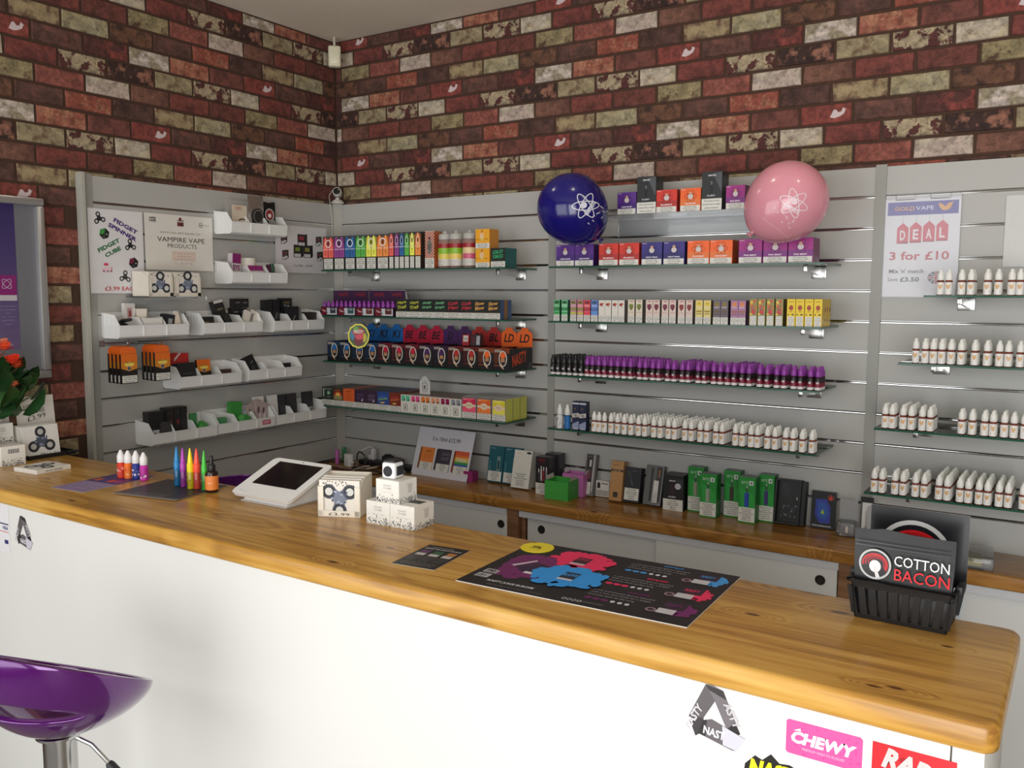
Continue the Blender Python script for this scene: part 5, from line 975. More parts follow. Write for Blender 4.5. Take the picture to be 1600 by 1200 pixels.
# --- snap frame with poster at the far left
t = thing('picture_frame', 'silver snap frame with a purple poster on the brick wall', 'frame', (0, -1.98, Z0-.606), RL); w_ = .586; h_ = .602; e = .026
M_SILV = mat((196, 196, 196), .28, metal=.75, vary=.02)
for nm, q in (('bottom_rail', (0, 0, w_, e)), ('top_rail', (0, h_-e, w_, h_)), ('left_rail', (0, e, e, h_-e)), ('right_rail', (w_-e, e, w_, h_-e))):
    MB().bbox(q[0], -.016, q[1], q[2], .0172, q[3], M_SILV, .005, 2).build(nm, t)
MB().box(e, .004, e, w_-e, .006, h_-e, mat((112, 112, 118), .4)).build('backing', t)
A = Art(); x1 = w_-e-.066; n = 14; y0, y1 = .10, h_-e
for i in range(n):
    f_ = (i+.5)/n; c = tuple((108, 92, 128)[k]*(1-f_)+(48, 36, 92)[k]*f_ for k in range(3)); A.rect(e, y0+(y1-y0)*i/n, x1, y0+(y1-y0)*(i+1)/n+.0002, c, 1)
for k, (nm, xx) in enumerate((('navy', x1-.136), ('magenta', x1-.066), ('purple', x1-.21))):
    c = CB[nm][0]; A.rect(xx, .262, xx+.062, .345, tuple(q*.8 for q in c), 2); A.rect(xx, .262, xx+.062, .280, (190, 186, 190), 3); A.ring(xx+.031, .317, .02, .01, .0015, (200, 190, 210), 3, n=14, rot=.8); A.ring(xx+.031, .317, .02, .01, .0015, (200, 190, 210), 3, n=14, rot=-.8)
    A.lines(['caramel & hazelnut', 'nuts, with sweet', 'cream', 'and a smooth', 'buttery finish', 'of oats'], xx, .18, xx+.06, .25, (150, 140, 170), l=3)
A.text('www.elementeliquids.com', x1-.11, .112, .010, (190, 184, 206), w=.17, l=3); A.v = [(v[0], v[1]+.0038, v[2]) for v in A.v]; A.build('poster', t)
# --- motion sensor in the ceiling corner, camera on the corner strip
p = at(527, 88, y=-.045); t = thing('motion_sensor', 'cream motion sensor hanging in the ceiling corner', 'sensor', (.040, -.045, p.z), R(45))
s = MB(); s.bbox(-.028, -.020, -.046, .028, .022, .046, mat((226, 220, 192), .4), .008, 3); s.build('housing', t); s = MB(); s.bbox(-.022, -.024, -.036, .022, -.019, .012, mat((236, 230, 204), .3), .003, 2); s.build('lens', t); MB().tube([(0, 0, .044), (0, .004, .066), (0, .004, CEIL-p.z)], .006, mat((200, 196, 180), .5), 8).build('bracket', t)
t = thing('security_camera', 'small white security camera on the corner strip top', 'camera', (.024, -.024, Z0+.0968), R(38)); MW = mat((214, 212, 206), .35)
MB().lathe([(.030, 0), (.031, .004), (.022, .014), (.010, .020), (.009, .026)], MW, 20).build('base', t)
s = MB(); k = Matrix.Translation((0, 0, .050)) @ Matrix.Rotation(R(82), 4, 'X')
s2 = MB(); s2.lathe([(.018, -.030), (.0205, -.027), (.0205, .018), (.019, .024)], MW, 20); s.raw([k @ Vector(v) for v in s2.v], s2.f, MW, True); s.build('body', t)
s = MB(); s2 = MB(); s2.lathe([(.0155, .0242), (.0165, .0248), (.010, .0262), (.001, .0266)], mat((20, 22, 22), .08), 18); s.raw([k @ Vector(v) for v in s2.v], s2.f, mat((20, 22, 22), .08), True); s.build('lens', t)
s = MB(); s.tube([(-.004, .014, .05), (-.024, .012, .062), (-.038, .0, .035), (-.034, -.006, .0), (-.026, -.0085, -.06), (-.0245, -.0085, -.20), (-.024, -.0085, -.26)], .0016, MW, 6); s.build('cable', t)
# ------------------------------------------------------------------ things on the back worktop
WZ = WT+.0004
def wt(name, label, bl, br, tl, d, col, art=None, lean=0.0, side=None, top=None, group=None, rough=.35, cat='carton', back=.003):
    a = R(lean); P = at(*bl, z=WT); 
    h0 = .12
    for _ in range(3):
        y0 = -(d*math.cos(a)+h0*math.sin(a))-back if lean else min(P.y, -d-.004)
        h0 = (at(*tl, y=y0+h0*math.sin(a)).z-WT-d*math.sin(a))/math.cos(a)
    x0 = at(*bl, y=y0).x; w_ = at(*br, y=y0).x-x0
    return carton(name, label, cat, (x0, y0, WZ), w_, d, h0, col, art, 0, a, group, side, top, rough)
ZA = lambda a, b: (820+a/8.8889, 690+b/8.8889)
ZB = lambda a, b: (950+a/8.8889, 700+b/8.8889)
# leaning offer sign
def art_sign(A, w, h):
    A.text('3 x 10ml £12.99', w*.52, h*.74, h*.085, (50, 50, 56), w=w*.50, bold=.012)
    for x, c, c2, k in ((.12, (226, 130, 60), (200, 90, 50), 0), (.42, (62, 56, 66), (150, 150, 170), 1), (.73, (220, 90, 60), (230, 190, 70), 2)):
        X0, Y0, W_, H_ = w*x, h*.13, w*.235, h*.46
        A.poly([(X0-w*.035, Y0+h*.03), (X0, Y0), (X0, Y0+H_), (X0-w*.03, Y0+H_*.97)], tuple(q*.6 for q in c), 1); A.rect(X0, Y0, X0+W_, Y0+H_, c, 1)
        if k == 1:
            for j in range(6): A.ring(X0+W_*(.38+.2*(j % 3)), Y0+H_*(.78-.2*(j//3)), W_*.09, W_*.09, W_*.02, c2, 2, n=6)
        elif k == 0: A.text('OHM BOY', X0+W_*.55, Y0+H_*.8, H_*.06, (70, 40, 30), w=W_*.4, bold=.03); A.ring(X0+W_*.4, Y0+H_*.62, W_*.13, W_*.13, W_*.03, c2, 2, n=6); A.ring(X0+W_*.65, Y0+H_*.62, W_*.13, W_*.13, W_*.03, c2, 2, n=6)
        else:
            for j, cc in enumerate(((50, 90, 160), (60, 150, 90), (190, 200, 80), (236, 190, 70), (230, 120, 60))): A.rect(X0, Y0+H_*(.32+.1*j), X0+W_, Y0+H_*(.42+.1*j), cc, 2)
            A.text('RAINBOW', X0+W_*.5, Y0+H_*.55, H_*.14, (226, 210, 200), w=W_*.7, bold=.03, rot=R(-4))
        A.warning(X0, Y0, X0+W_*.97, Y0+H_*.34, WARN5, 3)
a = math.atan2(.066, .199); o = poster('offer_sign', 'white offer sign with three cartons leaning on the slatwall', (.517, -.104, WZ), Euler((-a, 0, R(-1))), .305, .2125, art_sign, (216, 214, 222), 'sign')
o = wt('gift_box', 'small magenta box peeping out behind the offer sign', (724, 752), (738, 752), (724, 736), .04, (150, 50, 110))
def art_pen(c_top, acc):
    def f(A, w, h):
        A.rect(0, 0, w, h, c_top, 1); A.rect(w*.58, h*.32, w*.80, h*.72, (120, 150, 150), 2); A.rect(w*.62, h*.36, w*.76, h*.60, (30, 70, 76), 3); A.rect(w*.66, h*.72, w*.73, h*.78, (24, 60, 66), 3); A.text('INNOKIN', w*.25, h*.92, h*.03, (190, 210, 210), w=w*.3); A.text('ENDURA', w*.18, h*.45, h*.05, (110, 160, 170), w=h*.3, rot=R(90)); A.warning(w*.05, h*.03, w*.95, h*.30, WARN5, 2)
    return f
wt('device_box', 'left of two teal kit boxes leaning on the slatwall', (760, 752), (783, 755), (766.5, 695.8), .024, (24, 92, 106), art_pen((24, 92, 106), None), 11, side=(18, 66, 78), group='teal kit boxes')
wt('device_box', 'right of two teal kit boxes, half behind the white box', (784, 755), (808, 759), (789, 698), .024, (24, 92, 106), art_pen((24, 92, 106), None), 11, side=(18, 66, 78), group='teal kit boxes')
def art_white(A, w, h): A.text('iJust', w*.3, h*.90, h*.02, (150, 150, 150), w=w*.25); A.ell(w*.82, h*.94, w*.14, h*.03, (30, 34, 44)); A.warning(w*.08, h*.03, w*.92, h*.42, WARN6, 1); A.ring(w*.4, h*.55, w*.15, h*.05, w*.02, (206, 204, 198))
wt('device_box', 'tall white kit box leaning right of the teal boxes', (797.5, 762), (825, 766), (811, 703), .026, (222, 218, 208), art_white, 13, side=(206, 202, 194), back=.040)
wt('device_box', 'white kit box hidden behind the tall white one', (806, 760), (832, 762), (816, 705), .024, (222, 218, 208), lambda A, w, h: A.ell(w*.82, h*.95, w*.14, h*.03, (30, 34, 44)), 13, side=(206, 202, 194))
def art_spin(A, w, h):
    A.rect(0, 0, w, h, (36, 30, 34), 1); A.text('VISION', w*.42, h*.90, h*.05, (150, 36, 46), w=w*.5, bold=.03); A.text('SPINNER', w*.44, h*.84, h*.035, (130, 40, 46), w=w*.4)
    for x, c, t_ in ((.22, (60, 50, 60), .68), (.40, (200, 190, 196), .76), (.58, (150, 40, 46), .74), (.78, (150, 146, 160), .74)): A.rect(w*(x-.05), h*.36, w*(x+.06), h*(t_-.1), c, 2); A.rect(w*(x-.03), h*(t_-.1), w*(x+.04), h*t_, (210, 210, 210), 2)
    A.warning(0, 0, w, h*.30, WARN5, 3)
P = at(837, 771, z=WT); w_ = at(862, 772, y=P.y).x-P.x; h_ = at(836, 713, y=P.y).z-WT
for k in range(2): carton('device_box', ('front black spinner kit box with red pens behind the green box', 'rear black kit box behind the red pen kit')[k], 'carton', (P.x+.012*k, P.y+.052*k, WZ), .062, .05, h_+.006*k, (40, 36, 40), art_spin if k == 0 else None, group='black kit boxes', side=(62, 62, 64), top=(74, 74, 76))
# open green box and pink box behind
P, Q = at(851, 779, z=WT), at(888, 783.5, z=WT); rz = math.atan2(Q.y-P.y, Q.x-P.x); w_ = (Q-P).length; h_ = at(851, 750, y=P.y).z-WT
def open_box(label, loc, rot, w, d, h, col, inner, name='open_box'):
    t = thing(name, label, 'open box', loc, rot); M = mat(col, .5); MI = mat(inner, .6); s = MB(); th = .0012
    s.box(0, 0, 0, w, th, h, M); s.box(0, d-th, 0, w, d, h, M); s.box(0, th, 0, th, d-th, h, M); s.box(w-th, th, 0, w, d-th, h, M); s.box(th, th, 0, w-th, d-th, th, MI); s.build('box', t)
    for x in (th*1.2, w-th*2.2):
        s = MB(); s.raw([(x, .012, h-.002), (x, d-.012, h-.002), (x+(-.004 if x < w/2 else .004), d-.018, h+.016), (x+(-.004 if x < w/2 else .004), .018, h+.013)], [(0, 1, 2, 3)], MI); s.build('flap', t)
    return t
t = open_box('open bright green box standing before the black kits', (P.x, P.y, WZ), rz*.6, w_, .092, h_, (62, 158, 62), (206, 198, 186)); A = Art(); A.text('zing', .05, h_*.55, .008, (150, 200, 150), w=.02, rot=R(8)); A.v = [(w_+.0002-v[1], v[0], v[2]) for v in A.v]; A.build('side_lettering', t)
t = open_box('pink and white open box behind the green box', (P.x+.022, P.y+.098, WZ), 0, .092, .066, h_+.014, (192, 110, 176), (222, 212, 214)); MB().box(.006, .016, .001, .07, .024, h_+.010, mat((170, 70, 150), .4)).build('pouch', t)
# pen in blister, small white carton, kraft box, black boxes
def art_blister(A, w, h): A.rect(w*.1, h*.33, w*.66, h*.98, (44, 38, 42), 1); A.rect(w*.36, h*.70, w*.56, h*.86, (200, 196, 196), 2); A.rect(w*.30, h*.40, w*.54, h*.62, (120, 70, 70), 2); A.text('KANGER', w*.4, h*.92, h*.03, (150, 150, 150), w=w*.4); A.warning(w*.06, h*.04, w*.66, h*.33, WARN6, 2); A.rect(w*.76, h*.1, w*.84, h*.98, (206, 204, 204), 2)
wt('pen_blister', 'slim pen in a clear blister left of the small white carton', (910, 775), (926, 777), (919, 709), .018, (120, 116, 114), art_blister, 12, side=(90, 88, 88), rough=.15, cat='pack')
wt('device_box', 'small white carton with a black tank picture', (930, 775.5), (951, 778.5), (930, 750), .024, (218, 212, 206), lambda A, w, h: (A.rect(w*.12, h*.52, w*.34, h*.84, (40, 38, 40)), A.rect(w*.17, h*.84, w*.29, h*.90, (40, 38, 40)), A.rect(w*.42, h*.8, w*.9, h*.86, (90, 80, 80)), A.rect(w*.04, h*.04, w*.96, h*.42, (186, 180, 174)), A.lines(WARN3, w*.08, h*.08, w*.92, h*.4, (90, 84, 84))), 4)
def art_kraft(A, w, h): A.text('joyetech', w*.42, h*.88, h*.035, (90, 66, 40), w=w*.5); A.rect(0, h*.735, w, h*.785, (54, 44, 36), 1); A.text('eGo AIO', w*.5, h*.742, h*.034, (190, 150, 100), w=w*.6, bold=.03); A.rect(w*.3, h*.09, w*.68, h*.22, (44, 40, 36), 1); A.rect(w*.38, h*.11, w*.60, h*.15, (70, 62, 54), 2)
wt('kraft_box', 'tall brown kraft box leaning beside the black kit', (951, 780.5), (970, 783), (962, 720), .034, (184, 136, 84), art_kraft, 9, side=(166, 120, 72), back=.02)
def art_blk(A, w, h): A.rect(0, 0, w, h, (34, 34, 38), 1); A.stroke([(w*.25, h*.88), (w*.5, h*.5)], w*.14, (50, 52, 56), 2); A.ell(w*.25, h*.84, w*.10, h*.05, (64, 60, 56), 3); A.stroke([(w*.42, h*.62), (w*.52, h*.48)], w*.02, (110, 112, 116), 3); A.text('SMOK', w*.62, h*.88, h*.03, (120, 120, 124), w=w*.3); A.warning(w*.05, h*.06, w*.93, h*.40, WARN5, 2)
wt('device_box', 'black kit box with slanted pen, right of the kraft box', (973, 782), (998, 786), (986, 730), .030, (36, 36, 40), art_blk, 10, side=(26, 26, 28), back=.012)
P = at(1004, 790, z=WT); 
def art_bl2(A, w, h): A.rect(w*.05, h*.04, w*.95, h*.98, (96, 96, 94), 1); A.rect(w*.30, h*.1, w*.42, h*.94, (40, 40, 40), 2); A.rect(w*.62, h*.1, w*.92, h*.96, (46, 42, 40), 2); A.rect(w*.72, h*.7, w*.80, h*.9, (150, 100, 60), 3); A.rect(w*.50, h*.06, w*.78, h*.62, (216, 214, 208), 3); A.text('contains nicotine which is', w*.62, h*.1, w*.09, (60, 60, 60), w=h*.46, rot=R(90), l=5); A.text('a highly addictive substance', w*.74, h*.1, w*.09, (60, 60, 60), w=h*.46, rot=R(90), l=5)
wt('pen_blister', 'grey clear blister with two pens and a white strip', (1004, 790), (1031, 794), (1022, 727), .026, (92, 92, 90), art_bl2, 14, side=(70, 70, 70), rough=.12, cat='pack')
P = at(1036, 795.6, z=WT); w_ = at(1066.4, 799.6, y=P.y).x-P.x; h_ = at(1037, 741, y=P.y).z-WT
def art_kit2(A, w, h): A.rect(0, 0, w, h, (34, 34, 36), 1); A.poly([(w*.6, h*.9), (w, h*.55), (w, h*.9)], (56, 58, 62), 2); A.rect(w*.32, h*.46, w*.6, h*.74, (54, 36, 42), 2); A.text('SMOK', w*.46, h*.82, h*.045, (210, 210, 210), w=w*.34, bold=.03); A.ell(w*.74, h*.70, w*.15, h*.085, (196, 196, 200), 3); A.text('NEW', w*.74, h*.685, h*.03, (90, 90, 96), w=w*.16, l=5); A.text('ALIEN', w*.45, h*.37, h*.04, (220, 220, 220), w=w*.36, bold=.03); A.warning(0, 0, w, h*.32, WARN5, 3)
carton('device_box', 'black kit box with a white circle beside the green boxes', 'carton', (P.x, min(P.y, -.078), WZ), w_, .07, h_, (36, 36, 38), art_kit2, R(2), side=(28, 28, 30))
# green boxes
def art_arc(c):
    def f(A, w, h):
        A.rect(0, 0, w, h, (40, 140, 56), 1); A.poly([(w*.1, h*.75), (w*.9, h*.62), (w, h*.35), (w*.2, h*.32)], (46, 156, 64), 2)
        A.text('arc', w*.36, h*.855, h*.055, (190, 214, 190), w=w*.40, l=4); A.rect(w*.62, h*.83, w*.86, h*.925, (214, 222, 214), 3); A.text('4', w*.74, h*.845, h*.066, (44, 70, 50), w=w*.13, bold=.03, l=4)
        A.rect(w*.45, h*.67, w*.55, h*.80, (60, 70, 66), 3); A.rect(w*.47, h*.76, w*.53, h*.82, (170, 180, 170), 4); A.rect(w*.36, h*.36, w*.62, h*.66, c, 3); A.rect(w*.56, h*.37, w*.60, h*.65, tuple(k*.6 for k in c), 4); A.warning(w*.02, h*.03, w*.98, h*.34, WARN6, 3)
    return f
for bl, br, tl, c, lb in (((1074, 797), (1098, 800), (1074, 728.7), (150, 150, 130), 'leftmost green box, silver device, behind another'), ((1092.5, 806.5), (1118.5, 810), (1091, 739), (146, 160, 140), 'second green box from left, silver device, standing in front'), ((1130, 803), (1155, 806), (1126.5, 734), (70, 60, 50), 'third green box from left, dark brown device'), ((1152.5, 815.5), (1179, 819), (1152, 744), (40, 70, 170), 'fourth green box from left, blue device, in front'), ((1184, 814), (1208, 818), (1186, 741), (70, 60, 120), 'rightmost green box, purple device')):
    P = at(*bl, z=WT); y0 = min(P.y, -.047); x0 = at(*bl, y=y0).x; carton('device_box', lb, 'carton', (x0, y0, WZ), at(*br, y=y0).x-x0, .043, at(*tl, y=y0).z-WT, (36, 132, 52), art_arc(c), group='green kit boxes', side=(28, 108, 44), top=(120, 130, 122))
# black open presentation box, blue card box
a = R(9); y0 = -.062; x0 = at(1207, 821.5, y=y0).x; x1 = at(1247, 826, y=y0).x; h_ = (at(1219, 751, y=y0+.02).z-WT)/math.cos(a); w_ = x1-x0
t = thing('presentation_box', 'black open presentation box with a foam tray', 'box', (x0, y0, WZ+.044*math.sin(a)), Euler((-a, 0, 0))); M = mat((16, 16, 18), .5); s = MB()
for q in ((0, 0, 0, .006, .044, h_), (w_-.006, 0, 0, w_, .044, h_), (.006, 0, 0, w_-.006, .044, .006), (.006, 0, h_-.006, w_-.006, .044, h_), (.006, .02, .006, w_-.006, .044, h_-.006)): s.box(*q, M)
s.build('box', t); MB().box(w_, 0.01, 0, w_+.014, .044, h_*.98, mat((14, 14, 16), .5)).build('lid', t)
A = Art(); q = random.Random(2); MG = (104, 108, 112)
for k in range(22): A.ell(q.uniform(.22, .80)*w_, q.uniform(.16, .42)*h_, w_*q.uniform(.03, .07), h_*q.uniform(.012, .03), (MG, (70, 72, 76), (40, 40, 44))[k % 3], 1+k % 3, n=7, rot=q.uniform(0, 3))
A.rect(w_*.22, h_*.62, w_*.5, h_*.92, (16, 16, 18), 1); A.rect(w_*.52, h_*.2, w_*.58, h_*.68, (18, 18, 20), 4); A.rect(w_*.80, h_*.55, w_*.83, h_*.62, (200, 196, 186), 4); A.v = [(v[0], v[1]+.0198, v[2]) for v in A.v]; A.build('foam_tray', t)
def art_blue(A, w, h):
    A.rect(0, 0, w, h, (26, 28, 32), 1); P_ = [(w*.18, h*.78), (w*.62, h*.80), (w*.80, h*.60), (w*.80, h*.16), (w*.36, h*.14), (w*.16, h*.36)]
    A.poly(P_, (48, 60, 150), 2); A.poly([(w*.3, h*.7), (w*.6, h*.68), (w*.72, h*.4), (w*.6, h*.24), (w*.3, h*.3)], (40, 84, 160), 3); A.poly([(w*.40, h*.42), (w*.48, h*.53), (w*.56, h*.42), (w*.5, h*.38)], (150, 180, 50), 4); A.ring(w*.80, h*.85, w*.12, h*.07, w*.025, (200, 60, 40), 2); A.poly([(w*.72, h*.80), (w*.8, h*.91), (w*.88, h*.80)], (206, 60, 40), 3); A.text('INTERCHANGEABLE PLATES', w*.46, h*.05, h*.04, (206, 206, 206), w=w*.8, bold=.02)
wt('device_box', 'black box with a blue panel and orange emblem', (1266, 823.5), (1303, 829), (1269, 766), .018, (28, 30, 34), art_blue, 4, side=(90, 92, 80))
# clear jar pack and folded white-black card at the post
MCL = clear_mat('blister_clear', (.80, .81, .82, 1), .06, haze=.14)
P = at(1305, 838, z=WT); t = thing('jar_pack', 'clear rounded pack of grey coils by the right post', 'pack', (P.x, min(P.y, -.075), WZ), R(4))
MB().bbox(0, 0, 0, .064, .045, .052, MCL, .012, 3).build('blister', t); MB().bbox(.010, .010, .004, .054, .036, .040, mat((120, 122, 124), .4, bump=.5, vary=.4, scale=200), .008, 2).build('contents', t); MB().box(.004, .046, 0, .060, .0475, .118, mat((150, 150, 150), .5)).build('backing_card', t)
MB().lathe([(.006, 0), (.006, .018), (.004, .022)], mat((206, 190, 176), .3), 10, c=(.034, .005, .016)).build('tip', t)
P = at(1345, 838, z=WT); t = thing('folded_card', 'white folded card with black edge beside the right post', 'card', (P.x-.004, -.052, WZ), 0)
MB().prism([(0, .02), (.016, 0), (.032, 0), (.032, .118), (.002, .122)], .02, .022, mat((214, 212, 208), .5)).build('panel', t); MB().box(-.004, .0185, .110, .036, .0198, .128, mat((40, 40, 42), .4)).build('band', t); MB().prism([(0, 0), (.024, 0), (.024, .046)], .010, .012, mat((26, 26, 28), .4)).build('flap', t); MB().bbox(.020, -.004, 0, .028, .004, .085, mat((120, 122, 122), .3), .002).build('pen', t)
# --- charging corner
MK = mat((30, 30, 32), .4); MWH = mat((222, 220, 222), .4)
for u_, v_, c, lb in ((527, 724, (196, 100, 180), 'pink battery cell standing in the corner'), (538, 716, (40, 130, 80), 'green battery cell standing in the corner')):
    P = at(u_, v_, z=WT); P.y = min(P.y, -.045); P.x = at(u_, v_, y=P.y).x; t = thing('battery_cell', lb, 'battery', (P.x, P.y, WZ)); MB().lathe([(.0085, 0), (.009, .0006), (.009, .064), (.0085, .0648)], mat(c, .4), 16).build('sleeve', t); MB().lathe([(.005, .0648), (.005, .066)], M_CHROME, 12).build('terminal', t)
P = at(537, 728.5, z=WT); t = thing('usb_charger', 'white plug-in charger standing on the worktop', 'charger', (P.x, P.y, WZ), R(-14)); MB().bbox(0, 0, 0, .044, .026, .058, MWH, .005, 3).build('body', t); MB().box(.0435, .008, .02, .062, .016, .028, MWH).build('usb_plug', t); MB().box(.012, -.0005, .012, .032, 0, .024, mat((206, 204, 206), .4)).build('socket', t)
t = thing('power_strip', 'black power strip along the slatwall behind the offer sign', 'power strip', (.17, -.066, WZ), R(-2)); MB().bbox(0, 0, 0, .42, .052, .022, MK, .004, 2).build('strip_body', t)
for k in range(4): MB().box(.03+.1*k, .008, .0221, .075+.1*k, .044, .0226, mat((18, 18, 20), .5)).build('socket', t)
for x, y, w_, h_, lb in ((.31, -.058, .050, .042, 'left black plug adapter on the power strip'), (.372, -.058, .046, .030, 'right black plug adapter on the power strip')):
    t = thing('plug_adapter', lb, 'adapter', (x, y-.004, WZ+.0228), R(-2)); MB().bbox(0, 0, 0, w_, .034, h_*.7, MK, .005, 2).build('body', t); MB().bbox(w_*.2, .006, h_*.7-.001, w_*.8, .028, h_*.85, MK, .003, 2).build('cap', t)
t = thing('usb_plug', 'white usb charger plugged in the strip end', 'charger', (.235, -.052, WZ+.0228), R(-2)); MB().bbox(0, 0, 0, .016, .024, .052, MWH, .004, 2).build('body', t); MB().bbox(-.02, .004, 0, -.006, .018, .022, MWH, .003, 2).build('connector', t)
def cord(label, pts, r, m): tag(MB().tube(pts, r, m, 7).build('cord'), label, 'cord')
def curve(P, n=10):
    out = []; P = [Vector(p) for p in P]; Q = [P[0]]+P+[P[-1]]
    for i in range(1, len(Q)-2):
        for k in range(n):
            t_ = k/n; a, b, c, d = Q[i-1], Q[i], Q[i+1], Q[i+2]; out.append(.5*((2*b)+(c-a)*t_+(2*a-5*b+4*c-d)*t_*t_+(3*b-a-3*c+d)*t_**3))
    return out+[P[-1]]
zc = WZ+.0036
cord('white cord looping from the usb charger to the counter side', curve([(.245, -.040, zc+.070), (.225, -.042, zc+.078), (.20, -.06, zc+.066), (.185, -.085, zc+.052)]), .0022, MWH)
cord('black cord arched above the white charger', curve([(.195, -.10, zc+.020), (.198, -.10, zc+.048), (.214, -.10, zc+.062), (.240, -.10, zc+.048), (.250, -.10, zc+.022), (.243, -.12, zc), (.22, -.16, zc)]), .0032, MK)
cord('thin white cord running forward over the worktop', curve([(.262, -.088, zc), (.250, -.12, zc), (.258, -.165, zc), (.275, -.21, zc), (.285, -.245, zc)]), .0026, MWH)
cord('black cord winding over the worktop near the corner', curve([(.02, -.12, zc), (.07, -.16, zc), (.13, -.20, zc), (.21, -.21, zc), (.30, -.18, zc), (.37, -.16, zc), (.42, -.19, zc), (.38, -.23, zc), (.30, -.235, zc)]), .0032, MK)
cord('black cord looping in front of the power strip', curve([(.36, -.10, zc), (.42, -.115, zc), (.48, -.105, zc), (.54, -.098, zc), (.60, -.090, zc)]), .0034, MK)
cord('black cord lying along the left wall', curve([(.012, -.20, zc), (.02, -.15, zc), (.045, -.10, zc), (.10, -.075, zc), (.16, -.08, zc)]), .0032, MK)
P = at(575, 735, z=WT); t = MB().prism([(0, 0), (.05, .012), (.055, .018), (.004, .007)], 0, .03, mat((176, 164, 140), .6)).build('folded_receipt', None, (.298, -.150, WZ), R(20) and (0, 0, R(18))); tag(t, 'crumpled beige receipt before the power strip', 'paper')
s = MB(); s.raw([(0, 0, 0), (.06, .004, 0), (.056, .05, .0), (.008, .046, 0), (.03, .022, .036)], [(0, 1, 4), (1, 2, 4), (2, 3, 4), (3, 0, 4), (3, 2, 1, 0)], mat((170, 168, 162), .3, metal=.4)); tag(s.build('foil_wrapper', None, (.435, -.145, WZ)), 'grey foil wrapper on the worktop behind the fidget cube', 'wrapper')
# --- right end of the worktop
P = at(1500, 888, z=WT); t = thing('clear_case', 'clear plastic case with a yellow card at the worktop edge', 'case', (2.66, -.244, WZ), R(5)); MB().bbox(0, 0, 0, .118, .15, .034, MCL, .004, 2).build('case', t); MB().box(.01, .006, .010, .088, .12, .022, mat((190, 180, 110), .5)).build('card', t); MB().box(.004, -.0012, .002, .092, -.0002, .006, mat((30, 34, 44), .4)).build('edge_strip', t)
t = MB(); n = 6; zA, zB = WT+.001, WT-.16; t.raw([(2.672+(.034 if k % 2 else 0)+.003*math.sin(k), -.262-.0015*(k//2 % 2), zA-(zA-zB)*(k//2)/n) for k in range(2*n+2)], [(2*k, 2*k+2, 2*k+3, 2*k+1) for k in range(n)], clear_mat('blue_film', (.62, .78, .90, 1), .2, haze=.45)); tag(t.build('blue_film'), 'strip of pale blue plastic film hanging from the worktop edge', 'film')
# ------------------------------------------------------------------ things on the counter
CZ = CT+.0004
def ct(u, v): return at(u, v, z=CT)
# four 10 ml bottles on a purple flyer, five bullet bottles and a dropper on a dark flyer
def sheet(name, label, cnr, art, col, curl=0.0, t=.0005, w=None, h=None, cat='flyer'):
    """thin printed sheet lying on the counter; cnr = its near-left corner, rotation, size"""
    (x, y), rz, w_, h_ = cnr; n = 8; s = MB(); m = mat(col, .3); me = mat((222, 220, 216), .5)
    V = []; 
    for k in range(2):
        for j in range(n+1):
            for i in range(2): V.append((w_*i, h_*j/n, (t if k else 0)+curl*((1-j/n)**2)*.6+curl*(j/n > .8)*(j/n-.8)))
    N = 2*(n+1); fs = []
    for j in range(n): fs += [(N+2*j, N+2*j+1, N+2*j+3, N+2*j+2), (2*j+2, 2*j+3, 2*j+1, 2*j), (2*j, N+2*j, N+2*j+2, 2*j+2), (2*j+3, N+2*j+3, N+2*j+1, 2*j+1)]
    fs += [(0, 1, N+1, N), (2*n+1, 2*n, N+2*n, N+2*n+1)]
    s.raw(V, fs, m); s.m = [s.mi(m) if i % 4 == 0 and i < 4*n else s.mi(me) for i in range(len(fs))]
    o = s.build(name, None, (x, y, CZ), (0, 0, rz)); tag(o, label, cat); A = Art(.45); art(A, w_, h_)
    # lay the print (drawn upright) down on the sheet
    A.v = [(v[0], v[2], t-v[1]+curl*((1-min(1, max(0, v[2]/h_)))**2)*.6+curl*(v[2]/h_ > .8)*(v[2]/h_-.8)) for v in A.v]; A.build('print', o); return o
P, Q, S = ct(80, 762), ct(130, 770), ct(185, 742)
def art_purple(A, w, h):
    A.rect(0, 0, w, h*.45, (150, 130, 170), 1); A.rect(0, h*.45, w, h, (70, 48, 110), 1)
    for k, c in enumerate(((200, 90, 50), (70, 60, 140), (210, 70, 60), (160, 60, 140))): A.rect(w*(.1+.2*k), h*.5, w*(.26+.2*k), h*.62, c, 2)
    A.text('ELEMENT', w*.5, h*.78, h*.07, (200, 180, 210), w=w*.5, bold=.02); A.lines(['five flavours of', 'donut and dragee', 'by element'], w*.1, h*.08, w*.9, h*.4, (196, 186, 206))
sheet('flyer', 'purple flyer under the four small white-capped bottles', ((P.x, P.y), math.atan2(Q.y-P.y, Q.x-P.x), (Q-P).length, .225), art_purple, (110, 90, 140))
P, Q = ct(176, 772), ct(268, 783)
def art_rain(A, w, h):
    A.rect(0, 0, w, h, (44, 42, 46), 1); A.rect(0, 0, w, h*.25, (96, 96, 98), 2)
    for k, c in enumerate(((120, 40, 50), (90, 50, 100), (40, 80, 110), (60, 110, 60), (150, 140, 60))): A.rect(w*(.12+.16*k), h*.5, w*(.26+.16*k), h*.85, tuple(q*.8 for q in c), 3)
    A.text('MILLIONS OF FLAVOURS', w*.5, h*.34, h*.05, (206, 206, 200), w=w*.8, l=4); A.lines(['grape, cherry, blueberry', 'apple, lemon, orange'], w*.1, h*.05, w*.9, h*.22, (160, 160, 160), l=4)
sheet('flyer', 'dark curled flyer under the coloured bullet bottles', ((P.x, P.y), math.atan2(Q.y-P.y, Q.x-P.x), .205, .19), art_rain, (60, 58, 60), curl=.004)
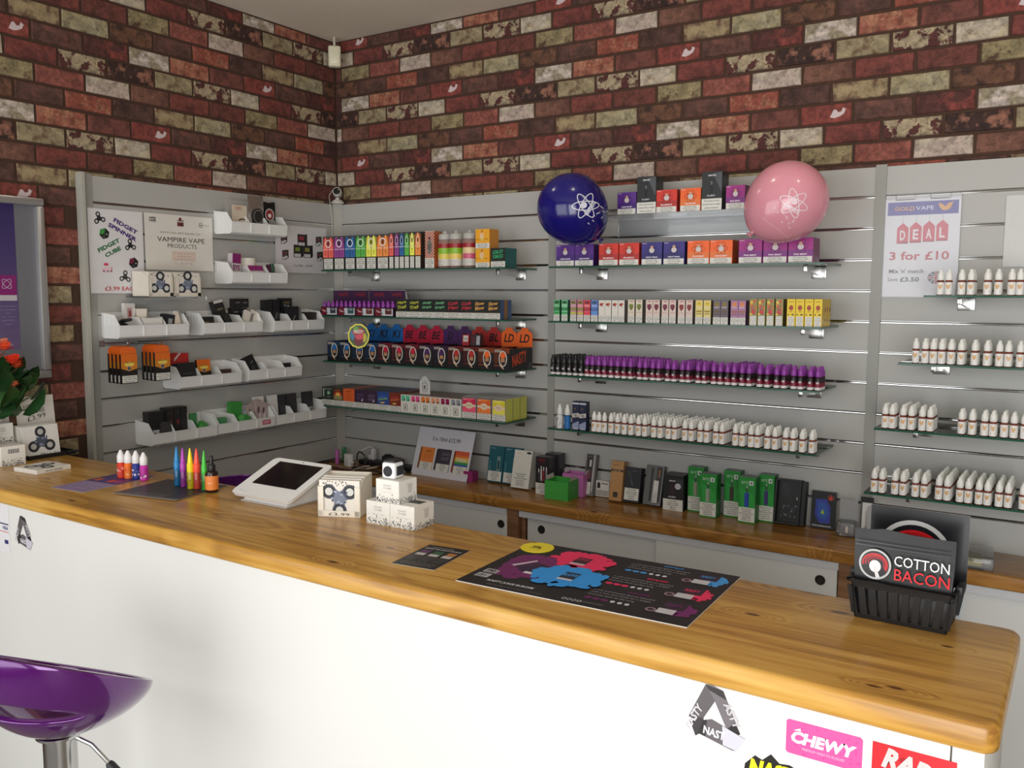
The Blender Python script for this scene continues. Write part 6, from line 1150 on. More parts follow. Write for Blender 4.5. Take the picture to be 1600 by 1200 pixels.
def ct_bottle(label, u, v, col, pat):
    P = ct(u, v); h0 = CZ+.0009; r = .0108; t = thing('juice_bottle', label, 'bottle', (P.x, P.y, h0))
    MB().lathe([(r*.94, 0), (r, .0015), (r, .038), (r*.74, .0415), (r*.62, .043)], mat(tuple(min(255, c*1.1) for c in col), .15), 18).build('bottle', t)
    s = MB(); s.lathe([(r, .003), (r+.0003, .003), (r+.0003, .033), (r, .033)], mat(col, .3), 18); q = random.Random(int(u)); rr = r+.0006
    for k in range(7):
        a, b = q.uniform(-.012, .012), q.uniform(.006, .030); pts = [(a+q.uniform(.8, 1.2)*.0035*math.cos(i*R(60)), b+.0035*math.sin(i*R(60))) for i in range(6)]
        s.face([(rr*math.sin(p[0]/rr), -rr*math.cos(p[0]/rr), p[1]) for p in pts], mat(pat[k % len(pat)], .3))
    s.build('label', t); t.rotation_euler = (0, 0, R(30))
    MB().lathe([(r*.90, .0425), (r*.95, .044), (r*.93, .060), (r*.86, .0625), (r*.36, .0745), (r*.28, .0765), (r*.1, .077)], mat((238, 236, 234), .35), 18).build('cap', t)
for u, v, c, nm, pt in ((190, 746.5, (206, 60, 44), 'red', ((226, 190, 180), (240, 110, 90))), (201, 747.5, (236, 112, 40), 'orange', ((240, 160, 90), (226, 90, 30))), (213.5, 748, (44, 60, 140), 'navy', ((226, 220, 230), (90, 100, 170))), (225.5, 751, (190, 50, 160), 'magenta', ((240, 210, 236), (120, 40, 120)))):
    ct_bottle('white-capped bottle with %s label in the line of four' % nm, u, v, c, pt)
def bullet(label, u, v, top, col, lw):
    P = ct(u, v); H = CT+.0015; h_ = at(u, top, y=P.y).z-CT; r = lw/2; t = thing('bullet_bottle', label, 'bottle', (P.x, P.y, CZ+.0035), R(25)); m = mat(col, .3); d = mat(tuple(c*.72 for c in col), .15)
    MB().lathe([(r*.94, 0), (r, .002), (r, h_*.40), (r*.9, h_*.42)], d, 18).build('bottle', t)
    MB().lathe([(r*.96, h_*.41), (r*1.0, h_*.43), (r*1.0, h_*.60), (r*.80, h_*.62), (r*.76, h_*.68), (r*.46, h_*.86), (r*.2, h_*.98), (r*.05, h_)], m, 18).build('cap', t)
    A = Art(); A.text('TNT', 0, h_*.06, r*1.1, tuple(c*.35 for c in col), w=h_*.26, al='l', rot=R(90), bold=.03); A.v = [((r+.0003)*math.sin((v[0]+r*.5)/(r+.0003)), -(r+.0003)*math.cos((v[0]+r*.5)/(r+.0003)), v[2]) for v in A.v]; A.build('lettering', t)
for u, v, tp, c, nm, lw in ((277.5, 760.5, 700, (30, 130, 190), 'blue', .0165), (287, 762.5, 702, (176, 60, 176), 'purple', .0155), (298.5, 765.5, 702.5, (240, 222, 30), 'yellow', .0175), (308.5, 765.5, 703, (248, 84, 62), 'coral red', .018), (320, 767.5, 706, (70, 200, 60), 'green', .0135)):
    bullet('%s bullet-shaped bottle standing on the dark flyer' % nm, u, v, tp, c, lw)
P = ct(331.5, 769); r = .0165; t = thing('dropper_bottle', 'amber dropper bottle with orange label and black bulb', 'bottle', (P.x, P.y, CZ+.002), R(20))
MB().lathe([(r*.94, 0), (r, .002), (r, .046), (r*.86, .052), (r*.5, .055)], mat((40, 22, 14), .12), 20).build('bottle', t)
s = MB(); s.lathe([(r, .006), (r+.0004, .006), (r+.0004, .042), (r, .042)], mat((238, 138, 62), .4), 20); s.build('label', t); A = Art(); A.text('ohm', .004, .022, .005, (248, 226, 206), w=.012); rr = r+.0006; A.v = [(rr*math.sin(v[0]/rr), -rr*math.cos(v[0]/rr), v[2]) for v in A.v]; A.build('lettering', t)
MB().lathe([(r*.58, .054), (r*.60, .055), (r*.60, .067), (r*.56, .069), (r*.34, .070), (r*.32, .078), (r*.34, .086), (r*.24, .092), (r*.08, .093)], mat((26, 26, 28), .45), 18).build('dropper_cap', t)

# --- till: tablet on a wedge stand
t = thing('till_tablet', 'white tablet till on a wedge stand on the counter', 'till', (1.2140, -1.6285, CZ), R(1)); al = math.atan2(.062, .150); MWT = mat((232, 232, 230), .25, vary=.01)
W_, D_ = .2055, .165; k = Matrix.Translation((0, .0, .012)) @ Matrix.Rotation(al, 4, 'X')
def slabr(s, x0, y0, x1, y1, z0, z1, r, m, tap=0.0):
    pts = []
    for cx, cy, a0 in ((x1-r, y0+r, -90), (x1-r, y1-r, 0), (x0+r, y1-r, 90), (x0+r, y0+r, 180)):
        for i in range(6): a = R(a0+90*i/5); pts.append((cx+r*math.cos(a), cy+r*math.sin(a)))
    n = len(pts); cx, cy = (x0+x1)/2, (y0+y1)/2; V = [(cx+(p[0]-cx)*(1-tap), cy+(p[1]-cy)*(1-tap), z0) for p in pts]+[(p[0], p[1], z1) for p in pts]
    s.raw([k @ Vector(v) for v in V], [tuple(range(n))[::-1], tuple(range(n, 2*n))]+[(i, (i+1) % n, n+(i+1) % n, n+i) for i in range(n)], m, True)
s = MB(); slabr(s, 0, 0, W_, D_, 0, .009, .016, MWT, .02); s.build('tablet_body', t)
s = MB(); slabr(s, .004, .004, W_-.004, D_-.004, -.014, 0, .02, mat((196, 196, 194), .3), .16); s.build('tablet_back', t)
s = MB(); slabr(s, .030, .048, .182, .150, .0091, .0096, .002, mat((20, 20, 24), .08, vary=.2, scale=30)); s.build('screen', t)
s = MB(); slabr(s, .104, .1565, .108, .1595, .0091, .0095, .0014, mat((60, 60, 62), .2)); s.build('lens', t)
A = Art(); A.text('clover', .030, .012, .006, (206, 206, 206), w=.026); A.v = [tuple(k @ Vector((v[0], v[2], .0092-v[1]))) for v in A.v]; A.build('lettering', t)
s = MB(); s.raw([(.028, .010, 0), (W_-.022, .010, 0), (W_-.022, .135, 0), (.028, .135, 0), (.034, .018, .010), (W_-.028, .018, .010), (W_-.028, .125, .054), (.034, .125, .054)], [(3, 2, 1, 0), (4, 5, 6, 7), (0, 1, 5, 4), (1, 2, 6, 5), (2, 3, 7, 6), (3, 0, 4, 7)], mat((222, 220, 216), .35)); s.build('stand', t)
s = MB(); s.box(.0265, .008, 0, W_-.0205, .137, .003, mat((190, 188, 184), .4)); s.build('base_plate', t)
# --- spinner box, cube boxes, fidget cube
P, Q = ct(497, 806.5), ct(563, 809.5); rz = math.atan2(Q.y-P.y, Q.x-P.x); h_ = at(510, 752, y=P.y).z-CT
spin_box('cream price box with a marbled spinner card beside the till', (P.x, P.y, CZ), rz, (Q-P).length, .088, h_*1.02, True, (236, 228, 212))
def art_cube(A, w, h, dark=True):
    A.rect(0, 0, w, h, (236, 234, 226), 1); q = random.Random(int(w*9000))
    for k in range(110):
        u_, v_ = q.uniform(.01, .97)*w, abs(q.gauss(0, .13))*h
        if v_ < h*.5: e = w*q.uniform(.024, .042); A.rect(u_, v_, min(w, u_+e), v_+e, q.choice([(40, 38, 40), (130, 128, 126), (190, 188, 184)]), 2)
    if dark: A.text('FIDGET', w*.5, h*.72, h*.07, (140, 136, 130), w=w*.34, l=3); A.text('CUBE', w*.5, h*.60, h*.07, (140, 136, 130), w=w*.34, l=3); A.rect(w*.2, h*.45, w*.8, h*.465, (206, 200, 194), 2)
def art_cube_side(A, w, h):
    art_cube(A, w, h, False); A.rect(w*.5, h*.4, w*.72, h*.75, (206, 202, 196), 3); A.text('STYLE', w*.6, h*.75, h*.06, (120, 116, 112), w=w*.3, l=4)
def cube_box(label, loc, rot, w, d, h):
    o = carton('cube_box', label, 'box', loc, w, d, h, (234, 232, 224), art_cube, rot, group='white fidget cube boxes', side=(230, 228, 220), top=(236, 234, 226)); A = Art(); art_cube_side(A, d, h); A.v = [(w-v[1], v[0], v[2]) for v in A.v]; A.build('side_print', o); return o
P = ct(573, 816.5); w_ = .0665; h_ = .0515; r0 = R(2)
cube_box('left lower white speckled cube box in the small stack', (P.x, P.y, CZ), r0, w_, .070, h_)
o = cube_box('right lower white speckled cube box with dark top window', (P.x+w_+.0008, P.y+.0025, CZ), r0, w_, .070, h_); A = Art(); A.rect(.012, .030, .058, .056, (70, 70, 72), 1); A.v = [(v[0], v[2], h_-v[1]) for v in A.v]; A.build('top_window', o)
cube_box('top white speckled cube box carrying the fidget cube', (P.x+.024, P.y+.006, CZ+h_+.0004), R(0), .066, .060, .050)
s = thing('fidget_cube', 'white fidget cube with black dial on the stacked boxes', 'toy', (P.x+.034, P.y+.012, CZ+h_+.0510), R(4)); e = .0365
MB().bbox(0, 0, 0, e, e, e, mat((232, 232, 232), .35), .006, 3).build('body', s)
m_ = MB(); n = 22; ring = lambda r, y: [(e/2+r*math.cos(2*math.pi*i/n), y, e*.47+r*math.sin(2*math.pi*i/n)) for i in range(n)]
m_.raw(ring(.0118, 0)+ring(.0112, -.0022), [(i, (i+1) % n, n+(i+1) % n, n+i) for i in range(n)]+[tuple(range(2*n-1, n-1, -1))], mat((28, 30, 38), .5)); m_.build('dial', s); MB().bbox(.002, .003, e, e-.002, e-.003, e+.0045, mat((30, 32, 40), .4), .002, 2).build('top_plate', s); MB().bbox(e, .006, .008, e+.003, e-.006, e-.008, mat((36, 38, 44), .4), .001, 1).build('side_wheel', s)
# --- black card flyer, poster and yellow round card
P, Q, S = ct(612, 880), ct(705, 884), ct(661, 852)
P, Q = ct(611, 880.5), ct(690, 891)
rz = math.atan2(Q.y-P.y, Q.x-P.x)
def art_blackf(A, w, h):
    A.rect(0, 0, w, h, (18, 18, 20), 1); A.text('MILK OF FLAVOURS', w*.44, h*.88, h*.04, (190, 190, 190), w=w*.5); A.text('FROM THE CRAFT RANGE', w*.5, h*.80, h*.05, (206, 206, 206), w=w*.86, bold=.02)
    for k, c in enumerate(((96, 50, 100), (50, 96, 70), (176, 120, 70))): A.rect(w*(.08+.31*k), h*.50, w*(.30+.31*k), h*.60, (196, 192, 190), 2); A.rect(w*(.10+.31*k), h*.60, w*(.30+.31*k), h*.74, c, 2); A.lines(['smooth notes of', 'sweet cream and', 'vanilla with a', 'hint of fruit'], w*(.05+.31*k), h*.24, w*(.33+.31*k), h*.47, (160, 160, 160), l=3)
    A.lines(['available in 50ml shortfill and 10ml', 'made with the finest flavourings'], w*.1, h*.05, w*.9, h*.2, (170, 170, 170), l=3)
P1, P2, P3, P4 = ct(611, 880.5), ct(678, 891.5), ct(740, 862), ct(672, 851.5)
rz = math.atan2((P2-P1).y, (P2-P1).x); hy = ((P4-P1).length+(P3-P2).length)/2
sheet('flyer', 'small black flyer lying on the counter before the cube boxes', ((P1.x, P1.y), rz, (P2-P1).length, hy), art_blackf, (30, 30, 32))
P1, P2, P3, P4 = ct(712, 908), ct(1073, 982), ct(1150, 897), ct(835, 853)
rz = math.atan2((P2-P1).y, (P2-P1).x)
def splash(A, cx, cy, w, h, c, l, seed):
    q = random.Random(seed); A.ell(cx, cy, w*.42, h*.36, c, l, n=16)
    for k in range(26):
        a = R(360*k/26); r_ = q.uniform(.7, 1.08); A.ell(cx+w*.44*r_*math.cos(a), cy+h*.40*r_*math.sin(a), w*q.uniform(.05, .13), h*q.uniform(.05, .12), c, l, n=9)
def art_a3(A, w, h):
    A.rect(0, 0, w, h, (17, 17, 20), 1)
    splash(A, w*.18, h*.50, w*.27, h*.60, (112, 30, 96), 2, 3); A.poly([(w*.12, h*.44), (w*.18, h*.58), (w*.26, h*.54), (w*.25, h*.40), (w*.17, h*.36)], (48, 26, 60), 3); A.poly([(w*.09, h*.45), (w*.16, h*.62), (w*.17, h*.60), (w*.11, h*.44)], (206, 196, 206), 4); A.rect(w*.19, h*.34, w*.25, h*.38, (222, 216, 222), 4)
    splash(A, w*.335, h*.76, w*.27, h*.46, (232, 40, 92), 5, 5); A.rect(w*.30, h*.69, w*.37, h*.83, (60, 24, 40), 6); A.rect(w*.30, h*.67, w*.37, h*.70, (206, 190, 200), 7); A.text('BAD BLOOD', w*.33, h*.77, h*.04, (200, 50, 80), w=w*.06, l=8, bold=.03)
    splash(A, w*.385, h*.42, w*.31, h*.50, (40, 150, 230), 9, 8); A.rect(w*.35, h*.36, w*.42, h*.50, (24, 40, 64), 10); A.rect(w*.35, h*.34, w*.42, h*.37, (206, 206, 216), 11); A.text('SLOW', w*.385, h*.42, h*.05, (60, 150, 220), w=w*.07, l=12, bold=.03)
    for x, y in ((.058, .14), (.062, .235)): A.rect(w*(x-.03), h*y, w*(x+.035), h*(y+.075), (170, 170, 172), 2)
    A.text('TPD', w*.062, h*.245, h*.05, (30, 30, 30), w=w*.045, l=4, bold=.03); A.text('18+', w*.058, h*.15, h*.05, (40, 40, 60), w=w*.04, l=4)
    for y in (.86, .94): A.ring(w*.055, h*y, w*.035, h*.032, w*.004, (150, 160, 110), 2); A.text('50ml' if y < .9 else '60ml', w*.055, h*(y-.015), h*.03, (170, 176, 140), w=w*.04, l=3)
    A.text('NASTY JUICE EUROPE', w*.22, h*.085, h*.04, (214, 214, 216), w=w*.22, bold=.03); A.text('distribution and sales in europe', w*.26, h*.035, h*.02, (140, 140, 144), w=w*.26)
    for k in range(4): A.ring(w*(.485+.022*k), h*.06, w*.009, h*.018, w*.003, (206, 206, 206), 2, n=10)
    A.text('nastyjuice.com', w*.60, h*.05, h*.025, (150, 150, 150), w=w*.1)
    for k, (c, nm) in enumerate((((112, 30, 100), 'ASAP GRAPE'), ((232, 44, 92), 'BAD BLOOD'), ((60, 150, 220), 'SLOW BLOW'))):
        y = .17+.30*k; A.lines(['a rich and smooth flavour blended', 'with a low mint finish for a bright', 'and juicy taste all day long'], w*.54, h*(y+.02), w*.80, h*(y+.15), (170, 168, 172), al='l', l=3); A.text(nm, w*.72, h*(y+.165), h*.03, c, w=w*.09, bold=.03, l=3)
        for j in range(6): A.ell(w*(.56+.035*j if j < 3 else .575+.03*j), h*(y-.02), w*(.016 if j < 3 else .010), h*.018, c if j < 3 else (210, 206, 212), 2, n=12)
        splash(A, w*.93, h*(y+.05), w*.10, h*.22, c, 2, 20+k); A.rect(w*.845, h*(y+.04), w*.935, h*(y+.16), (40, 24, 44), 4); A.rect(w*.845, h*(y-.05), w*.915, h*(y+.03), (196, 194, 200), 5); A.ell(w*.822, h*(y-.02), w*.022, h*.034, (150, 120, 130), 4, n=10); A.ell(w*.822, h*(y-.02), w*.013, h*.02, (50, 30, 40), 5, n=8); A.text('NASTY', w*.89, h*(y+.08), h*.04, c, w=w*.06, l=6, bold=.03)
sheet('poster', 'large black juice poster with blue and pink splashes lying flat', ((P1.x, P1.y), rz, (P2-P1).length, ((P4-P1).length+(P3-P2).length)/2), art_a3, (17, 17, 20), t=.0016, cat='poster')
P = ct(838, 858.5); t = MB(); t.lathe([(.034, 0), (.034, .0012)], mat((236, 216, 40), .4), 28); o = t.build('round_card', None, (P.x, P.y+.004, CZ+.0019)); tag(o, 'yellow round card at the far corner of the black poster', 'card'); A = Art(); A.text('0%', 0, -.006, .012, (60, 54, 20), w=.02, bold=.02); A.text('NICOTINE', 0, -.012, .004, (90, 80, 30), w=.026); A.v = [(v[0], v[2], .0013-v[1]) for v in A.v]; A.build('lettering', o)
# --- black basket with cotton pouches
P, Q, S = ct(1335, 963), ct(1478, 992.5), ct(1505, 975); rz = math.atan2(Q.y-P.y, Q.x-P.x); bw = (Q-P).length; bd = .080; bh = .064; fl = .007; MBK = mat((17, 17, 18), .5)
t = thing('plastic_basket', 'black slotted plastic basket holding cotton pouches', 'basket', (P.x, P.y, CZ), rz)
def ringbox(s, z0, z1, e0, e1, th):
    for (x0, y0, x1, y1) in ((0, 0, bw, 0), (bw, 0, bw, bd), (bw, bd, 0, bd), (0, bd, 0, 0)):
        d = Vector((x1-x0, y1-y0)).normalized(); n_ = Vector((d.y, -d.x))
        def pt(x, y, e, z): return (x+(e if x > 0 else -e), y+(e if y > 0 else -e), z)
        A_, B_, C_, D_ = pt(x0, y0, e0, z0), pt(x1, y1, e0, z0), pt(x1, y1, e1, z1), pt(x0, y0, e1, z1); i_ = lambda p: (p[0]-n_.x*th, p[1]-n_.y*th, p[2])
        s.raw([A_, B_, C_, D_, i_(A_), i_(B_), i_(C_), i_(D_)], [(0, 1, 2, 3), (7, 6, 5, 4), (3, 2, 6, 7), (4, 5, 1, 0), (1, 5, 6, 2), (0, 3, 7, 4)], MBK)
s = MB(); s.box(0, 0, 0, bw, bd, .0018, MBK); ringbox(s, 0, .008, 0, .0015, .0025); s.build('base', t)
s = MB(); ringbox(s, bh-.014, bh, fl-.0026, fl, .0025); ringbox(s, bh-.004, bh, fl+.004, fl+.005, .006); s.build('rim', t)
def bar(p0, p1, n_, wd):
    s = MB(); d = Vector((-n_.y, n_.x, 0))*wd/2; a, b = Vector(p0), Vector(p1); n3 = Vector((n_.x, n_.y, 0))*.0022
    s.raw([a-d, a+d, b+d, b-d, a-d-n3, a+d-n3, b+d-n3, b-d-n3], [(0, 1, 2, 3), (7, 6, 5, 4), (0, 3, 7, 4), (1, 5, 6, 2)], MBK); s.build('bar', t)
for nb, (x0, y0, x1, y1), n_ in ((9, (0, 0, bw, 0), Vector((0, -1))), (6, (bw, 0, bw, bd), Vector((1, 0))), (9, (0, bd, bw, bd), Vector((0, 1))), (6, (0, 0, 0, bd), Vector((-1, 0)))):
    L_ = math.hypot(x1-x0, y1-y0); gap = .0048 if nb == 9 else .005
    for k in range(nb+1):
        f_ = k/nb; x, y = x0+(x1-x0)*f_, y0+(y1-y0)*f_; cx, cy = bw/2, bd/2; kx, ky = 1+2*fl/bw, 1+2*fl/bd; e = .0015
        bar((x+n_.x*e, y+n_.y*e, .007), (cx+(x-cx)*(kx if n_.x == 0 else 1)+n_.x*(fl-.0022), cy+(y-cy)*(ky if n_.y == 0 else 1)+n_.y*(fl-.0022), bh-.012), n_, L_/nb-gap)
for x in (-fl-.004, bw+fl+.004): MB().bbox(x-.005, bd*.3, bh-.010, x+.005, bd*.7, bh+.006, MBK, .002, 2).build('handle', t)
def swirl(A, cx, cy, r, l=1):
    A.ring(cx, cy, r, r, r*.13, (176, 176, 174), l, n=36); A.ell(cx, cy, r*.86, r*.86, (24, 24, 26), l, n=30)
    for k in range(4): A.ring(cx+r*.05*k, cy+r*.03*k, r*(.80-.12*k), r*(.72-.12*k), r*.09, (196-26*k, 30, 36), l+1+k, n=22, a0=R(-30), a1=R(190))
    A.ell(cx+r*.02, cy-r*.12, r*.36, r*.40, (226, 222, 220), l+6, n=18); A.poly([(cx-r*.1, cy-r*.1), (cx+r*.05, cy-r*.1), (cx+r*.35, cy-r*.8), (cx+r*.1, cy-r*.86)], (206, 204, 204), l+7)
base = Vector((P.x, P.y, CZ)); M4 = Matrix.Translation(base) @ Matrix.Rotation(rz, 4, 'Z')
def inbasket(mb, name, label, cat, x, y, z, lean): o = mb.build(name); o.matrix_world = M4 @ Matrix.Translation((x, y, z)) @ Matrix.Rotation(-lean, 4, 'X'); return tag(o, label, cat)
hw = .150
o = inbasket(bag(MB(), hw, .142, .006, M_BLKFOIL, 11, .15), 'cotton_pouch', 'front glossy black cotton pouch leaning in the basket', 'pouch', bw/2-hw/2, .005, .0025, .03)
A = Art(.2); swirl(A, .036, .088, .024); A.text('COTTON', .103, .0905, .016, (232, 232, 230), w=.078, bold=.0, l=3); A.text('BACON', .104, .068, .018, (214, 40, 48), w=.078, l=3); A.stroke([(.006, .116), (.142, .117)], .0012, (70, 70, 72)); A.stroke([(.006, .122), (.142, .123)], .0012, (64, 64, 66)); A.v = [(v[0], v[1]-.0090, v[2]) for v in A.v]; A.build('front_print', o)
o = inbasket(bag(MB(), .110, .118, .008, M_BLKFOIL, 14), 'cotton_pouch', 'second black cotton pouch behind the front one', 'pouch', .016, .026, .0025, .05)
M_SHEEN = clear_mat('crinkle_film', (.62, .62, .64, 1), .12, haze=.12)
o = inbasket(bag(MB(), .07, .120, .010, M_SHEEN, 17), 'clear_pouch', 'crinkled clear pouch at the right of the basket', 'pouch', bw-.078, .020, .0025, .04)
o = inbasket(bag(MB(), .10, .10, .008, M_BLKFOIL, 19), 'cotton_pouch', 'third black cotton pouch at the basket back', 'pouch', .02, .046, .0025, .0)
hc_w = at(1516, 809, y=P.y+.07).x-at(1362, 790, y=P.y+.07).x; hz = at(1362, 790, y=P.y+.07).z-CT
x0 = at(1362, 790, y=P.y+.07).x-P.x
s = MB(); s.box(0, 0, .050, hc_w, .0014, hz, mat((22, 22, 25), .25), mat((222, 220, 216), .4)); s.raw([(0, .0014, hz), (0, .0014, .06), (-.012, .022, .07), (-.010, .020, hz-.01)], [(0, 1, 2, 3)], mat((150, 150, 150), .3)); o = s.build('header_card'); o.matrix_world = Matrix.Translation((P.x+x0, P.y+.070, CZ+.002)) @ Matrix.Rotation(R(1), 4, 'Z'); tag(o, 'tall black header card with a red swirl behind the pouches', 'card')
A = Art(.2); swirl(A, hc_w*.46, hz-.074, .056); A.build('front_print', o)
# --- left end: tray, spinner display, cube boxes
P, Q = ct(46, 720), ct(118, 708.5)
yA, yB = P.y, Q.y; xf = P.x-.004
t = thing('display_tray', 'black tray under the fidget cube card at the counter left', 'tray', (xf, yA, CZ), RL); L_ = yB-yA
s = MB(); s.box(0, 0, 0, L_, .15, .004, MBK).box(0, -.002, 0, L_, .002, .012, MBK).box(L_-.003, .002, .004, L_, .15, .012, MBK).box(0, .002, .004, .003, .15, .012, MBK); s.build('tray', t); s = MB(); s.bbox(L_-.03, -.012, .006, L_+.006, .002, .012, MBK, .002, 2); s.build('tray_lip', t)
a, b = at(38, 712, x=.285).y, at(98, 704, x=.285).y; h_ = at(42, 667, x=.270).z-CT-.006
t = thing('spinner_box', 'white spinner box leaning in the black tray', 'display box', (.280, a+.004, CZ+.006), Euler((-R(8), 0, R(90)))); w_ = b-a-.008
MB().box(0, 0, 0, w_, .014, h_, mat((234, 232, 226), .4)).build('box', t); A = Art(); spinner(A, w_*.5, h_*.48, w_*.42, 0, (56, 58, 64), 2, (190, 190, 186), (80, 88, 106)); q = random.Random(4)
for k in range(14): u_ = q.uniform(.4, .95)*w_; A.rect(u_, h_*q.uniform(.03, .16), u_+w_*.03, h_*.12, (60, 60, 60), 1) if False else A.rect(u_, h_*.05, u_+w_*.02, h_*.05+w_*.02, (70, 70, 70), 1)
A.build('front_print', t)
for k in range(3): MB().box(0, 0, 0, w_, .012, h_*1.02, mat((226, 222, 214), .45)).build('box_behind', t, (-.008*(k+1), .016+.014*k, .002*(k+1)))
a, b = at(26, 640, x=.205).y, at(85, 630, x=.205).y; zt_ = at(84, 618, x=.190).z-CT
o = MB().box(0, 0, 0, b-a, .0012, zt_, mat((228, 224, 216), .5)).build('price_card', None, (.215, a, CZ+.006), Euler((-R(6), 0, R(90)))); tag(o, 'white handwritten fidget cube price card behind the tray box', 'card'); w_ = b-a; A = Art()
A.text('FIDGET', w_*.46, zt_*.80, zt_*.07, (50, 48, 50), w=w_*.52, rot=R(8)); A.text('CUBE', w_*.56, zt_*.70, zt_*.07, (50, 48, 50), w=w_*.40, rot=R(8)); A.text('£3.99', w_*.52, zt_*.585, zt_*.085, (50, 48, 50), w=w_*.50, rot=R(10)); A.build('lettering', o)
b = at(19, 650, x=.215).y; zt_ = at(18, 634, x=.2).z-CT
o = MB().box(0, 0, 0, .11, .0012, zt_, mat((226, 222, 214), .5)).build('price_card', None, (.212, b-.112, CZ+.003), Euler((-R(6), 0, R(90)))); tag(o, 'white price card at the left edge beside the plant', 'card'); A = Art(); A.text('£3.99', .070, zt_*.60, zt_*.10, (50, 48, 50), w=.060, rot=R(6)); A.build('lettering', o)
P, Q = ct(2.5, 730), ct(43.8, 725.5); rz = R(88); w_ = (Q-P).length
def art_bar(A, w, h):
    art_cube(A, w, h, False)
    for k in range(16): A.rect(w*(.28+.03*k), h*.62, w*(.28+.03*k)+w*(.018 if k % 3 else .008), h*.84, (70, 66, 66), 3)
carton('cube_box', 'white speckled cube box with barcode at the counter left', 'box', (P.x, P.y, CZ), w_, .07, .058, (234, 230, 222), art_bar, rz, group='white fidget cube boxes', side=(226, 222, 214))
m_ = Matrix.Translation((P.x, P.y, CZ)) @ Matrix.Rotation(rz, 4, 'Z')
for x, y, z, lb in ((.008, .072, 0, 'white speckled cube box behind the barcode box'), (-.074, .02, 0, 'white speckled cube box at the extreme left edge'), (.004, .073, .0585, 'white cube box stacked behind the barcode box'), (-.070, .03, .0585, 'white cube box stacked at the extreme left edge')):
    p = m_ @ Vector((x, y, z)); carton('cube_box', lb, 'box', tuple(p), .068, .066, .058, (232, 228, 220), art_cube, rz, group='white fidget cube boxes', side=(226, 222, 214))
P, Q, S = ct(22, 736.5), ct(58, 742), ct(101, 731); rz = math.atan2(Q.y-P.y, Q.x-P.x); w_ = (Q-P).length; d_ = (S-Q).length
o = carton('spinner_card', 'flat white spinner carton lying on the counter at left', 'carton', (P.x, P.y, CZ), w_, d_, .012, (234, 230, 222), None, rz); A = Art(); spinner(A, w_*.5, d_*.5, w_*.46, .4, (50, 52, 56), 1, (206, 206, 190), (110, 112, 110)); A.v = [(v[0], v[2], .012-v[1]) for v in A.v]; A.build('top_print', o); A = Art(); A.text('FIDGET SPINNER', d_*.5, .003, .005, (70, 66, 66), w=d_*.5); A.v = [(w_-v[1], v[0], v[2]) for v in A.v]; A.build('side_lettering', o)
# --- potted plant with orange flowers
pot = Vector((.115, -1.70, CZ)); t = thing('potted_plant', 'potted begonia with orange flowers at the counter left end', 'plant', tuple(pot))
MB().lathe([(.036, 0), (.050, .085), (.053, .088), (.053, .096), (.047, .096), (.045, .085)], mat((150, 90, 60), .6), 20).build('pot', t); MB().lathe([(.001, .082), (.0455, .084)], mat((50, 36, 28), .9), 16).build('soil', t)
ML = [mat((34, 66, 34), .35, bump=.3, vary=.25, scale=60), mat((48, 82, 40), .35, bump=.3, vary=.25, scale=60)]; q = random.Random(12)
def leaf(c, sz, yaw_, pit_, rl, m):
    s = MB(); n = 10; V = [(0, 0, 0)]; F = []
    for i in range(n+1):
        a = -2.6+5.2*i/n; rr = sz*(.62+.38*math.cos(a*.5)**2)*(1+.10*(i % 2)); V.append((rr*.78*math.sin(a), rr*math.cos(a)*.9+sz*.25, .12*sz*math.cos(2*a)-.10*sz*abs(math.sin(a))))
    for i in range(n): F.append((0, i+2, i+1))
    mm = Matrix.Translation(c) @ Euler((pit_, rl, yaw_)).to_matrix().to_4x4(); s.raw([mm @ Vector(v) for v in V], F, m, False); s.build('leaf', t)
def flower(c, sz, m):
    s = MB()
    for k in range(11):
        a = R(360*k/11*2.6); e = .3+.7*(k/11); d = Vector((math.cos(a)*e, math.sin(a)*e, 1-e*.8)); n_ = Vector((-math.sin(a), math.cos(a), 0)); p0 = c+d*sz*.15; p1 = c+d*sz
        s.raw([p0, p1-n_*sz*.42, p1+d*sz*.18, p1+n_*sz*.42], [(0, 1, 2), (0, 2, 3)], m)
    s.build('flower', t)
stems = MB()
def pl(u, v, x): return at(u, v, x=x)-pot
LV = [(40, 640, .30, .050), (14, 600, .27, .045), (52, 618, .22, .034), (-14, 630, .28, .05), (34, 592, .24, .038), (4, 642, .29, .045), (-20, 590, .25, .05), (22, 628, .31, .040), (-8, 608, .31, .045), (44, 600, .26, .03), (10, 578, .22, .04), (16, 618, .24, .05), (2, 596, .22, .05), (26, 606, .20, .05), (-4, 650, .30, .04), (8, 630, .32, .04)]
for i, (u, v, x, sz) in enumerate(LV):
    c = pl(u, v, x); leaf(c, sz*1.35, q.uniform(-2.6, -.2)+1.2, q.uniform(.3, 1.0), q.uniform(-.4, .4), ML[i % 2]); stems.tube([(0, 0, .08), (c.x*.5, c.y*.5, .08+(c.z-.08)*.6), tuple(c)], .0022, mat((96, 110, 60), .5), 5)
for i, (u, v, x, sz, c_) in enumerate(((8, 548, .24, .020, (240, 92, 52)), (20, 570, .27, .024, (236, 66, 40)), (4, 574, .25, .022, (226, 60, 36)), (23, 604, .31, .013, (226, 120, 84)), (17, 606, .30, .012, (222, 110, 76)), (26, 576, .25, .018, (240, 96, 60)), (-12, 560, .24, .024, (236, 76, 44)), (6, 538, .22, .014, (236, 140, 110)))):
    c = pl(u, v, x); flower(c, sz*1.6, mat(c_, .5, vary=.15)); stems.tube([(0, 0, .09), (c.x*.5, c.y*.5, .09+(c.z-.09)*.7), tuple(c)], .0018, mat((130, 110, 70), .5), 5)
stems.build('stems', t)
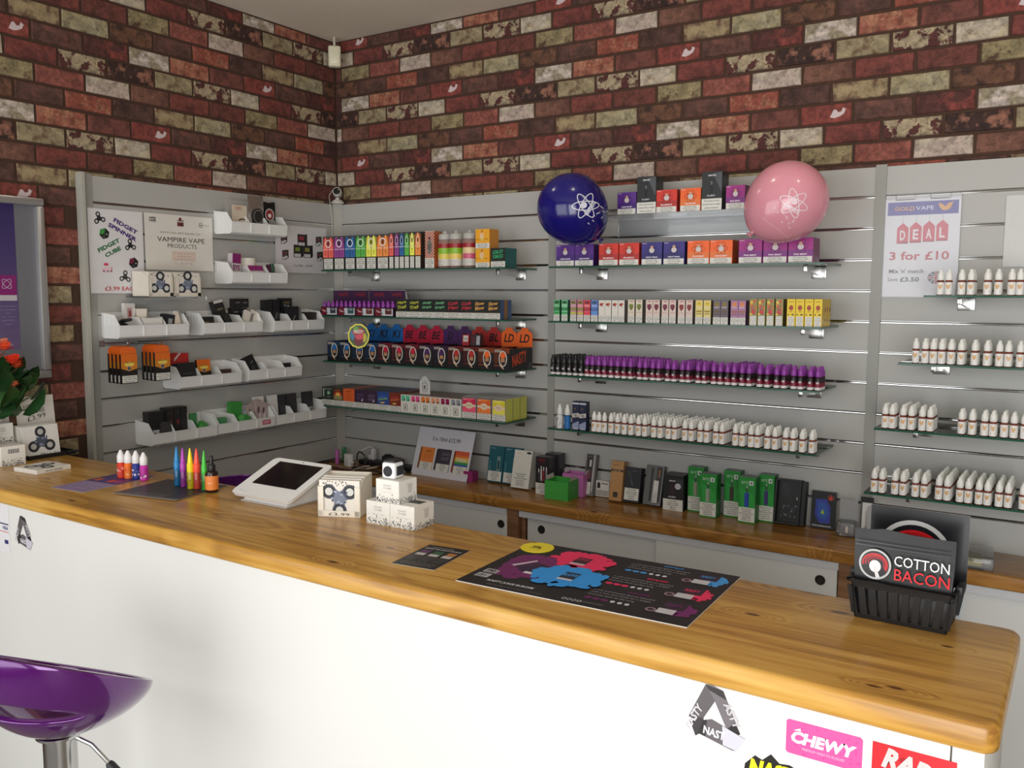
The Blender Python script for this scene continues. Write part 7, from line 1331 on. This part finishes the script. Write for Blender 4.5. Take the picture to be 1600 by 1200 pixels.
# ------------------------------------------------------------------ balloons
from mathutils.bvhtree import BVHTree
def balloon(label, u, v, y, r_px, stretch, neck, col, pr_c, pr_r, pr_rot, pcol, pat):
    C = at(u, v, y=y); dist = (C-CAM).dot(_f); r = r_px*dist/FPX
    ax = (_R*neck[0]-_U*neck[1]).normalized()     # from centre towards the neck, across the view
    z = -ax; x = _f.cross(z).normalized(); yv = z.cross(x); M_ = Matrix((x, yv, z)).transposed().to_4x4(); M_.translation = C
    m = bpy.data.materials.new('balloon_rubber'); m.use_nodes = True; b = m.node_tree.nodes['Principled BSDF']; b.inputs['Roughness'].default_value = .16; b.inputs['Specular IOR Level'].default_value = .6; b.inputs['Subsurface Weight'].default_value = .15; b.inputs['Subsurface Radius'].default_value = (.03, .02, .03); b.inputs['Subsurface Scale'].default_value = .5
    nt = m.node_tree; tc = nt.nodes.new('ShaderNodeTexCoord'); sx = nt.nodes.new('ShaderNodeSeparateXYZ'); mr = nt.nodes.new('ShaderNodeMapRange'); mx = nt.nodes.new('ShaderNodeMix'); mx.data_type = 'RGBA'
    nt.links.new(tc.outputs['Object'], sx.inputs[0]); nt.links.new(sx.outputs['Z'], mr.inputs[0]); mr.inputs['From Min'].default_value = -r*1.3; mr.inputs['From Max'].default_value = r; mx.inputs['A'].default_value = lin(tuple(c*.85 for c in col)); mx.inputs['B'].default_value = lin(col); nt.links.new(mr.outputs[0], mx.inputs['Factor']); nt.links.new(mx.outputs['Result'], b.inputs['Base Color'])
    prof = []; n = 30
    for i in range(n+1):
        t_ = i/n; a = -math.pi/2+math.pi*t_; zz = math.sin(a); rr = math.cos(a)
        if zz < 0: zz2 = zz*stretch; rr *= 1-.10*zz*zz
        else: zz2 = zz
        prof.append((max(rr*r, .006 if i == 0 else .0004), zz2*r))
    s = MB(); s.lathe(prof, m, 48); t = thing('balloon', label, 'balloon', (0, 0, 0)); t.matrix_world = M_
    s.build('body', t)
    k = MB(); z0 = -r*stretch; k.lathe([(.010, z0-.016), (.0095, z0-.012), (.005, z0-.008), (.0045, z0-.003), (.008, z0+.004)], m, 14); k.build('knot', t)
    bm = bmesh.new(); bm.from_mesh(t.children[0].data); bv = BVHTree.FromBMesh(bm); bm.free()
    A = Art(.3); pat(A, pcol)
    Mi = M_.inverted(); out = []; px = at(*pr_c, y=y); dirv = (px-CAM).normalized(); k_ = pr_r*dist/FPX; c, q = math.cos(pr_rot), math.sin(pr_rot)
    for vv in A.v:
        a, b_ = vv[0]*c-vv[2]*q, vv[0]*q+vv[2]*c; w_ = px+(_R*a+_U*b_)*k_-dirv*.6
        h = bv.ray_cast(Mi @ w_, (Mi.to_3x3() @ dirv).normalized()); out.append(h[0]+h[1]*(.0006+abs(vv[1])) if h[0] else Mi @ px)
    A.v = [tuple(p) for p in out]; A.build('print', t)
def pat_atom(A, c):
    for k in range(3): A.ring(-.1, .15, .95, .34, .07, c, 1, n=40, rot=R(60*k+15))
    A.ell(-.15, .25, .22, .2, c, 1, n=12); A.text('element', 0, -.35, .42, c, w=1.1, rot=R(8), bold=.03, l=1)
    q = random.Random(6)
    for k in range(11): x, y = q.uniform(-.9, .9), q.uniform(-1.5, -.6); A.rect(x, y, x+.16, y+.05, c, 1) if k % 2 else A.rect(x, y, x+.05, y+.16, c, 1)
    A.text('www.elementeliquids.com', 0, -1.85, .10, c, w=2.2, l=1)
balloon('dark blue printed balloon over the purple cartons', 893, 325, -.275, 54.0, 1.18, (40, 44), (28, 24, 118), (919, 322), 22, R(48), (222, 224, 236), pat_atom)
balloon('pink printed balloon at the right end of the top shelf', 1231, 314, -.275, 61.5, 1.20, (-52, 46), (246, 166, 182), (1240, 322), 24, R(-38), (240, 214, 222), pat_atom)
# ------------------------------------------------------------------ posters on the right panel
def art_deal(A, w, h):
    A.rect(w*.03, h*.81, w*.97, h*.94, (70, 58, 150), 1); A.text('GOLD', w*.26, h*.855, h*.04, (226, 160, 60), w=w*.27, bold=.02); A.text('VAPE', w*.53, h*.855, h*.04, (232, 228, 240), w=w*.24); A.poly([(w*.70, h*.92), (w*.77, h*.90), (w*.80, h*.88), (w*.83, h*.91), (w*.90, h*.925), (w*.86, h*.86), (w*.82, h*.845), (w*.77, h*.845), (w*.73, h*.87)], (226, 160, 70), 2)
    for k, ch in enumerate('DEAL'):
        x = w*(.17+.175*k); y = h*(.53+.006*k); A.poly([(x, y), (x+w*.155, y), (x+w*.155, y+h*.155), (x+w*.0775, y+h*.205), (x, y+h*.155)], (206, 62, 80), 1); A.poly([(x, y), (x+w*.155, y), (x+w*.155, y+h*.016), (x, y+h*.010)], (150, 36, 56), 2); A.text(ch, x+w*.0775, y+h*.032, h*.10, (236, 226, 226), w=w*.075, bold=.03); A.stroke([(x+w*.0775, y+h*.20), (x+w*.08, y+h*.27)], w*.004, (150, 140, 140), 1)
    A.text('3 for £10', w*.48, h*.365, h*.085, (190, 44, 56), w=w*.80, bold=.02); A.text("Mix 'n' match", w*.32, h*.235, h*.042, (70, 70, 76), w=w*.47, bold=.02); A.text('Save', w*.14, h*.155, h*.038, (70, 70, 76), w=w*.14); A.text('£3.50', w*.37, h*.15, h*.046, (30, 66, 60), w=w*.26, bold=.03)
    A.ell(w*.72, h*.19, w*.11, h*.062, (40, 44, 70), 1, n=22); A.rect(w*.61, h*.178, w*.83, h*.202, (216, 210, 210), 2); A.rect(w*.70, h*.13, w*.74, h*.25, (216, 210, 210), 2); A.rect(w*.61, h*.183, w*.83, h*.197, (180, 40, 50), 3); A.rect(w*.707, h*.13, w*.733, h*.25, (180, 40, 50), 3)
    for d in (1, -1): A.stroke([(w*.645, h*(.19-d*.042)), (w*.795, h*(.19+d*.042))], w*.012, (206, 200, 204), 2)
M_SLEEVE = clear_mat('acrylic_sleeve', (.97, .97, .98, 1), .02, haze=.05)
t = thing('poster_holder', 'clear holder with a three for ten pounds deal poster', 'poster', (2.4005, -.0062, Z0-.3185), 0)
MB().box(0, 0, 0, .2155, .0008, .315, mat((226, 224, 224), .35)).build('paper', t); A = Art(.35); art_deal(A, .2155, .315); A.build('print', t)
s = MB(); s.box(-.002, -.0050, -.002, .2175, -.0040, .318, M_SLEEVE); s.build('clear_sleeve', t)
for x in (.030, .130): MB().tube([(x, -.0058, .318), (x, -.0066, .303), (x+.056, -.0066, .303), (x+.056, -.0058, .318)], .0008, M_CHROME, 5).build('wire_clip', t)
def art_list(A, w, h):
    A.text('FRUITS', w*.30, h*.80, h*.04, (90, 90, 92), w=w*.17, bold=.01)
    for k, q in enumerate(('Blueberry', 'Cherry', 'Grape', 'Orange', 'Raspberry', 'Black Jack', 'Blackcurrant', 'Pineapple', 'Mixed Berry', 'Watermelon', 'Tutti Frutti')): A.text(q, w*.215, h*(.735-.052*k), h*.034, (120, 120, 122), al='l')
    A.text('MENTHOLS', w*.72, h*.80, h*.04, (90, 90, 92), w=w*.22)
    for k, q in enumerate(('Menthol', 'Spearmint', 'Ice Menthol', 'Cherry Menthol', 'Heisen')): A.text(q, w*.62, h*(.735-.052*k), h*.034, (120, 120, 122), al='l')
poster('poster', 'pale grey flavour list poster cut by the right edge', (2.736, -.0062, Z0-.228), (0, 0, 0), .298, .2105, art_list, (206, 206, 204))
# ------------------------------------------------------------------ stickers on the counter front
YS = -1.8723
def front(name, label, x, z, cat='sticker'): t = Art(.3); t.place = (x, YS, Z0+z); return t
def fin(A, name, label): o = A.build(name, None, A.place); return tag(o, label, 'sticker')
def tri_sticker(x, z, W_, label, big):
    A = front('', '', x, z); g = lambda k: (int(150*k), int(142*k), int(146*k)); k = W_
    # three folded bands of a ribbon triangle
    A.poly([(.02*k, .36*k), (.30*k, .98*k), (.47*k, .74*k), (.29*k, .42*k), (.20*k, .12*k), (.15*k, .08*k)], g(.62), 1); A.poly([(.15*k, .06*k), (.22*k, .12*k), (.31*k, .30*k), (.27*k, .40*k), (.02*k, .36*k)], g(.42), 2)
    A.poly([(.30*k, .98*k), (.40*k, 1.0*k), (.60*k, .94*k), (.90*k, .30*k), (.80*k, .22*k), (.70*k, .26*k), (.43*k, .80*k)], g(.74), 2); A.poly([(.30*k, .98*k), (.60*k, .94*k), (.66*k, .80*k), (.36*k, .90*k)], g(.36), 3); A.poly([(.80*k, .46*k), (.90*k, .30*k), (.80*k, .22*k), (.66*k, .30*k)], g(.30), 3)
    A.poly([(.20*k, .12*k), (.27*k, .36*k), (.42*k, .42*k), (.98*k, .24*k), (.84*k, 0), (.78*k, -.01*k)], g(.66), 4); A.poly([(.60*k, .36*k), (.98*k, .24*k), (.84*k, 0), (.62*k, .04*k)], (196, 194, 204), 5); A.poly([(.20*k, .12*k), (.27*k, .36*k), (.34*k, .39*k), (.32*k, .10*k)], g(.32), 5)
    A.text('NASTY', .17*k, .36*k, .13*k, (206, 202, 206), w=.50*k, rot=R(62), l=6, bold=.03, shear=.2); A.text('ASTY', .70*k, .54*k, .13*k, (190, 186, 190), w=.42*k, rot=R(-62), l=6, bold=.03); A.text('NAST', .46*k, .13*k, .14*k, (222, 220, 224), w=.36*k, rot=R(-6), l=6, bold=.03); fin(A, 'sticker', label)
tri_sticker(2.512, -.9560, .0880, 'silver ribbon triangle sticker at the right of the counter front', True)
tri_sticker(.6625, -.9720, .0840, 'silver ribbon triangle sticker at the left of the counter front', False)
A = front('', '', 2.6545, -.9362); w_, h_ = .0990, .0480; r = .003
A.poly([(r, 0), (w_-r, 0), (w_, r), (w_, h_-r), (w_-r, h_), (r, h_), (0, h_-r), (0, r)], (234, 84, 150), 1); A.text('CHEWY', w_*.5, h_*.34, h_*.36, (244, 240, 240), w=w_*.86, bold=.05, shear=.2); A.poly([(w_*.10, h_*.70), (w_*.15, h_*.76), (w_*.19, h_*.80), (w_*.20, h_*.72)], (244, 240, 240), 2); A.text('PREMIUM HIGH VG ELIQUID', w_*.5, h_*.17, h_*.085, (246, 190, 216), w=w_*.56)
q = random.Random(8)
for k in range(26): A.ell(q.uniform(.03, .97)*w_, q.uniform(.05, .95)*h_, w_*.018, h_*.03, (214, 72, 138), 2, n=6, rot=q.uniform(0, 3))
fin(A, 'sticker', 'bright pink rectangular sticker on the counter front')
A = front('', '', 2.7652, -.9520); w_, h_ = .0985, .0640; A.rect(0, 0, w_, h_, (196, 36, 44), 1)
for k in range(10): A.ell(q.uniform(.1, .9)*w_, q.uniform(.1, .9)*h_, w_*q.uniform(.03, .09), h_*q.uniform(.03, .09), (160, 26, 36), 2, n=8)
A.text('RAD', w_*.42, h_*.44, h_*.44, (196, 190, 188), w=w_*.62, rot=R(-10), bold=.05, shear=.15, l=4); A.text('JUICE', w_*.5, h_*.14, h_*.22, (206, 200, 198), w=w_*.6, bold=.03, l=4); fin(A, 'sticker', 'red sticker with distressed grey lettering on the counter front')
A = front('', '', 2.6010, -.9960); A.poly([(-.004, .004), (-.002, .026), (.012, .042), (.022, .038), (.034, .050), (.046, .040), (.060, .042), (.082, .034), (.090, .010), (.06, 0)], (34, 32, 30), 1); A.text('NASTY', .044, .012, .026, (240, 224, 40), w=.082, rot=R(2), bold=.06, shear=.25, l=3); fin(A, 'sticker', 'yellow and black graffiti lettering sticker at the bottom edge')
A = front('', '', .500, -1.000); w_, h_ = .132, .135; A.rect(0, 0, w_, h_, (226, 224, 226), 1); A.lines(['Cards', 'accepted', 'here'], w_*.1, h_*.62, w_*.98, h_*.95, (110, 110, 116)); A.rect(w_*.1, h_*.56, w_*.97, h_*.585, (60, 60, 90), 2); A.text('VISA', w_*.85, h_*.46, h_*.07, (60, 66, 120), w=w_*.2, bold=.03, shear=.2); A.rect(w_*.1, h_*.405, w_*.97, h_*.425, (214, 140, 130), 2); A.rect(w_*.80, h_*.18, w_*.94, h_*.26, (60, 60, 110), 2); fin(A, 'notice', 'white card payment notice at the left of the counter front')
# ------------------------------------------------------------------ stools
M_PURP = mat((86, 14, 104), .18, metal=.35, coat=1.0, vary=.05)
def stool(label, loc, rot, zs_):
    """gas-lift stool with a scooped shell seat: low front, high wrapped back with a slot"""
    t = thing('bar_stool', label, 'stool', loc, rot); N = 96; RX, RY = .160, .162
    def rim(a): return .045+.170*((1-math.cos(a))/2)          # a = 0 front, pi = back
    V = []; F = []; hw = R(62); lv_ = 12; up_ = 10
    def edges(a):
        d = abs(math.atan2(math.sin(a-math.pi), math.cos(a-math.pi))); k = math.sqrt(max(0, 1-(d/hw)**2)) if d < hw else 0
        return .60-.08*k, .60+.085*k
    T = [('lo', j/lv_) for j in range(lv_+1)]+[('hi', j/up_) for j in range(up_+1)]
    for kind, f_ in T:
        for i in range(N):
            a = 2*math.pi*i/N; lo, hi = edges(a); tt = lo*f_ if kind == 'lo' else hi+(1-hi)*f_
            hr = rim(a); s_ = math.sin(tt*math.pi/2)**.92; zz = hr*(1-math.cos(tt*math.pi/2))**.85
            V.append((RX*s_*math.sin(a)*(1+.05*math.sin(a)**2*tt), RY*s_*math.cos(a), zs_+zz))
    for j in range(len(T)-1):
        if j == lv_: continue
        for i in range(N): F.append((j*N+i, j*N+(i+1) % N, (j+1)*N+(i+1) % N, (j+1)*N+i))
    s = MB(); s.raw(V, F, M_PURP, True); o = s.build('seat_shell', t); bm = bmesh.new(); bm.from_mesh(o.data); bmesh.ops.remove_doubles(bm, verts=bm.verts, dist=.0008); bm.to_mesh(o.data); bm.free()
    md = o.modifiers.new('thickness', 'SOLIDIFY'); md.thickness = .011; md.offset = 0; md2 = o.modifiers.new('round', 'BEVEL'); md2.width = .004; md2.segments = 2; md2.limit_method = 'ANGLE'
    MB().lathe([(.030, .30), (.030, zs_-.012), (.042, zs_-.006), (.042, zs_-.001)], M_CHROME, 28).build('column', t)
    MB().lathe([(.205, 0), (.205, .008), (.16, .022), (.05, .034), (.038, .05), (.038, .31)], M_CHROME, 36).build('base', t)
    s = MB(); s.tube([(.03, .008, zs_-.012), (.060, .016, zs_-.026), (.098, .024, zs_-.066)], .0042, M_CHROME, 8); lv = s.build('lever', t)
    d = Vector((.034, .004, -.040)).normalized(); p0 = Vector((.092, .023, zs_-.060)); s = MB(); s.tube([p0, p0+d*.006, p0+d*.022, p0+d*.04, p0+d*.056, p0+d*.060], [.006, .0085, .010, .0145, .0135, .006], mat((22, 22, 24), .5), 14); s.build('lever_grip', lv)
    s = MB(); s.tube([(.0, -.16, .30), (0, -.06, .30)], .006, M_CHROME, 8); 
    return t
c = at(93, 1141, y=-2.165)
stool('purple scooped bar stool before the white counter', (c.x, c.y, 0), R(15), c.z)
c = at(388, 742, y=-1.16)
stool('purple stool behind the counter, only its rim showing', (c.x, c.y, 0), R(45), c.z-.180)
